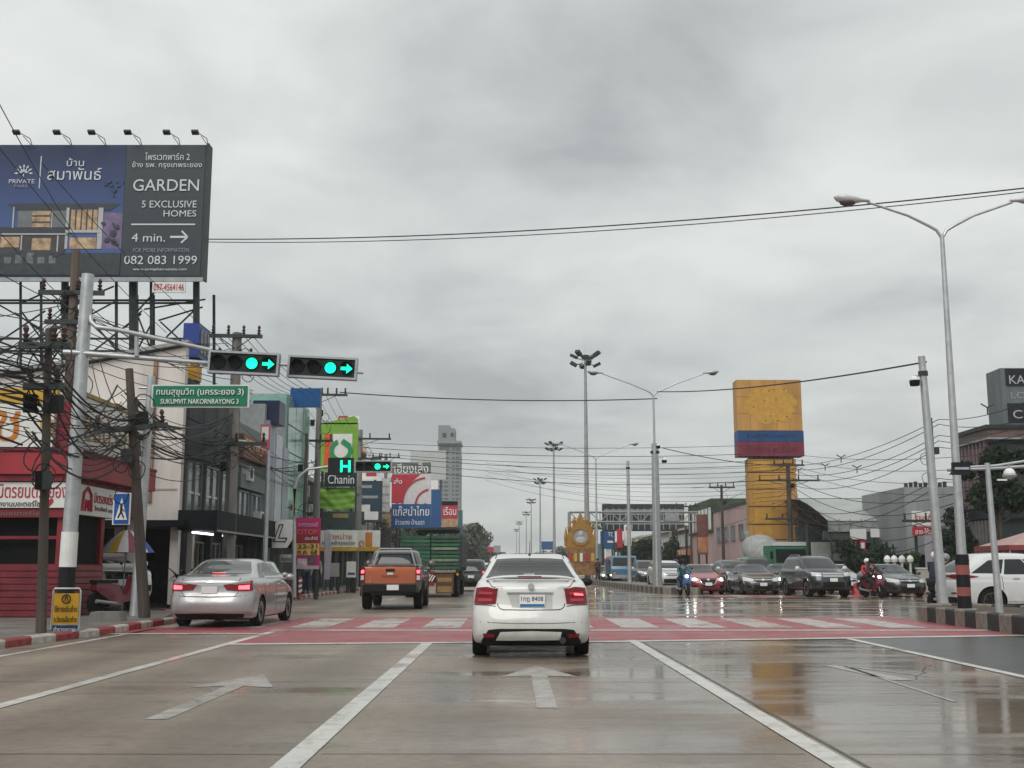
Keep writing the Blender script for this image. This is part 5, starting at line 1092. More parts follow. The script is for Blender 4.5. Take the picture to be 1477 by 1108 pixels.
# ---- the big billboard on its steel frame ----------------------------------------------------------
def billboard():
    D = 42.0; lft = P(-150, 300, D).x; a = P(299, 209, D); b = P(299, 401, D); X1 = a.x; Z1 = a.z; Z0 = b.z
    t = thing('roof_billboard', 'huge dark blue housing advertisement billboard on a steel frame above the red shop', 'billboard', (0, D, 0))
    zz_ = lambda py: Z0 + (Z1 - Z0) * (401 - py) / 192; xx = lambda px: P(px, 300, D).x
    NAVY = mat('night sky print', (.018, .05, .19), .45, var=.25, scale=.3); CHAR = mat('charcoal print', (.032, .045, .055), .45, var=.08)
    MB().bb(lft, X1, .002, .45, Z0, Z1).obj('panel', CHAR, t)
    p = MB().bb(lft, xx(178), -.02, 0, zz_(398), zz_(210)).obj('night_print', NAVY, t)
    MB().bb(xx(178) + .01, xx(293), -.02, 0, zz_(398), zz_(210)).obj('text_print', CHAR, t)
    MB().bb(X1 + .002, X1 + .08, -.05, .5, Z0 - .05, Z1 + .05).obj('edge_trim', M['dsteel'], t)
    MB().bb(lft, X1 + .08, -.10, -.024, Z0 - .16, Z0).obj('lower_trim', M['steel'], t)
    # the printed villa
    def pr(n, x0, y0, x1, y1, m, k=1): return MB().bb(xx(x0), xx(x1), -.024 - .004 * k, -.021, zz_(y1), zz_(y0)).obj(n, m, p)
    WL = mat('printed wall', (.15, .16, .17), .5, var=.2); WD = mat('printed dark wall', (.05, .05, .055), .5, var=.3); LT = mat('printed warm window', (.42, .29, .18), .5, var=.55, scale=3.5); RT = mat('printed roof', (.035, .045, .06), .5); PK = mat('printed dusk glow', (.16, .12, .22), .5, var=.3); WT = mat('printed white trim', (.42, .42, .42), .5)
    q = MB(); q.prism([(xx(10), zz_(295)), (xx(174), zz_(295)), (xx(160), zz_(305)), (xx(26), zz_(305))], lambda u, v, w_: (u, w_, v), (-.034, -.021)); q.obj('printed_roof', RT, p)
    pr('printed_dusk', 150, 308, 178, 360, PK, 0); pr('printed_wall', 27, 305, 98, 330, WL); pr('printed_window', 48, 306, 74, 329, LT, 3); pr('printed_wall', 97, 301, 150, 332, WD, 1); pr('printed_column', 97, 301, 101, 360, WT, 4); pr('printed_column', 143, 301, 150, 360, WT, 4)
    for k_ in range(5): pr('printed_window', 104 + k_ * 8, 304, 110 + k_ * 8, 333, LT, 5)
    pr('printed_beam', 97, 333, 150, 337, WT, 6); pr('printed_band', -150, 329, 102, 341, RT, 5); pr('printed_wall', -150, 341, 98, 372, WD, 2); pr('printed_window', 50, 345, 77, 362, LT, 5); pr('printed_window', 5, 343, 32, 358, LT, 5); pr('printed_window', 104, 344, 142, 360, LT, 5); pr('printed_lawn', -150, 366, 178, 397, mat('printed lawn', (.035, .045, .05), .5, var=.3), 6)
    for k_ in range(5): pr('printed_shrub', 12 + k_ * 16, 372 - (k_ % 3) * 3, 22 + k_ * 16, 381, mat('printed grey car', (.14, .15, .17), .5, var=.4, scale=6), 8)
    for (v0, v1) in ((312, 313.5), (321, 322.5)): pr('window_bar', 48, v0, 74, v1, WD, 7)
    LW = mat('printed white', (.60, .62, .64), .5, var=0)
    def tx(s, x0, y0, x1, y1, m=LW): text(s, m, p, ((xx(x0) + xx(x1)) / 2, -.05, (zz_(y0) + zz_(y1)) / 2), w=xx(x1) - xx(x0), h=zz_(y0) - zz_(y1), ext=.006)
    tx('บ้าน', 93, 229, 118, 241); tx('สมาพันธ์', 66, 243, 144, 261); tx('PRIVATE', 11, 260, 48, 266); tx('PARK', 19, 268, 40, 272, mat('printed dim', (.25, .28, .35), .5, var=0)); pr('divider', 54.5, 226, 55.8, 273, LW, 4)
    # tree emblem: a fan of leaves
    q = MB(); cx_, cz = xx(31), zz_(252); k_ = D / F
    for r_, n_, a0, a1 in ((5, 5, 20, 160), (11, 7, 0, 180)):
        for i in range(n_):
            an = R(a0 + (a1 - a0) * i / (n_ - 1)); u = cx_ + r_ * k_ * math.cos(an); v = cz + (r_ * math.sin(an) + 1) * k_; c_, s_ = math.cos(an), math.sin(an); l, w_ = 3.4 * k_, 1.4 * k_
            q.prism([(u - c_ * l, v - s_ * l), (u - s_ * w_, v + c_ * w_), (u + c_ * l, v + s_ * l), (u + s_ * w_, v - c_ * w_)], lambda a_, b_, w2: (a_, w2, b_), (-.04, -.022))
    q.bb(cx_ - .6 * k_, cx_ + .6 * k_, -.04, -.022, cz - 5 * k_, cz); q.obj('tree_emblem', LW, p)
    tx('ไพรเวทพาร์ค 2', 206, 221, 271, 232); tx('ข้าง รพ. กรุงเทพระยอง', 188, 234, 289, 245); tx('GARDEN', 191, 260, 286, 277); tx('5 EXCLUSIVE', 205, 291, 284, 301); tx('HOMES', 237, 305, 284, 314)
    pr('rule', 191, 324, 283, 326, LW, 4); tx('4 min.', 193, 338, 241, 350); tx('FOR MORE INFORMATION', 196, 359, 276, 365, mat('printed dim', (.25, .28, .35))); tx('082 083 1999', 184, 370, 288, 382); tx('www.samaphan-estate.com', 197, 387, 274, 392)
    q = MB(); s_ = k_ 
    q.bb(xx(248), xx(271), -.04, -.022, zz_(344.5), zz_(341.5)); 
    for sg in (1, -1): q.box((xx(268.5), -.034, zz_(343) + sg * 4.6 * k_), (13 * k_, .02, 2.6 * k_), ry=R(45 * sg))
    q.obj('arrow', LW, p)
    # lamps on top
    for px_ in (34, 92, 142, 194, 250, 291):
        x = xx(px_) - .25; l = MB(); l.tube([(x + .35, .2, Z1), (x + .35, -.1, Z1 + .22), (x + .08, -.55, Z1 + .30)], .018, 6); l.tube([(x + .35, .2, Z1), (x + .22, -.4, Z1 + .20)], .015, 5); lo = l.obj('lamp_arm', M['steel'], t)
        MB().box((x + .04, -.6, Z1 + .27), (.26, .20, .09), rx=R(-25)).obj('floodlight', M['dsteel'], lo)
    random.seed(5)
    for i in range(34):       # printed trees beside the villa
        u, v = random.choice(((random.uniform(150, 177), random.uniform(318, 362)), (random.uniform(149, 177), random.uniform(262, 286)), (random.uniform(-20, 150), random.uniform(362, 372)))); rr_ = random.uniform(2, 6) * k_ 
        q = MB(); q.prism([(xx(u) + rr_ * random.uniform(.6, 1.2) * math.cos(a_ * .785), zz_(v) + rr_ * random.uniform(.5, 1.0) * math.sin(a_ * .785)) for a_ in range(8)], lambda a_, b_, w2: (a_, w2, b_), (-.052 - i * .0006, -.05 - i * .0006)); q.obj('printed_foliage', RT if v > 290 else mat('printed cloud', (.028, .05, .13), .5), p)
    for (u0, v0, u1, v1) in ((20, 300, 22, 330), (76, 306, 77.5, 330), (34, 341, 36, 362), (86, 341, 88, 364), (0, 338, 100, 340)): pr('printed_mullion', u0, v0, u1, v1, WT, 7)
    # supporting frame
    def bar(n, p0, p1, r, m=M['dsteel']):
        A = P(p0[0], p0[1], D); B = P(p1[0], p1[1], D); dd = p0[2] if len(p0) > 2 else .6
        MB().cyl((A.x, dd, A.z), (B.x, dd, B.z), r, n=6).obj(n, m, t)
    for x, r in ((50, .05), (85, .14), (108, .05), (160, .06), (185, .17), (211, .06), (277, .13), (-20, .1), (20, .05)): bar('frame_post', (x, 400), (x, 640), r)
    for y in (428, 432, 484, 502): bar('frame_rail', (-60, y), (278, y), .045)
    for (x0, y0, x1, y1) in ((-20, 430, 50, 470), (50, 405, 5, 425), (50, 470, 85, 440), (85, 500, 50, 470), (85, 432, 160, 500), (160, 410, 108, 432), (160, 460, 185, 435), (185, 430, 277, 415), (211, 450, 277, 430), (185, 450, 230, 400), (277, 435, 230, 480), (185, 432, 211, 500), (211, 450, 265, 500), (0, 440, 85, 500), (108, 500, 185, 440), (-60, 470, 20, 500), (135, 470, 160, 500), (185, 500, 211, 452), (0, 432, 50, 500), (108, 460, 160, 432), (-40, 500, 50, 440)):
        bar('frame_brace', (x0, y0, .3 + random.random() * 1.6), (x1, y1), .035)
    for x in (50, 85, 160, 185, 277): bar('rear_post', (x + 8, 404, 2.4), (x + 8, 640), .06)
    sg = MB().bb(xx(227), xx(274), -.12, -.06, P(0, 423, D).z, P(0, 408, D).z).obj('phone_board', SGW, t)
    text('097-4564146', TRED, sg, ((xx(227) + xx(274)) / 2, -.13, P(250, 415.5, D).z), w=xx(272) - xx(229), h=.26)
billboard()
def pylon():
    D = 38; t = thing('blue_yellow_pylon', 'upright sign with a blue box above a yellow panel beside the billboard frame', 'sign', (P(275, 500, D).x, D, 0)); z = lambda py: P(275, py, D).z
    MB().bb(-.27, .27, 0, 1.4, z(515), z(466)).obj('blue_box', mat('royal blue box', (.015, .045, .24), .4, var=.1), t)
    for k in range(3): MB().bb(.272, .30, .2 + k * .4, .45 + k * .4, z(508), z(474)).obj('side_letter', M['steel'], t)
    MB().bb(-.27, .25, 0, .6, z(548), z(526)).obj('yellow_panel', mat('amber panel', (.62, .34, .04), .5), t); MB().cyl((0, .4, 0), (0, .4, z(515)), .1).obj('post', M['dsteel'], t)
pylon()

def air_con(X, y, z, label, s=1):
    t = thing('air_conditioner', label, 'air conditioner', (X + s * .02, y, z)); MB().bb(0, s * .32, -.4, .4, 0, .55).obj('casing', M['white'], t); m = MB(); m.lathe([(.2, 0), (.2, .02)], 16, (s * .33, -.08, .28), 'X'); m.obj('fan_grille', M['dsteel'], t)
air_con(-10.6, 45.1, 5.0 - .35, 'air conditioner on the teal grey front below the orange letters'); air_con(-10.6, 47.4, 3.0, 'air conditioner beside the far window of the charcoal shophouse')
air_con(-11.4, 66.5, 3.6, 'air conditioner on the dark shophouse front'); air_con(-11.6, 84, 3.4, 'air conditioner on the orange signed grey shophouse')
t = thing('air_conditioner', 'air conditioner high on the tall pale side wall', 'air conditioner', (-12.6, 36.58, 5.9)); MB().bb(-.4, .4, -.32, 0, 0, .55).obj('casing', M['white'], t); MB().lathe([(.2, -.02), (.2, 0)], 16, (-.08, -.322, .28), 'Y').obj('fan_grille', M['dsteel'], t)

# gradient of the printed night sky
m_ = _M['night sky print']; t_ = m_.node_tree; b_ = t_.nodes['Principled BSDF']; tcn = N(t_, 'ShaderNodeTexCoord'); sp = N(t_, 'ShaderNodeSeparateXYZ'); L(t_, tcn.outputs['Object'], sp.inputs[0]); r_ = N(t_, 'ShaderNodeMapRange', i={1: 12.0, 2: 17.0}); L(t_, sp.outputs[2], r_.inputs[0])
cr_ = N(t_, 'ShaderNodeValToRGB'); L(t_, r_.outputs[0], cr_.inputs[0]); cr_.color_ramp.elements[0].color = (.05, .10, .27, 1); cr_.color_ramp.elements[0].position = .35; cr_.color_ramp.elements[1].color = (.012, .022, .075, 1); L(t_, cr_.outputs[0], b_.inputs['Base Color'])
# small projecting signs and boards crowding the left row
SP = mat('sign pink panel', (.45, .10, .16), .5, var=.3, scale=3); SN = mat('sign navy panel', (.015, .03, .09), .5, var=.3, scale=3)
for (lab, box, D, m, rects, tx_) in (
    ('small white board with black lettering beneath the hexagonal sign', (404, 800, 424, 811), 47, SGW, [], [('รับซ่อม', TBLK, 406, 802, 422, 809)]),
    ('narrow green board at the foot of the hexagonal sign', (385, 764, 391, 816), 49, mat('sign pine panel', (.02, .10, .07), .5), [(386, 790, 390, 812, SGW)], []),
    ('slim pink poster on the light grey tower panels', (376, 612, 388, 660), 47, SP, [(377, 616, 387, 634, SGW)], []),
    ('tall light board with blue stripes on the pale panels', (390, 640, 407, 720), 52, mat('pale striped panel', (.42, .45, .48), .45, var=.3, scale=1.2), [(392, 648, 397, 716, SB), (401, 655, 405, 700, SN)], []),
    ('white square board low on the mint building front', (412, 722, 424, 745), 55, SGW, [(414, 728, 422, 736, SR)], []),
    ('dark board with round white emblem left of the boxed balcony sign', (441, 722, 458, 744), 62, DGN, [(445, 727, 454, 739, SGW)], []),
    ('white slanted stack of boards left of the yellow strip', (432, 700, 446, 716), 62, SGW, [(433, 706, 445, 709, TGRY)], []),
    ('orange and cream upright board behind the pole at the lime sign foot', (518, 640, 528, 668), 82, mat('cream print', (.5, .45, .35), .5, var=.3), [(519, 650, 527, 662, SO)], []),
    ('white upright board left of the grey topped hoarding', (549, 690, 562, 738), 94, mat('white weathered panel', (.45, .46, .45), .5, var=.25), [(550, 700, 561, 703, M['steel']), (550, 712, 561, 715, M['steel']), (550, 724, 561, 727, M['steel'])], []),
    ('white framed board over the cable tangle right of the blank hoarding base', (623, 694, 632, 706), 118, SGW, [], []),
    ('dark grey board with red lamp strip above the orange pickup roof', (548, 763, 564, 800), 80, mat('sooty panel', (.06, .06, .06), .6, var=.3), [(552, 790, 559, 793, SR)], [])):
    hoard('shop_board', lab, box, D, m, tx_, rects=rects, t_=.12, legs=False)
# ================================================================== right side buildings
def pink_building():
    PK = mat('pink render', (.50, .36, .35), .75, var=.15, scale=.4, streak=True); t = thing('pink_building', 'pale pink building with dark green fins along its roof behind the yellow tower sign', 'building', (0, 0, .13))
    X = 18.2; MB().bb(X, 30, 86, 104, 0, 6.1).obj('block', PK, t)
    MB().bb(X - .1, 30.1, 85.9, 104.1, 6.1, 6.3).obj('roof_edge', mat('dark green trim', (.02, .05, .035), .6), t)
    g_ = MB(); g_.bb(X - .12, X + 6, 104.2, 118, 4.4, 7.4).obj('green_block', mat('green stained roof wall', (.05, .085, .045), .8, var=.5, scale=.8), t)
    for i in range(7):
        for s in (0,): MB().bb(X - .22, X - .121, 104.6 + i * 1.9, 105.5 + i * 1.9, 4.6, 6.6).obj('white_fin', M['white'], t)
    MB().bb(X + .1, X + 6, 104.2, 118, 0, 4.39).obj('block', PK, t)
    for i in range(5): win_x(t, X, 87.2 + i * 3.3, 89.0 + i * 3.3, 3.4, 4.6, M['steel'], 2, -1)
    for i in range(4): win_y(t, 86, 22.2 + i * 2.0, 23.4 + i * 2.0, 3.4, 4.5, M['steel'], 2)
    for z in (1.6, 3.0): MB().bb(X - .05, 30, 85.93, 85.999, z, z + .05).obj('string_course', M['steel'], t)
    for i in range(5): MB().bb(X + .3 + i * 2.2, X + 1.9 + i * 2.2, 85.90, 85.998, .1, 2.4).obj('shopfront', SHOPD, t)
pink_building()
def tower_sign():
    D = 82; z = lambda py: P(1112, py, D).z; x = lambda px: P(px, 650, D).x; t = thing('yellow_tower_sign', 'tall faded yellow tower sign with blue and dark red bands and a narrower panelled column', 'sign', (x(1112), D, .13)); c = x(1112); q = .13
    YB = mat('faded yellow panel', (.47, .25, .07), .55, var=.28, scale=.8, streak=True); YS = mat('bright yellow blotch', (.50, .275, .05), .5, var=.16, scale=3); BLB = mat('faded blue band', (.012, .055, .16), .5, var=.3, scale=1.5, streak=True); RDB = mat('faded maroon band', (.17, .025, .045), .5, var=.3, scale=1.5, streak=True)
    hd = MB().bb(x(1065) - c, x(1159) - c, 0, 1.4, z(621) - q, z(548) - q).obj('sign_head', YB, t)
    MB().bb(x(1065) - c, x(1160) - c, -.03, 1.42, z(637) - q, z(621.5) - q).obj('blue_band', BLB, t); MB().bb(x(1065) - c, x(1160) - c, -.03, 1.42, z(658) - q, z(637.4) - q).obj('maroon_band', RDB, t)
    m = MB(); m.lathe([(.01, 0), (.01, .02)], 4); m = MB(); n = 36; rr = [1.75 + .16 * math.sin(3 * k) + .1 * math.sin(7.3 * k + 1) for k in range(n)]
    cz = (z(611) + z(556)) / 2 - q; cxx = x(1114) - c
    m.prism([(cxx + rr[k] * 1.05 * math.cos(2 * math.pi * k / n), cz + rr[k] * .80 * math.sin(2 * math.pi * k / n)) for k in range(n)], lambda u, v, w_: (u, w_, v), (-.012, -.002)); m.obj('yellow_disc_print', YS, hd)
    random.seed(3)
    for k in range(1, 5): MB().box((x(1065) - c + k * (x(1159) - x(1065)) / 5, -.004, (z(621) + z(548)) / 2 - q), (.022, .01, z(548) - z(621) - .05)).obj('panel_seam', mat('seam brown', (.26, .14, .05), .6), hd)
    for k in range(1, 3): MB().box((x(1112) - c, -.006, z(621) - q + k * (z(548) - z(621)) / 3), (x(1159) - x(1065) - .05, .01, .022)).obj('panel_seam', mat('seam brown', (.26, .14, .05), .6), hd)
    for (u, v) in ((1112, 564), (1119, 562), (1134, 562), (1122, 577), (1089, 587), (1137, 601), (1106, 607), (1123, 607), (1113, 600), (1105, 578)): MB().box((x(u) - c, -.018, z(v) - q), (.10, .01, .09)).obj('fixing_stain', mat('rust', (.20, .09, .03), .8, var=.3), hd)
    text('ร้านถุงเงินปลอดภัย', mat('dim blue letters', (.006, .028, .08), .5, var=0), hd, (0, -.045, z(629) - q), w=3.4, h=.42); text('เปิดบริการ ๒๔ ชั่วโมง', mat('dim red letters', (.08, .01, .02), .5, var=0), hd, (0, -.045, z(647) - q), w=3.6, h=.5)
    for i in range(8): MB().cyl((x(1090) - c + i * .33, .5, z(663) - q), (x(1090) - c + i * .33, .5, z(658) - q), .05, n=6).obj('spacer', M['dsteel'], t)
    edges = [662, 682, 706, 731, 757, 779, 800, 816]
    for i, (a, b) in enumerate(zip(edges[:-1], edges[1:])):
        MB().bb(x(1079) - c, x(1148) - c, .15, 1.3, z(b) - q + .06, z(a) - q).obj('column_panel', YB if i % 3 else mat('ochre column panel', (.40, .21, .045), .55, var=.2, scale=.7), t)
        MB().bb(x(1086) - c, x(1110) - c, .14, .149, z(b) - q + .15, z(a) - q - .12).obj('bright_patch', YS, t)
    MB().bb(x(1081) - c, x(1146) - c, .3, 1.1, 0, z(660) - q).obj('core', M['dsteel'], t)
tower_sign()
def market_hall():
    t = thing('market_hall', 'long market hall with grey vaulted translucent roof and dark stalls beneath', 'building', (0, 0, .13)); D0 = 74; x0 = P(1165, 760, D0).x; x1 = 31
    z = lambda py: P(1230, py, D0).z; RF = mat('translucent roof sheet', (.34, .36, .35), .5, var=.15, scale=.6)
    n = 16; V = []; 
    for i in range(n + 1):
        u = i / n; V += [(x0 + .5 , D0 - 3 + 20 * u, z(757) + 1.9 * math.sin(math.pi * u)), (x1, D0 - 3 + 20 * u, z(757) + 1.9 * math.sin(math.pi * u))]
    m = MB(); m.add(V, [(2 * i, 2 * i + 1, 2 * i + 3, 2 * i + 2) for i in range(n)]); m.obj('roof', RF, t, 60)
    for i in range(16): MB().bb(x0 + .5 + i * .68, x0 + .54 + i * .68, D0 - 3.05, D0 - 2.95, z(768), z(757) + .1).obj('fascia_rib', M['steel'], t)
    MB().bb(x0 + .5, x1, D0 - 2.94, D0 - 2.9, z(772), z(757)).obj('fascia', mat('grey fascia', (.27, .285, .28), .6, var=.2), t)
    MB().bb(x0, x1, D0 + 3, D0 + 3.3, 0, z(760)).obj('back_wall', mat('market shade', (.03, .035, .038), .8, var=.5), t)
    MB().bb(P(1170, 800, D0).x, P(1222, 800, D0).x, D0 - .2, D0, z(812), z(785)).obj('tarpaulin_wall', mat('grey tarp', (.30, .31, .29), .6, var=.15), t)
    MB().bb(P(1172, 800, D0).x, P(1225, 800, D0).x, D0 - 2.8, D0 - 2.5, z(783), z(771)).obj('awning', mat('dark grey awning', (.06, .065, .07), .6), t)
    for px_ in (1165, 1200, 1238, 1262, 1290, 1318): x_ = P(px_, 800, D0 - 2.8).x; MB().bb(x_ - .05, x_ + .05, D0 - 2.85, D0 - 2.75, 0, z(762)).obj('post', M['dsteel'], t)
    MB().bb(P(1256, 800, 71).x, P(1306, 800, 71).x, D0 - 3.2, D0 - 3.1, z(780), z(768)).obj('valance', SGW, t)
    MB().bb(P(1228, 800, 73).x, P(1330, 800, 73).x, D0 - 1.5, D0 + 2, 0, z(787)).obj('stall_block', mat('dark blue stalls', (.008, .016, .022), .6, var=.5, scale=.8), t)
market_hall()
hoard('white_stall_board', 'white stall board with two red posters under it in front of the market hall', (1226, 763, 1250, 778), 70.5, SGW, rects=[], t_=.06)
for px_ in (1227, 1240):
    o, *_ = hoard('red_poster', ('left' if px_ == 1227 else 'right') + ' one of two red and white posters under the white stall board', (px_, 780, px_ + 9, 795), 70.2, SR, rects=[(px_ + 2, 783, px_ + 7, 791, SGW)], t_=.04, legs=False)
def grey_box_building():
    t = thing('grey_box_building', 'plain light grey boxy building left of the right lamp post', 'building', (0, 0, .13)); D = 66; x = lambda px: P(px, 750, D).x; z = lambda py: P(1330, py, D).z
    GB = mat('grey box render', (.25, .265, .27), .7, var=.15, scale=.5, streak=True); MB().bb(x(1306), x(1385), D, D + 8, 1.9, z(706)).obj('block', GB, t)
    for i in range(5): MB().bb(x(1306) + i * .75, x(1306) + i * .75 + .05, D - .03, D - .001, 1.95, z(708)).obj('panel_joint', M['steel'], t)
    for i in range(9): MB().box((x(1312) + i * .28, D + .3, z(706) + .12), (.16, .2, .24 + .1 * (i % 3))).obj('roof_clutter', M['dsteel'], t)
    MB().bb(x(1310), x(1385), D + .2, D + 6, 0, 1.89).obj('ground_floor', SHOPD, t)
grey_box_building()
hoard('red_price_sign', 'white board with red script above a red strip, hung on the grey boxy building', (1315, 737, 1352, 758), 64, SGW, [('ร้านแก้ว', TRED, 1319, 741, 1347, 750)], t_=.06)
hoard('red_strip_sign', 'red strip sign with white characters below the red script board', (1316, 760, 1352, 773), 63.8, SR, [('ขาย-ให้เช่า', M['letter'], 1320, 762, 1348, 771)], t_=.06, legs=False)
hoard('tall_pale_banner', 'tall pale lilac banner standing behind the camera post on the right', (1333, 772, 1352, 828), 60, mat('lilac banner', (.38, .37, .42), .6, var=.1), t_=.05)
def lounge():
    t = thing('dark_lounge_building', 'dark two storey building with vertical fins and slanting roof edge on the right', 'building', (0, 0, .13)); D = 52; x = lambda px: P(px, 650, D).x; z = lambda py: P(1435, py, D).z
    WM = mat('dark lounge wall', (.02, .03, .032), .5, var=.4, scale=.8); XC = x(1430); Zr = z(618)
    MB().bb(XC + 0, XC + 14, D, D + 3.6, 0, Zr - .6).obj('block', WM, t)
    FS = mat('fascia brown', (.13, .09, .08), .5, var=.3)
    MB().bb(XC - .35, XC + 14, D - .4, D + 3.8, Zr - .18, Zr).obj('roof_slab', mat('roof dark', (.02, .03, .03), .5), t); MB().bb(XC - .25, XC + 14, D - .3, D + 3.7, Zr - .58, Zr - .184).obj('fascia', FS, t); MB().bb(XC - .3, XC + 14, D - .35, D + 3.75, Zr - .66, Zr - .584).obj('fascia_strip', M['steel'], t)
    for i in range(8): MB().bb(XC - .22, XC - .004, D + .2 + i * .44, D + .36 + i * .44, 3.9, Zr - .67).obj('fin', mat('fin lilac brown', (.20, .14, .15), .5, var=.2), t)
    for i in range(9): MB().bb(XC - .26, XC - .005, D + .1 + i * .39, D + .28 + i * .39, .3, 3.3).obj('lower_fin', mat('fin grey', (.18, .17, .17), .5, var=.3), t)
    MB().bb(XC - .28, XC + 14, D - .3, D + 3.62, 3.35, 3.85).obj('floor_band', mat('floor band', (.015, .02, .03), .5), t)
    for i in range(4): MB().bb(XC + .6 + i * 2.6, XC + 2.8 + i * 2.6, D - .05, D - .002, 4.0, Zr - .9).obj('glass_panel', M['glass'], t)
lounge()
def lounge_sign():
    D = 52.5; x = lambda px: P(px, 570, D).x; z = lambda py: P(1435, py, D).z; t = thing('rooftop_sign', 'grey rooftop sign tower with black panels, cut off by the right edge of the photo', 'sign', (x(1445), D, z(615)))
    X_ = lambda px: x(px) - x(1437); Z_ = lambda py: z(py) - z(615)
    MB().bb(0, X_(1560), 0, 1.6, 0, Z_(531)).obj('tower_block', mat('sign tower grey', (.12, .145, .15), .5, var=.2, streak=True), t)
    BK = mat('black sign panel', (.012, .014, .02), .35, var=.3)
    for (a, b) in ((532, 556), (582, 609)): MB().bb(X_(1444), X_(1550), -.07, -.002, Z_(b), Z_(a)).obj('sign_panel', BK, t)
    LM = mat('silver letters', (.42, .42, .44), .4, var=0)
    text('KANTARY', LM, t, ((X_(1448) + X_(1530)) / 2, -.09, Z_(548)), w=X_(1530) - X_(1448), h=Z_(542) - Z_(554)); text('CLASSIC', LM, t, ((X_(1450) + X_(1530)) / 2, -.09, Z_(598)), w=X_(1530) - X_(1450), h=Z_(592) - Z_(604)); text('LOUNGE', M['steel'], t, ((X_(1450) + X_(1520)) / 2, -.01, Z_(570)), w=X_(1520) - X_(1450), h=.3)
lounge_sign()
# market tent at the right edge
def tent():
    D = 41; c = P(1490, 790, D); t = thing('market_tent', 'faded maroon and white market tent at the right edge behind the white crossover', 'tent', (c.x, D, .13)); z = lambda py: P(1470, py, D).z - .13
    m = MB(); w = 1.5; m.add([(-w, -w, z(789)), (w, -w, z(789)), (w, w, z(789)), (-w, w, z(789)), (0, 0, z(765))], [(0, 1, 4), (1, 2, 4), (2, 3, 4), (3, 0, 4)]); m.obj('canopy', mat('tent cloth', (.40, .27, .25), .7, var=.15), t)
    v = MB(); 
    for s in (-1, 1): v.box((0, s * w, z(791)), (2 * w, .02, .18)); v.box((s * w, 0, z(791)), (.02, 2 * w - .05, .18))
    v.obj('valance', mat('tent maroon', (.22, .05, .05), .7), t)
    for sx in (-1, 1):
        for sy in (-1, 1): MB().cyl((sx * w * .97, sy * w * .97, 0), (sx * w * .97, sy * w * .97, z(789)), .03, n=6).obj('pole', M['steel'], t)
tent()
# low wall, balusters, red barrier
wl = thing('low_white_wall', 'low dirty white wall between the dark blue sedan and the camera post', 'wall', (P(1347, 832, 56).x, 56, .13)); MB().box((0, 0, .55), (1.6, .25, 1.1)).obj('panel', CREAM, wl); MB().box((0, 0, 1.13), (1.7, .32, .06)).obj('coping', M['white'], wl)
b0 = thing('white_baluster', 'x', 'bollard', (0, 0, 0)); MB().lathe([(.10, 0), (.07, .1), (.06, .9), (.09, .95), (.09, 1.0)], 10).obj('shaft', M['white'], b0, 40); MB().lathe([(.17, 1.0), (.19, 1.1), (.12, 1.2), (.02, 1.24)], 10).obj('cap', M['white'], b0, 40)
for i, px_ in enumerate((1281, 1291, 1302, 1314, 1365)):
    loc = P(px_, 830, 60); loc.z = .13; lab = ['leftmost white post with round cap behind the dark blue sedan', 'second white round capped post from the left, above the roof of the dark blue sedan', 'third white round capped post from the left, above the bonnet of the dark blue sedan', 'fourth white round capped post, beside the pale lilac banner', 'white round capped post right of the camera post'][i]
    if i == 0: b0.location = (loc.x, 60, .13); b0['label'] = lab; b0['group'] = 'white balusters at the market front'
    else: dup(b0, (loc.x, 60, .13), 0, lab)
for o in [b0] + [o for o in COL.objects if o.name.startswith('white_baluster.')]:
    o.scale = (1, 1, 1.45)
rb = thing('red_barrier', 'red plastic water filled barrier between the dark utility vehicle and the motorcycle', 'barrier', (P(1241, 840, 57).x, 57, 0)); m = MB(); m.prism([(-.25, 0), (.25, 0), (.2, .25), (.1, .5), (.1, .95), (-.1, .95), (-.1, .5), (-.2, .25)], lambda u, v, w_: (w_, u, v), (-.45, .45)); m.obj('body', mat('barrier red', (.50, .05, .06), .5, var=.2), rb); MB().box((0, 0, .98), (.7, .08, .06)).obj('grip', mat('barrier red', (.5, .05, .06)), rb); rb.scale = (.8, 1, .55)
# right row far shops
shophouse('orange_sign_shop', 'small far shophouse with orange sign right of the gantry', 119, 134, 5.2, BRN, SO, 'ยาง', -1, 18.6, 2)
shophouse('far_right_shop', 'far grey shophouse on the right side beyond the orange sign shop', 137, 165, 5.4, GRW, SB, '', -1, 18.6, 2)
shophouse('far_cream_shop', 'farthest cream shophouse on the right side of the road', 170, 240, 5.8, CREAM, SR, '', -1, 19.5, 2)
# ================================================================== gantry, shrine, lamp posts
def gantry():
    D = 112; t = thing('sign_gantry', 'pale steel lattice gantry spanning the far carriageway beyond the golden shrine', 'gantry', (0, D, 0)); x = lambda px: P(px, 745, D).x; z = lambda py: P(900, py, D).z
    xa, xb = x(821), x(1041); za, zb = z(753), z(739); GM = mat('pale gantry steel', (.27, .28, .28), .5, .2, var=.1)
    for y in (-.5, .5):
        for zz_ in (za, zb): MB().cyl((xa, y, zz_), (xb, y, zz_), .09, n=6).obj('chord', GM, t)
    n = 15
    for i in range(n):
        u0 = xa + (xb - xa) * i / n; u1 = xa + (xb - xa) * (i + 1) / n
        MB().cyl((u0, -.5, za if i % 2 else zb), (u1, -.5, zb if i % 2 else za), .05, n=5).obj('diagonal', GM, t); MB().cyl((u0, -.5, za), (u0, -.5, zb), .045, n=5).obj('vertical', GM, t)
    for xx_ in (xa, xb):
        for y in (-.5, .5): MB().cyl((xx_, y, 0), (xx_, y, zb), .13, n=8).obj('post', GM, t)
    MB().bb(x(958), x(978), -.62, -.56, z(752), z(740)).obj('sign_back', M['steel'], t)
    MB().bb(x(1005), x(1030), -.62, -.56, z(744), z(737)).obj('green_sign', M['sgreen'], t)
gantry()
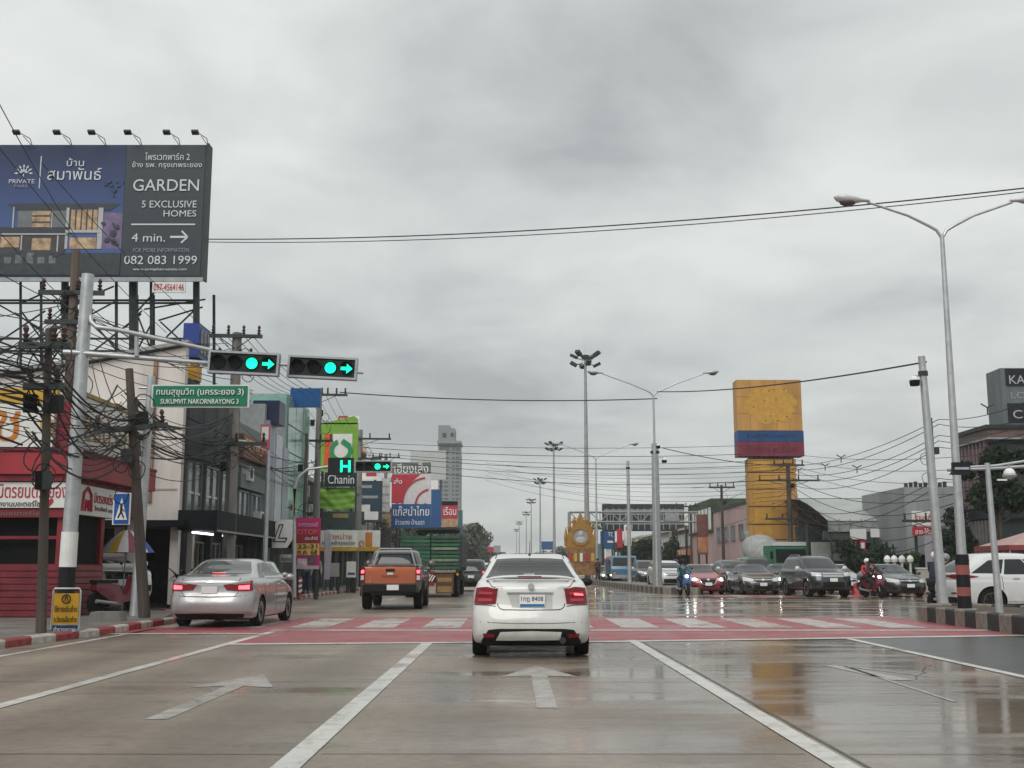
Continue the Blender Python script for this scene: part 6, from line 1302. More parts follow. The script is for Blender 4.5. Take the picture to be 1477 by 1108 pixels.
hoard('billboard_back', 'wide dark billboard seen from behind with catwalk above the far shops', (869, 727, 988, 766), 128, mat('billboard back', (.02, .028, .03), .7, var=.3), rects=[(871, 735, 986, 737, M['steel']), (871, 741, 986, 742.5, M['steel']), (871, 755, 986, 756.5, M['steel'])] + [(875 + k * 9, 733, 876.2 + k * 9, 764, M['steel']) for k in range(12)], t_=.8)
hoard('dark_letter_sign', 'small dark sign with pale letters O M beside the golden shrine', (850, 752, 873, 764), 118, DGN, [('O.M.', M['letter'], 853, 755, 868, 761)])
hoard('white_board_far', 'bright white board right of the billboard seen from behind', (987, 732, 1002, 758), 120, SGW)
hoard('brown_picture_board', 'dark red and brown picture board left of the pink building', (1005, 742, 1022, 800), 100, mat('brown picture', (.15, .06, .05), .6, var=.5, scale=1), rects=[(1006, 775, 1021, 797, mat('tan picture', (.38, .18, .09), .6, var=.5, scale=1.5))])
hoard('blue_tc_sign', 'small dark blue sign with white letters TC left of the red upright sign', (866, 766, 886, 792), 135, SB, [('TC', M['letter'], 877, 768, 885, 774)], rects=[(876, 780, 885, 783, SGW)])
hoard('red_upright_sign', 'narrow red upright sign between the blue TC sign and the bare white poles', (890, 763, 898, 790), 125, SR)
hoard('white_upright_banner', 'narrow white banner with pink mark right of the red upright sign', (900, 757, 911, 787), 126, SGW, rects=[(903, 760, 908, 765, SR)])
hoard('grey_advert_board', 'grey and green board above the far traffic right of the billboard', (988, 758, 1008, 768), 122, mat('grey green board', (.2, .21, .2), .6, var=.2), rects=[(988, 765, 1008, 768, mat('pine strip', (.03, .08, .07), .5))])
hoard('blue_far_board', 'small blue far board behind the high mast left of the shrine', (781, 781, 800, 793), 230, SB)
hoard('red_far_board', 'tiny red far board above the dark car roof', (704, 789, 712, 797), 200, SR); hoard('grey_far_board', 'tiny grey far board right of the tiny red one', (712, 787, 722, 797), 205, M['steel'])
def far_block(nm, label, x0, x1, y0, D, m, fl=3):
    a = P(x0, 800, D); b = P(x1, 800, D); h = P(x0, y0, D).z; t = thing(nm, label, 'building', ((a.x + b.x) / 2, D, 0)); w = (b.x - a.x) / 2
    MB().bb(-w, w, 0, 8, 0, h).obj('block', m, t); MB().bb(-w - .2, w + .2, -.2, 8.2, h, h + .25).obj('parapet', CREAM, t)
    for f in range(fl):
        for i in range(4): MB().bb(-w * .85 + i * w * .44, -w * .85 + i * w * .44 + w * .28, -.06, -.002, h * (f + .35) / fl, h * (f + .75) / fl).obj('window', M['wglass'], t)
far_block('far_pale_block', 'far pale block behind the trees left of the road', 669, 684, 757, 300, mat('far pale', (.30, .31, .31), .8, var=.1, scale=.2), 5)
far_block('far_low_block', 'far low grey block under the tiny boards near the vanishing point', 722, 752, 800, 420, mat('far grey', (.2, .2, .2), .8), 2)
far_block('far_dark_block', 'far dark block left of the golden shrine', 783, 818, 798, 260, mat('far dark', (.14, .15, .15), .8), 2)
far_block('far_green_block', 'far low building right of the golden shrine', 846, 872, 785, 240, mat('far dark', (.14, .15, .15), .8), 2)
far_block('far_mid_block', 'far grey building beneath the billboard seen from behind', 905, 960, 783, 175, GRW, 2)
def shrine():
    D = 98; c = P(838, 830, D); t = thing('golden_shrine', 'golden spired roadside portrait frame on a decorated pedestal', 'shrine', (c.x, D, .3)); k = D / F; z = lambda py: (P(838, py, D).z - .3)
    GO = mat('gold leaf', (.36, .19, .045), .4, .35, var=.25, scale=4); GO2 = mat('dull gold', (.24, .13, .05), .5, .2, var=.4, scale=4)
    for (w, a, b) in ((24, 830, 820), (21, 820, 812), (18, 812, 796), (22, 796, 790)): MB().bb(-w * k, w * k, -.6, .8, z(a) + .002, z(b)).obj('pedestal', GO2, t)
    for i in range(5): MB().box(((-16 + i * 8) * k, -.66, z(804)), (4 * k, .1, .7), ).obj('niche_ornament', (SR, YEL, SGW)[i % 3], t)
    m = MB(); m.prism([(-21 * k, z(790)), (21 * k, z(790)), (22 * k, z(778)), (16 * k, z(768)), (11 * k, z(757)), (5 * k, z(750)), (0, z(738)), (-5 * k, z(750)), (-11 * k, z(757)), (-16 * k, z(768)), (-22 * k, z(778))], lambda u, v, w_: (u, w_, v), (0, .35)); m.obj('spired_frame', GO, t)
    for s in (-1, 1):
        for (u, a, b) in ((21, 788, 760), (16, 768, 752), (9, 757, 744)): MB().lathe([(.13, z(a)), (.16, (z(a) + z(b)) / 2), (.02, z(b))], 8, (s * u * k, .1, 0)).obj('spire', GO, t)
    m = MB(); ring(m, 0, -.02, z(774), .62, .78, 0, 360, 20, .08); m.obj('oval_rim', GO, t)
    p = MB().lathe([(.62, -.03), (.62, 0)], 20, (0, 0, z(774)), 'Y', (1, 1, 1)); p.obj('portrait_ground', mat('portrait grey', (.30, .30, .30), .6, var=.15), t)
    q = MB(); q.ball((0, -.05, z(770)), .2, 10, 8, (1, .2, 1.2)); q.ball((0, -.05, z(779)), .36, 10, 8, (1.1, .15, .8)); q.obj('portrait_bust', mat('portrait pale', (.45, .44, .43), .6, var=.2), t)
shrine()
def high_mast(px, ytop, D, label, first=None):
    x = P(px, 700, D).x
    if first: return dup(first, (x, D, .2), random.random() * .5, label)
    h = P(px, ytop, D).z - .2; t = thing('high_mast_light', label, 'mast light', (x, D, .2), group='high mast lights down the median'); n = 14
    MB().lathe([(.30, 0), (.26, .3), (.235, 3), (.11, h - .4), (.09, h)], n).obj('mast', M['steel'], t, 40); MB().cyl((0, 0, h), (0, 0, h + 1.2), .012, n=5).obj('spike', M['steel'], t)
    MB().cyl((0, 0, h - .35), (0, 0, h - .05), .32, .36, 12).obj('head_frame', M['dsteel'], t); 
    for k in range(8):
        a = math.pi * 2 * k / 8 + .2; dz = .1 if k % 2 else -.75; r = 1.05 if k % 2 else .95; u = Vector((math.cos(a), math.sin(a), 0))
        MB().cyl(Vector((0, 0, h - .5 + dz * .3)) + u * .2, u * r + Vector((0, 0, h - .25 + dz)), .04, n=6).obj('lamp_arm', M['dsteel'], t)
        MB().box(u * (r + .12) + Vector((0, 0, h - .12 + dz)), (.62, .42, .26), a, 0, R(-28)).obj('floodlight', M['dsteel'], t)
    return t
hm = high_mast(846, 512, 100, 'nearest and tallest high mast with its crown of floodlights')
for px, D, lab in ((799, 173, 'second high mast in the row, left of the nearest'), (779, 243, 'third high mast in the row'), (766, 316, 'fourth high mast in the row'), (759, 388, 'fifth high mast in the row'), (749, 470, 'sixth high mast, just above the white sedan roof'), (745, 560, 'farthest high mast near the vanishing point')): high_mast(px, 0, D, lab, hm)
def twin_lamp(px, D, ytop, spread, rise, label, base=.3, first=None, rz=0, h=None, xoff=None):
    t = thing('twin_arm_street_lamp', label, 'street lamp', (P(px, 800, D).x, D, base), rz, 'twin arm street lamps'); h = P(px, ytop, D).z - base
    MB().lathe([(.14, 0), (.12, .4), (.105, 2), (.05, h)], 12).obj('pole', M['galv'], t, 40); MB().box((0, 0, .02), (.4, .4, .04)).obj('base_plate', M['steel'], t)
    for s in (-1, 1):
        pts = [(0, 0, h - .1), (s * .12, 0, h + .1), (s * .32, 0, h + .22), (s * spread * .45, 0, h + .22 + rise * .42), (s * spread, 0, h + .22 + rise)]
        MB().tube(pts, [.04, .04, .038, .033, .03], 8).obj('arm', M['galv'], t, 40)
        hd = MB(); X_ = s * (spread + .42); q = 10
        prof = [(0, .045), (.18, .06), (.35, .12), (.6, .15), (.78, .11), (.86, .02)]
        V = []; n = 12
        for (u, r) in prof:
            for k in range(n):
                a = 2 * math.pi * k / n; V.append((s * (spread - .05 + u), r * math.cos(a) * 1.15, h + .26 + rise + u * .10 + r * math.sin(a) * (.62 if math.sin(a) > 0 else .9)))
        hd.add(V, [(i * n + k, i * n + (k + 1) % n, (i + 1) * n + (k + 1) % n, (i + 1) * n + k) for i in range(len(prof) - 1) for k in range(n)] + [tuple(range(n)), tuple((len(prof) - 1) * n + k for k in range(n))])
        o = hd.obj('lamp_head', M['clear'] if D < 40 else M['galv'], t, 45)
        MB().ball((s * (spread + .48), 0, h + .19 + rise + .03), .16, 12, 6, (1.3, .8, .6)).obj('lamp_bowl', mat('brown lamp bowl', (.10, .07, .065), .2, var=0), o)
    return t
t = twin_lamp(1394, 26.6, 338, 1.75, .58, 'tall twin arm street lamp with black and red painted foot on the near median', .31); t.location.x = P(1392, 880, 26.6).x
for z0, z1, m in ((.04, .32, M['black']), (.32, .52, mat('faded red band', (.30, .09, .08), .6, var=.2)), (.52, .8, M['black']), (.8, 1.02, _M['faded red band']), (1.02, 1.26, M['black'])): MB().cyl((0, 0, z0), (0, 0, z1 - .002), .155, .15, 14).obj('painted_band', m, t)
twin_lamp(947, 61, 570, 2.75, .95, 'middle twin arm street lamp beside the camera post on the far median')
twin_lamp(861, 94, 662, 2.75, .95, 'farther twin arm street lamp right of the nearest high mast')
# plain posts with cameras
def cam_post(px, D, ytop, label, r=.12, base=.3, lean=0.0, cams=((-.25, -.5),)):
    z = P(px, ytop, D).z - base; t = thing('camera_post', label, 'camera post', (P(px, 820, D).x, D, base)); 
    MB().lathe([(r * 1.15, 0), (r, .5), (r * .72, z)], 12).obj('post', M['galv'], t, 40)
    MB().cyl((0, 0, z - .55), (0, 0, z - .42), r * 1.0, n=10).obj('clamp', M['dsteel'], t)
    for (cx_, cz) in cams:
        c = MB(); c.cyl((0, 0, z + cz + .2), (cx_, -.05, z + cz + .2), .02, n=5); co = c.obj('camera_bracket', M['steel'], t)
        MB().ball((cx_, -.08, z + cz + .07), .13, 10, 8).obj('camera_dome', M['plate'], co); MB().lathe([(.13, z + cz - .08), (.145, z + cz + .02), (.145, z + cz + .07)], 10, (cx_, -.08, 0)).obj('camera_rim', M['dark'], co)
    return t
p_ = cam_post(1357, 31.2, 514, 'leaning galvanised camera post at the left end of the near median', .135, .31, cams=((-.28, -.75),)); p_.rotation_euler = (0, R(-1.6), 0)
cam_post(948, 63.5, 640, 'thick grey camera post standing behind the middle twin arm lamp', .26, .3, cams=((.5, -1.0), (.15, -.2)))
cam_post(908, 78, 665, 'slim bare grey post between the two farther twin arm lamps', .14, .3, cams=())
# ================================================================== signals on the left
def housing(nm, label, x, y, z, n=4, s=.345, rz=0, lit=(), back=False, cat='traffic light', txt=None):
    t = thing(nm, label, cat, (x, y, z), rz); w = s * n; h = s + .04
    MB().box((0, .08, 0), (w, .14, h)).obj('housing', mat('signal black', (.008, .012, .016), .45, spec=.3), t)
    f = MB(); b = .045
    f.box((0, .06, h / 2 + b / 2), (w + 2 * b, .20, b)); f.box((0, .06, -h / 2 - b / 2), (w + 2 * b, .20, b))
    for sg in (-1, 1): f.box((sg * (w / 2 + b / 2), .06, 0), (b, .198, h))
    f.obj('frame', mat('signal frame grey', (.34, .36, .37), .4, .3), t)
    for i in range(n):
        cx_ = -w / 2 + s * (i + .5); l = MB().lathe([(s * .40, -.012), (s * .40, .012)], 20, (cx_, 0, 0), 'Y').obj('lamp', mat('dead lamp', (.008, .010, .012), .5, var=0, spec=.1), t)
        v = MB(); ring(v, cx_, 0, 0, s * .41, s * .44, 10, 170, 14, .14); v.obj('visor', M['black'], l)
        if i in lit:
            k = lit[i]
            if k == 'ball': MB().lathe([(s * .34, -.02), (s * .34, 0)], 20, (cx_, -.014, 0), 'Y').obj('lit_disc', M['green_on'], l)
            if k == 'arrow':
                a = MB(); q = s * .36; a.prism([(-q, -q * .28), (0, -q * .28), (0, -q * .85), (q, 0), (0, q * .85), (0, q * .28), (-q, q * .28)], lambda u, v_, w2: (cx_ + u, -.02 - w2, v_), (0, .012)); a.obj('lit_arrow', M['green_on'], l)
    return t
A = P(104, 507, 23.6)
sp = thing('signal_mast', 'thick galvanised signal mast with two arms and a black and white painted foot', 'signal mast', (P(93, 880, 23.6).x, 23.6, .13)); bx = sp.location.x; z_ = lambda py: P(100, py, 23.6).z - .13
def q_(px, py, D): v = P(px, py, D); return (v.x - bx, v.y - 23.6, v.z - .13)
top = q_(127, 396, 23.6); MB().cyl((0, 0, 0), top, .16, .125, 16).obj('mast_pole', M['galv'], sp, 40)
for (u, v, m) in ((0.12, .62, M['white']), (.62, 1.15, M['black']), (1.15, 1.86, M['white'])):
    f0 = u / top[2]; f1 = v / top[2]; MB().cyl((top[0] * f0, 0, u), (top[0] * f1, 0, v - .003), .168, .165, 16).obj('painted_band', m, sp)
MB().tube([q_(92, 508, 23.5), q_(110, 509, 23.5), q_(302, 524, 24.2)], [.06, .06, .045], 10).obj('lower_arm', M['galv'], sp, 40)
MB().tube([q_(131, 455, 23.6), q_(131, 464, 23.55), q_(139, 472, 23.5), q_(170, 476, 23.6), q_(304, 505, 24.2)], [.05, .05, .05, .05, .042], 10).obj('upper_arm', M['galv'], sp, 40)
MB().cyl(q_(197, 485, 23.75), q_(197, 514, 23.75), .045).obj('arm_strut', M['galv'], sp)
MB().tube([q_(300, 515, 24.2), q_(524, 538, 25.1)], .035, 8).obj('signal_rail', M['galv'], sp)
for i, (px, py, D, lab) in enumerate(((353, 525, 24.1, 'left one of the two big overhead signals, lit green ball and arrow'), (466, 531.5, 24.6, 'right one of the two big overhead signals, lit green ball and arrow'))):
    v = P(px, py, D); h = housing('overhead_signal', lab, v.x, v.y - .1, v.z, 4, .355, 0, {2: 'ball', 3: 'arrow'}); h.rotation_euler = (0, R(2.8), 0); h['group'] = 'pair of overhead signals'
v = P(524, 541, 25.0); 
# far kerbside signal with countdown
t = thing('curved_signal_post', 'slender curved steel signal post with arm over the far kerb', 'signal post', (P(424, 860, 46).x, 46, .13)); bx2 = t.location.x
def q2(px, py): v = P(px, py, 46); return (v.x - bx2, 0, v.z - .13)
MB().tube([(0, 0, 0), q2(424, 760), q2(425, 705), q2(431, 688), q2(444, 677), q2(476, 673), q2(568, 675)], [.1, .085, .07, .06, .055, .05, .04], 10).obj('post', M['galv'], t, 40)
v = P(539, 673.5, 45.8); housing('kerbside_signal', 'small far signal with two lit green lamps beside the countdown display', v.x, v.y - .15, v.z, 4, .35, 0, {2: 'ball', 3: 'arrow'})
v = P(492, 673, 45.8); cd = thing('countdown_display', 'black countdown display with a green figure left of the small far signal', 'display', (v.x, v.y - .1, v.z)); k = 45.8 / F
MB().box((0, .08, 0), (37 * k, .15, 25 * k)).obj('housing', _M['signal black'], cd)
m = MB(); m.box((1 * k, -.01, 0), (3.2 * k, .02, 17 * k)); m.box((12.5 * k, -.01, 0), (3.2 * k, .02, 17 * k)); m.box((6.8 * k, -.01, 0), (8.2 * k, .018, 3.2 * k)); m.obj('lit_figure', M['green_on'], cd)
# green street name board and its post
t = thing('street_sign_post', 'grey steel post carrying the street name board left of the silver sedan', 'sign post', (P(195, 884, 28).x, 28, .13)); MB().lathe([(.15, 0), (.13, .3), (.095, P(200, 543, 28).z - .13)], 12).obj('post', M['galv'], t, 40); t.rotation_euler = (0, R(1.0), 0)
zc = P(290, 571, 27.8).z; x0_ = P(200, 571, 28).x; MB().cyl((x0_ - t.location.x - .1, 0, zc + .10), (P(358, 571, 28).x - t.location.x, 0, zc + .02), .03).obj('sign_arm', M['galv'], t); MB().cyl((x0_ - t.location.x - .1, 0, zc - .18), (P(358, 571, 28).x - t.location.x, 0, zc - .18), .025).obj('sign_arm', M['galv'], t)
t, p, X_, Z_ = hoard('street_name_board', 'green street name board with white Thai and Latin lettering', (219, 555, 359, 588), 27.8, mat('sign border white', (.62, .63, .62), .4), [('ถนนสุขุมวิท (นครระยอง 3)', M['letter'], 226, 561, 352, 573), ('SUKUMVIT NAKORNRAYONG 3', M['letter'], 233, 576, 345, 583)], t_=.03, legs=False, rects=[(221, 557, 357, 586, M['sgreen'])])
# pedestrian crossing sign
t, p, X_, Z_ = hoard('pedestrian_crossing_sign', 'blue square crossing sign with a white triangle and walking figure', (164, 711, 187, 757), 27.4, M['plate'], rects=[(165, 712.5, 186, 755.5, mat('traffic blue', (.01, .09, .34), .35))], t_=.02, legs=False)
cxs = (X_(175.5)); m = MB(); m.prism([(X_(167), Z_(750)), (X_(184.5), Z_(750)), (cxs, Z_(718))], lambda u, v, w_: (u, w_, v), (-.03, -.022)); tr = m.obj('white_triangle', M['plate'], p)
m = MB(); m.ball((cxs, -.035, Z_(729)), .035, 8, 6, (1, .2, 1)); m.box((cxs, -.035, Z_(735)), (.055, .01, .14)); m.cyl((cxs, -.035, Z_(738)), (cxs - .07, -.035, Z_(747)), .018, n=6); m.cyl((cxs, -.035, Z_(738)), (cxs + .07, -.035, Z_(747)), .018, n=6); m.cyl((cxs, -.035, Z_(733)), (cxs + .08, -.035, Z_(738)), .013, n=6); m.obj('walking_figure', TBLK, tr)
# yellow notice frame on the pavement
D = 21.2; t = thing('yellow_notice_board', 'yellow street notice board with dark blue base panel in a rounded steel frame', 'notice board', (P(94, 900, D).x, D, .13)); z = lambda py: P(94, py, D).z - .13; k = D / F
w = 19.5 * k; MB().tube([(-w, 0, 0), (-w, 0, z(853)), (-w * .9, 0, z(849)), (w * .9, 0, z(849)), (w, 0, z(853)), (w, 0, 0)], .018, 8).obj('frame', M['galv'], t)
p = MB().bb(-w + .02, w - .02, -.012, .012, z(901), z(856)).obj('yellow_panel', mat('notice yellow', (.52, .29, .015), .45, var=.12, scale=4), t); MB().bb(-w + .02, w - .02, -.012, .012, z(914), z(902)).obj('blue_panel', mat('notice blue', (.01, .045, .13), .45, var=.1), t)
m = MB(); ring(m, 0, -.02, z(864), .065, .085, 0, 360, 20, .006); m.tube([(-.02, -.022, z(867)), (-.02, -.022, z(862)), (.0, -.022, z(860)), (.025, -.022, z(863)), (.025, -.022, z(867))], .010, 5); m.obj('turn_emblem', TBLK, p)
text('ใช้ทางเดินข้าง', TBLK, p, (0, -.018, z(878)), w=w * 1.65, h=.12, ext=.003); text('ระวังรถเลี้ยวซ้าย', TBLK, p, (0, -.018, z(893)), w=w * 1.65, h=.11, ext=.003); text('ตำรวจจราจร', M['letter'], t, (0, -.018, z(908)), w=w * 1.6, h=.09, ext=.003)
for s in (-1, 1): MB().bb(s * w - .02, s * w + .02, -.25, .25, 0, .03).obj('foot', M['galv'], t)
# right signal seen from behind, its slim post
D = 29.5; t = thing('slim_signal_post', 'slim grey signal post with long arm leaving the frame on the near median', 'signal post', (P(1441, 870, 24).x, 24, .31)); bx3 = t.location.x
MB().lathe([(.085, 0), (.075, .4), (.055, P(1433, 668, 24).z - .31)], 10).obj('post', M['galv'], t, 40); t.rotation_euler = (0, R(-1.0), 0)
def q3(px, py, D=24): v = P(px, py, D); return (v.x - bx3, v.y - 24, v.z - .31)
MB().tube([q3(1370, 677), q3(1435, 676), q3(1520, 672)], .035, 8).obj('lower_arm', M['galv'], t); MB().tube([q3(1400, 673.5), q3(1440, 672), q3(1520, 661)], .028, 8).obj('upper_arm', M['galv'], t)
v = P(1383, 677, 24); sb = thing('signal_from_behind', 'dark signal head seen from behind at the left end of the slim arm', 'traffic light', (v.x, 23.9, v.z)); MB().box((-.02, -.06, 0), (.36, .10, .26)).obj('housing', _M['signal black'], sb); MB().box((-.02, -.12, 0), (.30, .02, .05)).obj('back_rail', M['galv'], sb)
v = P(1453, 684, 24); sb = thing('dome_camera', 'white dome camera under the slim arm at the right edge', 'camera', (v.x, 23.9, v.z)); MB().ball((0, 0, 0), .12, 12, 8, (1, 1, 1)).obj('dome', M['plate'], sb); MB().lathe([(.13, -.08), (.15, -.04), (.12, 0)], 12).obj('rim', M['steel'], sb); MB().cyl((0, 0, .1), (0, 0, .2), .02, n=6).obj('stem', M['steel'], sb); MB().box((-.17, -.02, -.13), (.2, .05, .035)).obj('side_bracket', M['plate'], sb)
# ================================================================== utility poles and cables
CP = mat('concrete pole', (.21, .20, .185), .85, var=.3, scale=3, bump=.4, streak=True)
def insulator(mb, x, y, z, h=.32, r=.075):
    mb.lathe([(.02, 0), (r, .05), (.03, .08), (r * .95, h * .45), (.03, h * .55), (r * .8, h * .8), (.03, h)], 8, (x, y, z))
def upole(px, pyb, D, ytop, label, m, r=.15, arms=(), lean=0.0, octo=8, base=.13, clutter=0, xo=None):
    x = P(px, 820, D).x if xo is None else xo; h = P(px, ytop, D).z - base; t = thing('utility_pole', label, 'utility pole', (x, D, base), 0, 'utility poles along the left pavement' if x < 0 else 'utility poles on the right')
    MB().lathe([(r, 0), (r * .97, h * .1), (r * .68, h)], octo).obj('pole', m, t)
    t.rotation_euler = (0, R(lean), 0)
    for (z, w, n, a) in arms:
        ar = MB().box((0, -.16, h - z), (w, .1, .12), a).obj('cross_arm', M['dsteel'], t)
        for i in range(n):
            u = -w / 2 + .12 + (w - .24) * i / max(1, n - 1)
            if abs(u) < .12: u = .16
            mb = MB(); insulator(mb, u * math.cos(a), -.16 + u * math.sin(a), h - z + .06); mb.obj('insulator', M['ins'], ar, 40)
        MB().cyl((-.35 * w, -.16, h - z), (0, -.12, h - z - .45), .018, n=5).obj('brace', M['dsteel'], t); MB().cyl((.35 * w, -.16, h - z), (0, -.12, h - z - .45), .018, n=5).obj('brace', M['dsteel'], t)
    for k in range(clutter):
        z = h * (.48 + .45 * random.random()); a = random.random() * 6.28; rr = r + .10 + .08 * random.random()
        if k % 3 == 0: MB().box((rr * math.cos(a), rr * math.sin(a) - .05, z), (.22, .16, .32), a).obj('junction_box', random.choice([M['dsteel'], M['black'], M['dark']]), t)
        else:
            pts = []; R_ = .16 + .16 * random.random(); c0 = Vector((rr * math.cos(a) * 1.2, -.18 - .06 * random.random(), z))
            for i in range(15):
                b_ = 2 * math.pi * i / 14; pts.append(c0 + Vector((R_ * math.cos(b_), .05 * math.sin(3 * b_), R_ * 1.15 * math.sin(b_))))
            MB().tube(pts, .014, 5).obj('cable_coil', M['wire'], t)
    return t, h
upole(65, 918, 20.6, 474, 'slim dark stained pole beside the yellow notice board, wrapped in cables', M['wood'], .095, [(.35, .9, 3, .2), (1.1, .7, 2, .2)], -2.2, 10, clutter=11)
upole(101, 900, 30, 362, 'tall brown concrete pole rising behind the signal mast into the billboard', mat('brown pole', (.13, .10, .085), .85, var=.35, scale=3, streak=True), .17, [(1.2, 1.7, 3, .1), (2.0, 1.3, 3, .1)], -.6, 8, xo=-11.7, clutter=12)
upole(212, 885, 26.8, 530, 'short thick dark timber pole behind the street name post', M['wood'], .14, [(1.45, 1.7, 3, .12)], -6.5, 10, clutter=10)
upole(329, 868, 39, 480, 'square grey concrete pole in front of the charcoal shophouse', CP, .24, [(.15, 1.8, 4, .1), (3.9, 2.4, 3, 0), (.95, 1.3, 3, .1)], 0, 4, clutter=8)
upole(454, 850, 60, 566, 'concrete pole carrying a wide cross arm of insulators below the blue overhead sign', CP, .2, [(.15, 3.0, 7, .1), (2.6, 1.6, 3, .1)], 0, 8, clutter=5)
upole(437, 860, 52, 625, 'thin dark bare pole left of the curved signal post top', M['wood'], .10, [], 0, 8, clutter=3)
upole(516, 850, 74, 620, 'concrete pole with two short insulator arms right of the lime green sign', CP, .2, [(.6, 4.0, 4, .1), (1.9, 2.8, 3, .1)], 0, 8, clutter=4)
upole(553, 840, 96, 655, 'grey pole rising in front of the red and white hoarding', CP, .19, [(.3, 2.4, 4, 0)], 0, 8, clutter=2, xo=-10.6)
upole(579, 840, 110, 690, 'pole standing among roadside trees before the blue hoarding', CP, .19, [(.3, 2.4, 4, 0)], 0, 8, clutter=2)
upole(600, 840, 130, 700, 'farther pole just left of the lorry canopy', CP, .19, [(.3, 2.2, 4, 0)], 0, 8)
upole(1353, 870, 52, 603, 'dark green pole with forked top between the camera post and the lamp post', mat('mossy pole', (.035, .055, .04), .85, var=.4), .2, [(4.7, 3.2, 4, .1)], 0, 8, clutter=4)
upole(1142, 830, 78, 668, 'dark vine covered pole with cross arms in front of the yellow tower sign', M['wood'], .2, [(.15, 2.2, 4, .1), (1.2, 4.2, 4, 0), (3.8, 3.4, 4, 0)], 0, 8, clutter=7)
upole(1103, 830, 84, 716, 'short dark pole left of the vine covered pole', M['wood'], .14, [(.2, 1.6, 3, 0)], 0, 8, clutter=3)
upole(1044, 830, 96, 700, 'dark pole at the left edge of the pink building', M['wood'], .15, [(.2, 2.2, 4, 0)], 0, 8, clutter=3)
upole(998, 830, 112, 728, 'dark far pole with cross arm standing at the gantry', M['wood'], .14, [(.2, 3.0, 4, 0)], 0, 8)
V3 = Vector
def wire(a, b, sag=.4, r=.013, label='black utility cable strung along the left pavement among many others', grp='utility cables above the left pavement', n=14, m=None):
    a, b = Vector(a), Vector(b); pts = []
    for i in range(n + 1):
        t = i / n; p = a.lerp(b, t); p.z -= 4 * sag * t * (1 - t); pts.append(p)
    o = MB().tube(pts, r, 5).obj('overhead_cable', m or M['wire'], None, 60); tag(o, label, 'cable', grp); return o
WX = dict(A=(-9.3, 6.0), B=(-8.62, 20.6), T=(-9.12, 26.8), C=(-9.68, 39), D=(-10.35, 60), E=(-9.97, 74), F_=(-10.6, 96), G_=(-10.6, 110), H_=(-10.9, 130))
seq = ['A', 'B', 'T', 'C', 'D', 'E', 'F_', 'G_', 'H_']
tops = dict(A=5.9, B=5.2, T=5.6, C=6.6, D=6.9, E=6.6, F_=6.4, G_=6.4, H_=6.3)
random.seed(11)
for s0, s1 in zip(seq[:-1], seq[1:]):
    (xa, ya), (xb, yb) = WX[s0], WX[s1]; n = 25 if ya < 39 else (9 if ya < 74 else 6)
    for k in range(n):
        ha = tops[s0] - random.random() * 1.9; hb = tops[s1] - random.random() * 1.9
        wire((xa + random.uniform(-.25, .25), ya, ha), (xb + random.uniform(-.25, .25), yb, hb), random.uniform(.1, .75), random.choice((.009, .012, .016, .022)))
# service drops across to the shops and out to the left
for k in range(40):
    s0 = random.choice(['B', 'T', 'T', 'C', 'C', 'D']); xa, ya = WX[s0]; ha = tops[s0] - random.random() * 1.6
    tx_ = random.uniform(-18, -11); ty = ya + random.uniform(-6, 9)
    wire((xa, ya, ha), (tx_, ty, random.uniform(4.3, 7.6)), random.uniform(.15, .9), random.choice((.008, .011, .014)), 'thin black service cable crossing from the left poles towards the shops', 'service cables to the left shops')
for k in range(26):
    wire((-11.7 + random.uniform(-.5, .5), 30, random.uniform(5.2, 8.7)), (random.choice([-19, -21, -24]), random.uniform(24, 40), random.uniform(5.0, 10.5)), random.uniform(.1, .8), random.choice((.010, .014)), 'thin black cable running left from the tall brown pole below the billboard', 'cables left of the tall brown pole')
for k in range(12):
    wire((-11.7 + random.uniform(-.6, .6), 30, random.uniform(6.6, 8.9)), (-9.68 + random.uniform(-.8, .8), 39, random.uniform(7.2, 9.1)), random.uniform(.1, .5), .012, 'cable between the tall brown pole and the square concrete pole', 'cables between brown and square poles')
for k in range(6):
    wire((-9.68 - .8 + .3 * k, 38.9, 9.2), (-10.35 - 1.3 + .45 * k, 59.9, 10.3), .5, .012, 'upper line between the square concrete pole and the wide insulator arm', 'upper lines along the left poles'); wire((-10.35 - 1.3 + .45 * k, 59.9, 10.3), (-10.3 - 1.3 + .45 * k, 74, 9.4), .5, .012, 'upper line between the square concrete pole and the wide insulator arm', 'upper lines along the left poles')
for k in range(4):
    wire((-10.3 + .3 * k, 74, 9.2), (-10.6 + .3 * k, 96, 8.6), .4, .014, 'upper line between the square concrete pole and the wide insulator arm', 'upper lines along the left poles')
for (a, b, s) in ((P(-30, 95, 20), P(112, 345, 30), .1), (P(-20, 190, 24), P(240, 480, 38), .2), (P(-40, 290, 26), P(200, 520, 38), .3), (P(0, 395, 24), P(330, 495, 39), .5), (P(60, 235, 32), P(330, 500, 39), .3)):
    wire(a, b, s, .011, 'thin line crossing in front of the billboard from the upper left', 'lines crossing the billboard')
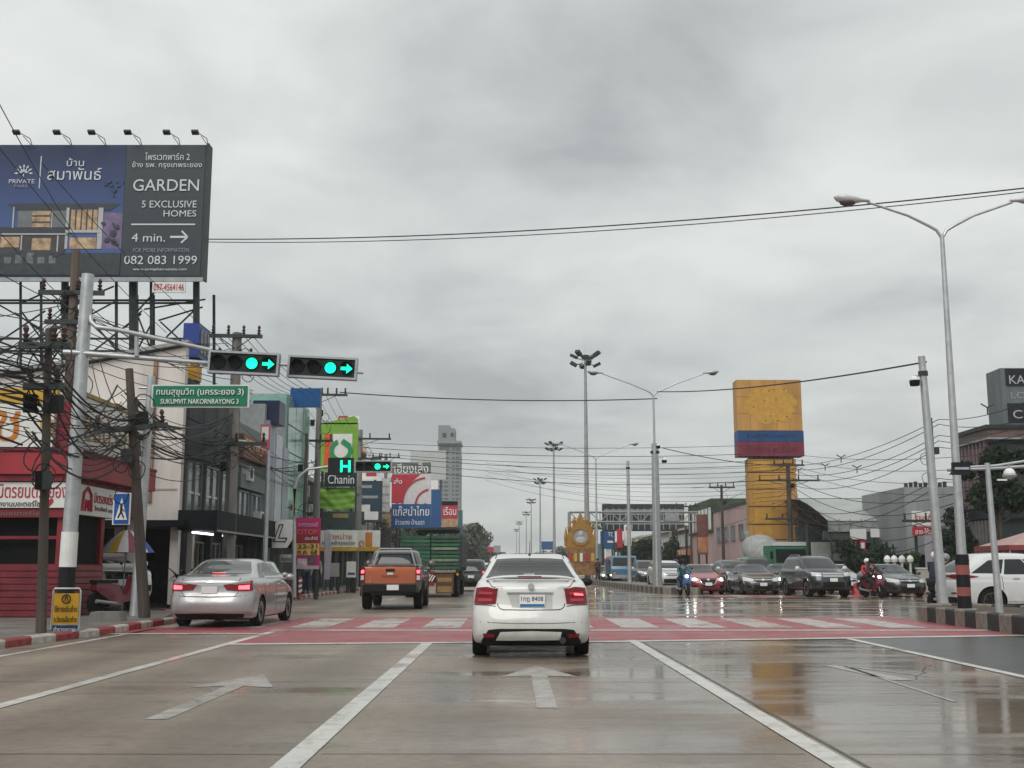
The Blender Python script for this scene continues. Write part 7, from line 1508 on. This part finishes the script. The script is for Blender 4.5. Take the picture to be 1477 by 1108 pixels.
# cables across the road
cr = 'cables crossing over the road'
wire(P(290, 345, 43), P(1560, 262, 30), .45, .022, 'upper of two close cables crossing high over the road from the billboard', cr, 40); wire(P(290, 349, 43), P(1560, 267, 30), .5, .016, 'lower of two close cables crossing high over the road from the billboard', cr, 40)
wire(P(490, 566, 60), P(948, 575, 61), .25, .03, 'thick cable from the insulator arm to the middle twin arm lamp', cr, 24); wire(P(948, 565, 61), P(1336, 522, 31.2), .25, .026, 'thick cable from the middle twin arm lamp to the leaning camera post', cr, 24)
wire(P(955, 646, 63.5), P(1142, 672, 78), .25, .024, 'cable from the thick camera post to the vine covered pole', cr)
for k, (y0, y1) in enumerate(((638, 640), (645, 652), (652, 662), (655, 668), (661, 676), (668, 690))):
    wire(P(516, y0, 74), P(1142, y1, 78), .35 + .1 * k, .016 + .004 * (k % 2), ['topmost', 'second highest', 'third highest', 'fourth highest', 'fifth highest', 'lowest'][k] + ' of the six slack cables crossing the road beyond the junction', 'slack cables over the far junction', 30)
for k, (y0, y1, y2) in enumerate(((672, 605, 560), (678, 612, 590), (684, 628, 597), (690, 636, 610), (700, 645, 615), (730, 690, 660), (745, 700, 672))):
    wire(P(1142, y0, 78), P(1354, y1, 52), .5 + .1 * k, .018, ['topmost', 'second', 'third', 'fourth', 'fifth', 'sixth', 'lowest'][k] + ' of seven cables climbing from the vine covered to the forked pole', 'cables on the right side', 18)
    wire(P(1354, y1, 52), P(1520, y2, 40), .35, .016, ['topmost', 'second', 'third', 'fourth', 'fifth', 'sixth', 'lowest'][k] + ' of seven cables running right from the forked pole', 'cables leaving frame on the right', 12)
for k, (y0, y1) in enumerate(((672, 668), (690, 660), (700, 720), (712, 705), (735, 720), (742, 735))):
    wire(P(998 + (k % 2) * 45, y0 + 32, 104), P(1142, y1, 78), .4, .016, ['highest', 'second highest', 'third highest', 'fourth highest', 'fifth highest', 'lowest'][k] + ' low cable meeting the vine covered pole from the left', 'low cables by the pink building')
for k in range(5):
    wire(P(1142, 690 + k * 11, 78), P(1420, 700 + k * 9, 50), 1.2 + .3 * k, .02, ['topmost', 'second', 'middle', 'fourth', 'lowest'][k] + ' of the five sagging cables draped before the market roof', 'sagging cables before the market roof', 18)
for k, (y0, y1) in enumerate(((655, 640), (662, 655), (671, 668), (676, 684))):
    wire(P(1142, y0, 78), P(1560, y1, 44), .5 + .25 * k, .014, ['highest', 'second', 'third', 'lowest'][k] + ' of four faint level cables passing behind the right lamp post', 'level cables on the right', 20)
for k in range(9):
    wire(P(700 + 30 * (k % 2), 668 + k * 3, 130), P(1142, 672 + 6 * k, 78), .5 + .12 * k, .014, 'faint slack cable sweeping from the far left poles to the vine covered pole', 'faint sweeping cables', 22)
# line spacers on the right
for (px_, y_, D_) in ((1213, 660, 66), (1190, 672, 70), (1236, 675, 64), (1424, 588, 46), (1152, 678, 76)):
    m = MB(); v = P(px_, y_, D_)
    for a in range(3): m.cyl((v.x, v.y, v.z), (v.x + .3 * math.cos(2.1 * a + .5), v.y, v.z + .3 * math.sin(2.1 * a + .5)), .03, n=5)
    tag(m.obj('cable_spacer', M['dsteel']), {1213: 'upper middle triangular cable spacer right of the yellow tower', 1190: 'lower left triangular spacer close to the yellow tower', 1236: 'rightmost of the cable spacers beside the yellow tower', 1424: 'triangular cable spacer right of the lamp post near the rooftop sign', 1152: 'small cable spacer next to the vine covered pole top'}[px_], 'cable spacer', 'cable spacers')
# small street lamp arm on a pole at x ~380
t = thing('kerb_lamp_post', 'plain grey post with a short side arm between the square pole and hexagon sign', 'lamp post', (P(381, 840, 41).x, 41, .13)); MB().lathe([(.1, 0), (.07, P(381, 655, 41).z)], 10).obj('post', M['galv'], t, 40); zz0 = P(381, 655, 41).z - .2; MB().tube([(0, 0, zz0 - .2), (-.1, 0, zz0 + .2), (-.9, -.2, zz0 + .5)], .025, 6).obj('arm', M['galv'], t); MB().ball((-1.0, -.2, zz0 + .5), .14, 8, 6, (1.8, 1, .5)).obj('lamp_head', M['galv'], t)
# ================================================================== trees
def leaf_mat(name, c):
    m = mat(name, c, .6, var=.45, scale=1.2, spec=.25); return m
LF = leaf_mat('dark leaves', (.014, .034, .014)); LF2 = leaf_mat('hazed grey green leaves', (.10, .115, .085)); LF3 = leaf_mat('fresh leaves', (.03, .07, .02)); BK_ = mat('bark', (.09, .07, .055), .9, var=.3, bump=.5)  # LF2: distance haze is put into its pale leaf colour
def tree(nm, label, loc, h, cr, lm, n=1800, leaf=.12, clumps=9, trunk=.12, low=.4, cat='tree', seed=1, dens=1.0, bare=0):
    rs = np.random.RandomState(seed); t = thing(nm, label, cat, loc); mb = MB()
    mb.tube([(0, 0, 0), (.05, .03, h * low * .6), (-.04, .05, h * low), (0, 0, h * .8)], [trunk, trunk * .8, trunk * .65, trunk * .2], 8); cs = []
    for k in range(clumps):
        a = rs.rand() * 6.28; r = cr * (.25 + .6 * rs.rand()); z = h * (low + .12 + (1 - low - .2) * rs.rand()); c = Vector((r * math.cos(a), r * math.sin(a), z)); cs.append(c); mb.tube([(0, 0, h * low * (.8 + .3 * rs.rand())), c * .55 + Vector((0, 0, h * low * .35)), c], [trunk * .45, trunk * .25, trunk * .08], 5)
    for k in range(bare):
        c = cs[k % clumps]; e_ = c + Vector(((rs.rand() - .5) * cr, (rs.rand() - .5) * cr, rs.rand() * h * .3)); mb.tube([c * .7, c, e_], [trunk * .14, trunk * .1, trunk * .04], 4)
    mb.obj('trunk', BK_, t, 50)
    ci = rs.randint(0, clumps, n); C_ = np.array([list(c) for c in cs])[ci]; d = rs.normal(size=(n, 3)); d /= np.linalg.norm(d, axis=1)[:, None]; rad = cr * .42 * (rs.rand(n) ** .45) * (.6 + .8 * rs.rand(clumps)[ci]); Pn = C_ + d * rad[:, None] * np.array([1, 1, .75])
    u = rs.normal(size=(n, 3)); u /= np.linalg.norm(u, axis=1)[:, None]; w = np.cross(u, rs.normal(size=(n, 3))); w /= np.linalg.norm(w, axis=1)[:, None]; s = leaf * (.6 + .8 * rs.rand(n))[:, None]
    V = np.stack([Pn - u * s, Pn + w * s * .45, Pn + u * s, Pn - w * s * .45], 1).reshape(-1, 3); me = bpy.data.meshes.new('crown'); me.from_pydata(V.tolist(), [], [(4 * i, 4 * i + 1, 4 * i + 2, 4 * i + 3) for i in range(n)]); me.materials.append(lm); link('crown', me, t); return t
def tr(px, D, h, cr, lab, lm=LF, z=.13, **k): return tree(k.pop('nm', 'street_tree'), lab, (P(px, 820, D).x, D, z), h, cr, lm, **k)
tr(1447, 47, 6.0, 1.5, 'dark leafy tree in front of the lounge building at the right edge', n=5200, leaf=.13, seed=4, low=.5)
tr(1405, 55, 4.2, 1.3, 'dark green tree right of the lamp post below the lounge fins', n=3000, seed=5)
tr(1374, 64, 3.6, 1.2, 'small dark tree between the camera post and lamp post', n=2400, seed=6)
tr(1265, 84, 5.2, 1.6, 'dark green tree top showing over the white stall valance', n=2500, seed=7)
tr(1120, 92, 6.2, 1.0, 'slim green tree beside the yellow tower sign', n=1200, seed=12)
tr(1247, 68, 2.6, 1.5, 'dark bushy shrub behind the tall dark utility vehicle', n=3600, seed=8, low=.1, clumps=12, cat='shrub', nm='leafy_shrub')
tr(1300, 63, 1.9, .9, 'green yellow shrub behind the white posts on the right', LF3, n=1500, seed=9, low=.1, cat='shrub', nm='leafy_shrub')
tr(1395, 60, 2.0, 1.1, 'low green shrub behind the lamp post foot', LF3, n=1800, seed=10, low=.1, cat='shrub', nm='leafy_shrub')
tr(925, 120, 4.4, 1.9, 'dark round tree under the gantry left of the camera post', n=3000, leaf=.2, seed=13, low=.2); tr(912, 150, 4.6, 2.2, 'second dark tree farther back under the gantry', n=2500, leaf=.22, seed=14, low=.2)
tr(975, 130, 4.6, 2.6, 'wide dark tree behind the white utility vehicle', n=3600, leaf=.2, seed=15, low=.2); tr(1000, 125, 3.5, 1.7, 'small dark tree before the brown picture board', n=2000, leaf=.2, seed=16, low=.2)
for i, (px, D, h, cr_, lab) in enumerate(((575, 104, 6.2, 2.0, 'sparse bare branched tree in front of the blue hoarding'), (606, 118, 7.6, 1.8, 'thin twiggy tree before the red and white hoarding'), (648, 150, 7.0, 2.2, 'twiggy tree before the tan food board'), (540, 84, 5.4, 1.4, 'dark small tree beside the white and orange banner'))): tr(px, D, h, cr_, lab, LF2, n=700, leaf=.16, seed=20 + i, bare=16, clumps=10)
for i, (px, D, h, cr_, lab) in enumerate(((672, 190, 8.5, 3.2, 'grey green tree just right of the lorry roof'), (684, 215, 9.0, 3.2, 'rounded pale tree, second right of the lorry'), (694, 240, 7.4, 3.0, 'pale hazy tree third right of the lorry, beside the dark car'), (702, 290, 6.5, 3.0, 'small far tree left of the white sedan roof'), (714, 350, 6.0, 3.4, 'farthest tree of the left row near the vanishing point'), (790, 300, 5.6, 3.5, 'far tree behind the median left of the shrine'), (812, 260, 5.5, 3.0, 'far tree immediately left of the golden shrine'), (768, 380, 5.2, 3.5, 'far tree under the fourth high mast'))): tr(px, D, h, cr_, lab, LF2, n=3600, leaf=.34, seed=30 + i, clumps=14, low=.15)
# ================================================================== people and motorcycles
def skin(name, J, E, m, parent, root=0, sub=2):
    me = bpy.data.meshes.new(name); me.from_pydata([j[:3] for j in J], E, []); o = bpy.data.objects.new('tmp', me); COL.objects.link(o); md = o.modifiers.new('s', 'SKIN'); md.use_smooth_shade = True
    for i, j in enumerate(J):
        sv = me.skin_vertices[0].data[i]; r = j[3]; sv.radius = r if isinstance(r, tuple) else (r, r); sv.use_root = (i == root)
    s = o.modifiers.new('ss', 'SUBSURF'); s.levels = sub; s.render_levels = sub; dg = bpy.context.evaluated_depsgraph_get(); dg.update(); res = bpy.data.meshes.new_from_object(o.evaluated_get(dg)); bpy.data.objects.remove(o); res.materials.clear(); res.materials.append(m); res.shade_smooth(); res.name = name
    return link(name, res, parent)
def figure(label, loc, rz, shirt, pants, pose='stand', hat=None, seat=(0, 0), k=1.0, shoe=None):
    t = thing('person', label, 'person', loc, rz); sx, sy = seat
    if pose == 'ride': H = dict(pel=(0, -.22, .80), sp=(0, -.17, 1.02), ch=(0, -.10, 1.24), nk=(0, -.05, 1.41), hd=(0, -.01, 1.53), tp=(0, 0, 1.64), sh=(.18, -.09, 1.33), el=(.29, .10, 1.12), wr=(.30, .34, 1.04), ha=(.29, .42, 1.03), hi=(.10, -.20, .78), kn=(.19, .22, .72), an=(.16, .06, .33), fo=(.16, .22, .27))
    elif pose == 'pillion': H = dict(pel=(0, -.62, .86), sp=(0, -.58, 1.08), ch=(0, -.52, 1.30), nk=(0, -.48, 1.47), hd=(0, -.45, 1.59), tp=(0, -.44, 1.70), sh=(.18, -.52, 1.38), el=(.29, -.40, 1.16), wr=(.22, -.20, 1.08), ha=(.18, -.14, 1.08), hi=(.12, -.60, .84), kn=(.26, -.22, .76), an=(.24, -.34, .38), fo=(.24, -.20, .32))
    elif pose == 'walk': H = dict(pel=(0, 0, .93), sp=(0, 0, 1.12), ch=(0, .02, 1.30), nk=(0, .03, 1.47), hd=(0, .04, 1.58), tp=(0, .04, 1.69), sh=(.18, .01, 1.40), el=(.24, -.04, 1.12), wr=(.24, .06, .88), ha=(.24, .09, .80), hi=(.09, 0, .92), kn=(.10, .08, .50), an=(.10, -.02, .09), fo=(.11, .12, .04))
    def v(n, s=1, r=.05): p = H[n]; return (p[0] * s * k + sx, p[1] * k + sy, p[2] * k, r)
    body = [v('pel', 1, (.12, .09)), v('sp', 1, (.11, .08)), v('ch', 1, (.13, .09)), v('nk', 1, .05), v('hd', 1, (.078, .092)), v('tp', 1, (.06, .07))]; E = [(0, 1), (1, 2), (2, 3), (3, 4), (4, 5)]
    for s in (-1, 1):
        b = len(body); body += [v('sh', s, .05), v('el', s, .038), v('wr', s, .028), v('ha', s, (.035, .022))]; E += [(2, b), (b, b + 1), (b + 1, b + 2), (b + 2, b + 3)]
        b = len(body); body += [v('hi', s, .075), v('kn', s, .055), v('an', s, .038), v('fo', s, .04)]; E += [(0, b), (b, b + 1), (b + 1, b + 2), (b + 2, b + 3)]
    skin('body', body, E, M['skin'], t)
    J = [v('pel', 1, (.155, .125)), v('sp', 1, (.15, .115)), v('ch', 1, (.165, .12)), v('nk', 1, .055)]; E = [(0, 1), (1, 2), (2, 3)]
    for s in (-1, 1): b = len(J); J += [v('sh', s, .075), v('el', s, .062), v('wr', s, .045)]; E += [(2, b), (b, b + 1), (b + 1, b + 2)]
    skin('jacket', J, E, shirt, t)
    J = [v('pel', 1, (.145, .12))]; E = []
    for s in (-1, 1): b = len(J); J += [v('hi', s, .098), v('kn', s, .075), v('an', s, .055)]; E += [(0, b), (b, b + 1), (b + 1, b + 2)]
    skin('trousers', J, E, pants, t)
    for s in (-1, 1):
        p = v('fo', s); MB().ball((p[0], p[1] - .02, p[2]), 1, 10, 6, (.055, .14, .05)).obj('shoe', shoe or M['black'], t, True)
    p = v('hd'); f = MB(); f.ball((p[0], p[1] + .095, p[2] + .0), .014, 6, 4); f.obj('nose', M['skin'], t)
    if hat: 
        h = MB(); h.ball((p[0], p[1] - .005, p[2] + .055), .135 if hat[1] == 'helmet' else .115, 14, 10, (1, 1.08, .95)); ho = h.obj('helmet' if hat[1] == 'helmet' else 'cap', hat[0], t, True)
        if hat[1] == 'helmet': MB().ball((p[0], p[1] + .075, p[2] + .03), .085, 10, 6, (1.1, .8, .8)).obj('visor', M['glass'], ho, True)
    else: MB().ball((p[0], p[1] - .02, p[2] + .05), .105, 10, 8, (1, 1.05, 1)).obj('hair', M['black'], t, True)
    return t
def motorbike(label, loc, rz, col, lit=True, nm='motorcycle'):
    t = thing(nm, label, 'motorcycle', loc, rz); r = .28
    for y in (-.62, .62):
        w_ = MB(); w_.lathe([(r * .82, -.04), (r * .95, -.05), (r, -.02), (r, .02), (r * .95, .05), (r * .82, .04)], 24, (0, y, r), 'X'); w = w_.obj('wheel', M['rubber'], t, 40); q = MB()
        for i in range(6): a = i * math.pi / 3; q.cyl((0, y, r), (0, y + r * .84 * math.cos(a), r + r * .84 * math.sin(a)), .012, n=5)
        q.obj('spokes', M['steel'], w)
    m = MB(); m.tube([(-.06, .62, r), (-.06, .50, .75), (-.05, .42, .95)], .022, 6); m.tube([(.06, .62, r), (.06, .50, .75), (.05, .42, .95)], .022, 6); m.obj('fork', M['steel'], t)
    m = MB(); m.prism([(-.75, .60), (-.72, .78), (-.30, .76), (-.02, .72), (.10, .50), (.22, .45), (.36, .70), (.42, .95), (.52, .92), (.50, .62), (.36, .32), (-.10, .26), (-.30, .34)], lambda u, v, w_: (w_, u, v), (-.11, .11)); m.obj('fairing', col, t)
    m = MB(); m.prism([(.46, .38), (.50, .98), (.56, .86), (.60, .55), (.56, .42)], lambda u, v, w_: (w_, u, v), (-.17, .17)); m.obj('front_cowl', col, t); MB().box((0, .62, .60), (.13, .30, .05)).obj('mudguard', col, t)
    MB().box((0, -.42, .80), (.24, .68, .08)).obj('seat', M['black'], t); m = MB(); m.tube([(-.34, .34, 1.03), (-.15, .42, 1.0), (.15, .42, 1.0), (.34, .34, 1.03)], .018, 6); m.obj('handlebar', M['black'], t)
    for s in (-1, 1): m = MB(); m.cyl((s * .22, .40, 1.0), (s * .28, .38, 1.22), .008, n=4); m.ball((s * .30, .38, 1.25), .05, 8, 5, (1.2, .3, .8)); m.obj('mirror', M['black'], t)
    MB().ball((0, .54, .88), .075, 10, 6, (1.1, .6, .9)).obj('headlamp', M['headlit'] if lit else M['clear'], t, True); MB().cyl((.10, -.1, .27), (.13, -.75, .34), .04, .045, 8).obj('exhaust', M['steel'], t); MB().box((0, .57, .70), (.16, .01, .10)).obj('number_tag', M['plate'], t)
    return t
def rider(px, D, rz, mlabel, plabel, col, shirt, pants, hat, lit=True, pill=None, nm='motorcycle'):
    loc = (P(px, 840, D).x, D, 0); motorbike(mlabel, loc, rz, col, lit, nm); figure(plabel, loc, rz, shirt, pants, 'ride', hat)
    if pill: figure(pill[0], loc, rz, pill[1], pill[2], 'pillion', pill[3])
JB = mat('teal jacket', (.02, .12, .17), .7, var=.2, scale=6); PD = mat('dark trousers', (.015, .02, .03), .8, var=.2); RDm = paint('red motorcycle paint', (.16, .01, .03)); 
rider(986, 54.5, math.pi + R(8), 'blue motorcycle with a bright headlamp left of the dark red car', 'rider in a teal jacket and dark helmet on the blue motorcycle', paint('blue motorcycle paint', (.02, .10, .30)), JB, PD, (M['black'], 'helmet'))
rider(1259, 50.5, math.pi + R(14), 'dark red motorcycle with lit headlamp beside the dark blue sedan', 'rider in a dark jacket and black helmet on the dark red motorcycle', RDm, mat('dark purple jacket', (.035, .03, .05), .7, var=.2), PD, (M['black'], 'helmet'))
rider(1252, 53.2, math.pi + R(4), 'dark motorcycle just left of the dark red motorcycle', 'rider with a red jacket and white helmet behind the dark red motorcycle', M['black'], mat('red jacket', (.45, .03, .05), .7), PD, (M['plate'], 'helmet'))
rider(1366, 35.5, R(-60), 'dark motorcycle waiting between the camera post and the white crossover', 'rider in a dark jacket and pale helmet just right of the camera post', M['black'], mat('black green jacket', (.02, .035, .03), .7), PD, (mat('grey helmet', (.25, .27, .27), .3), 'helmet'), False, ('passenger in dark clothes and white helmet seated behind the rider near the camera post', mat('navy jacket', (.02, .03, .05), .7), PD, (M['plate'], 'helmet')))
figure('person in dark clothes standing at the right side of the golden shrine', (P(862, 830, 90).x, 90, .3), R(200), mat('brown shirt', (.10, .04, .03), .7), PD, 'walk')
figure('person in blue trousers walking on the far left pavement under the magenta banner', (P(441, 850, 52).x, 52, .13), R(180), mat('grey shirt', (.2, .2, .2), .7), mat('navy trousers', (.02, .03, .08), .7), 'walk')
figure('person in a pale shirt standing right of the magenta banner post', (P(455, 850, 54).x, 54, .13), R(190), mat('pale shirt', (.35, .33, .30), .7), PD, 'walk')
t = motorbike('parked motorcycle on the pavement between the red shop and the street name post', (P(167, 880, 28.8).x, 28.8, .13), R(-28), RDm, False, 'parked_motorcycle')
# ================================================================== pavement clutter
def umbrella():
    D = 30.6; c = P(180, 790, D); t = thing('striped_umbrella', 'blue umbrella with white and yellow stripes standing beside the parked motorcycle', 'umbrella', (c.x, D, .13)); z1 = P(172, 764, D).z - .13; z0 = P(180, 797, D).z - .13; r = .72; n = 16
    mats = [mat('umbrella blue', (.02, .07, .28), .6), mat('umbrella white', (.55, .55, .55), .6), mat('umbrella yellow', (.50, .30, .05), .6), mat('umbrella maroon', (.22, .06, .08), .6)]; od = [0, 0, 1, 2, 1, 3, 1, 0, 0, 0, 1, 2, 1, 3, 1, 0]
    hub = MB().cyl((0, 0, 0), (.05, 0, z1 + .08), .018, n=6).obj('pole', M['steel'], t)
    for k in range(n):
        a0 = 2 * math.pi * k / n; a1 = 2 * math.pi * (k + 1) / n; V = []
        for i in range(6):
            u = i / 5; zz_ = z1 - (z1 - z0) * u ** 1.7
            for a in (a0, a1): V.append((.05 + r * u * math.cos(a), r * u * math.sin(a), zz_))
        g_ = MB(); g_.add(V, [(2 * i, 2 * i + 1, 2 * i + 3, 2 * i + 2) for i in range(5)]); g_.obj('gore', mats[od[k]], t, 60)
umbrella()
t = thing('concrete_planter', 'low grey concrete block on the pavement right of the yellow notice board', 'concrete block', (P(155, 900, 25.2).x, 25.2, .13)); m = MB(); m.prism([(-.36, 0), (.36, 0), (.30, .2), (-.30, .2)], lambda u, v, w_: (u, w_, v), (-.22, .22)); m.obj('block', CP, t)
for i in range(4):
    x = P(40 + 30 * i, 900, 25.8).x
for i, (px_, D_) in enumerate(((432, 45.2), (434, 47.0))):
    loc = P(px_, 850, D_); t = thing('traffic_delineator', ('nearer' if i == 0 else 'farther') + ' red and white banded delineator beside the curved signal post', 'delineator', (loc.x, D_, .13)); MB().lathe([(.14, 0), (.13, .05), (.045, .06), (.04, .75), (.02, .8)], 12).obj('post', KR, t, 40)
    for k in range(3): MB().cyl((0, 0, .2 + k * .2), (0, 0, .29 + k * .2), .048, n=12).obj('white_band', M['white'], t)
# feather flag and shop boards on the far left pavement
t = thing('feather_flag', 'pale feather shaped advertising flag on the far left pavement', 'flag', (P(471, 850, 55).x, 55, .13)); m = MB(); m.prism([(-.12, .6), (.14, .6), (.20, 2.0), (.12, 2.7), (-.05, 3.0), (-.16, 2.4)], lambda u, v, w_: (u, w_, v), (0, .02)); m.obj('cloth', mat('lilac flag', (.40, .36, .40), .6, var=.2), t); MB().cyl((-.14, .01, 0), (-.14, .01, 2.9), .02, n=6).obj('pole', M['steel'], t)
hoard('pavement_board_grey', 'pale board leaning on the shop behind the feather flag', (476, 812, 489, 832), 58, mat('pale board', (.33, .34, .33), .6, var=.2), t_=.06); hoard('pavement_board_white', 'white rounded board left of the pole before the orange pickup', (500, 810, 513, 833), 60, SGW, rects=[(502, 826, 512, 829, SB)], t_=.06)
t = thing('plant_pots', 'dark palm like plant on the pavement behind the silver sedan', 'plant', (P(252, 850, 33).x, 34.0, .13)); MB().lathe([(.14, 0), (.2, .3)], 10).obj('pot', M['dark'], t)
for k in range(14):
    a = k * 2.4; L_ = .6 + .3 * random.random(); m = MB(); pts = [(0, 0, .3), (L_ * .5 * math.cos(a), L_ * .5 * math.sin(a), .8 + .15 * (k % 3)), (L_ * math.cos(a), L_ * math.sin(a), .6 + .2 * (k % 4))]
    V = []; 
    for i, p in enumerate(pts):
        w = (.03, .05, .005)[i]; V += [(p[0] - w * math.sin(a), p[1] + w * math.cos(a), p[2]), (p[0] + w * math.sin(a), p[1] - w * math.cos(a), p[2])]
    m.add(V, [(0, 1, 3, 2), (2, 3, 5, 4)]); m.obj('leaf', LF, t)

# ================================================================== damp air
hz = bpy.data.materials.new('damp air'); hz.use_nodes = True; ht = hz.node_tree; ht.nodes.clear(); ho = N(ht, 'ShaderNodeOutputMaterial'); hv = N(ht, 'ShaderNodeVolumePrincipled'); hv.inputs['Color'].default_value = (.9, .93, .93, 1); hv.inputs['Density'].default_value = .0004; L(ht, hv.outputs[0], ho.inputs['Volume'])
h_ = MB().bb(-1600, 1600, -250, 3100, -1.0, 70).obj('haze', hz); h_['kind'] = 'stuff'
SC.cycles.volume_bounces = 1
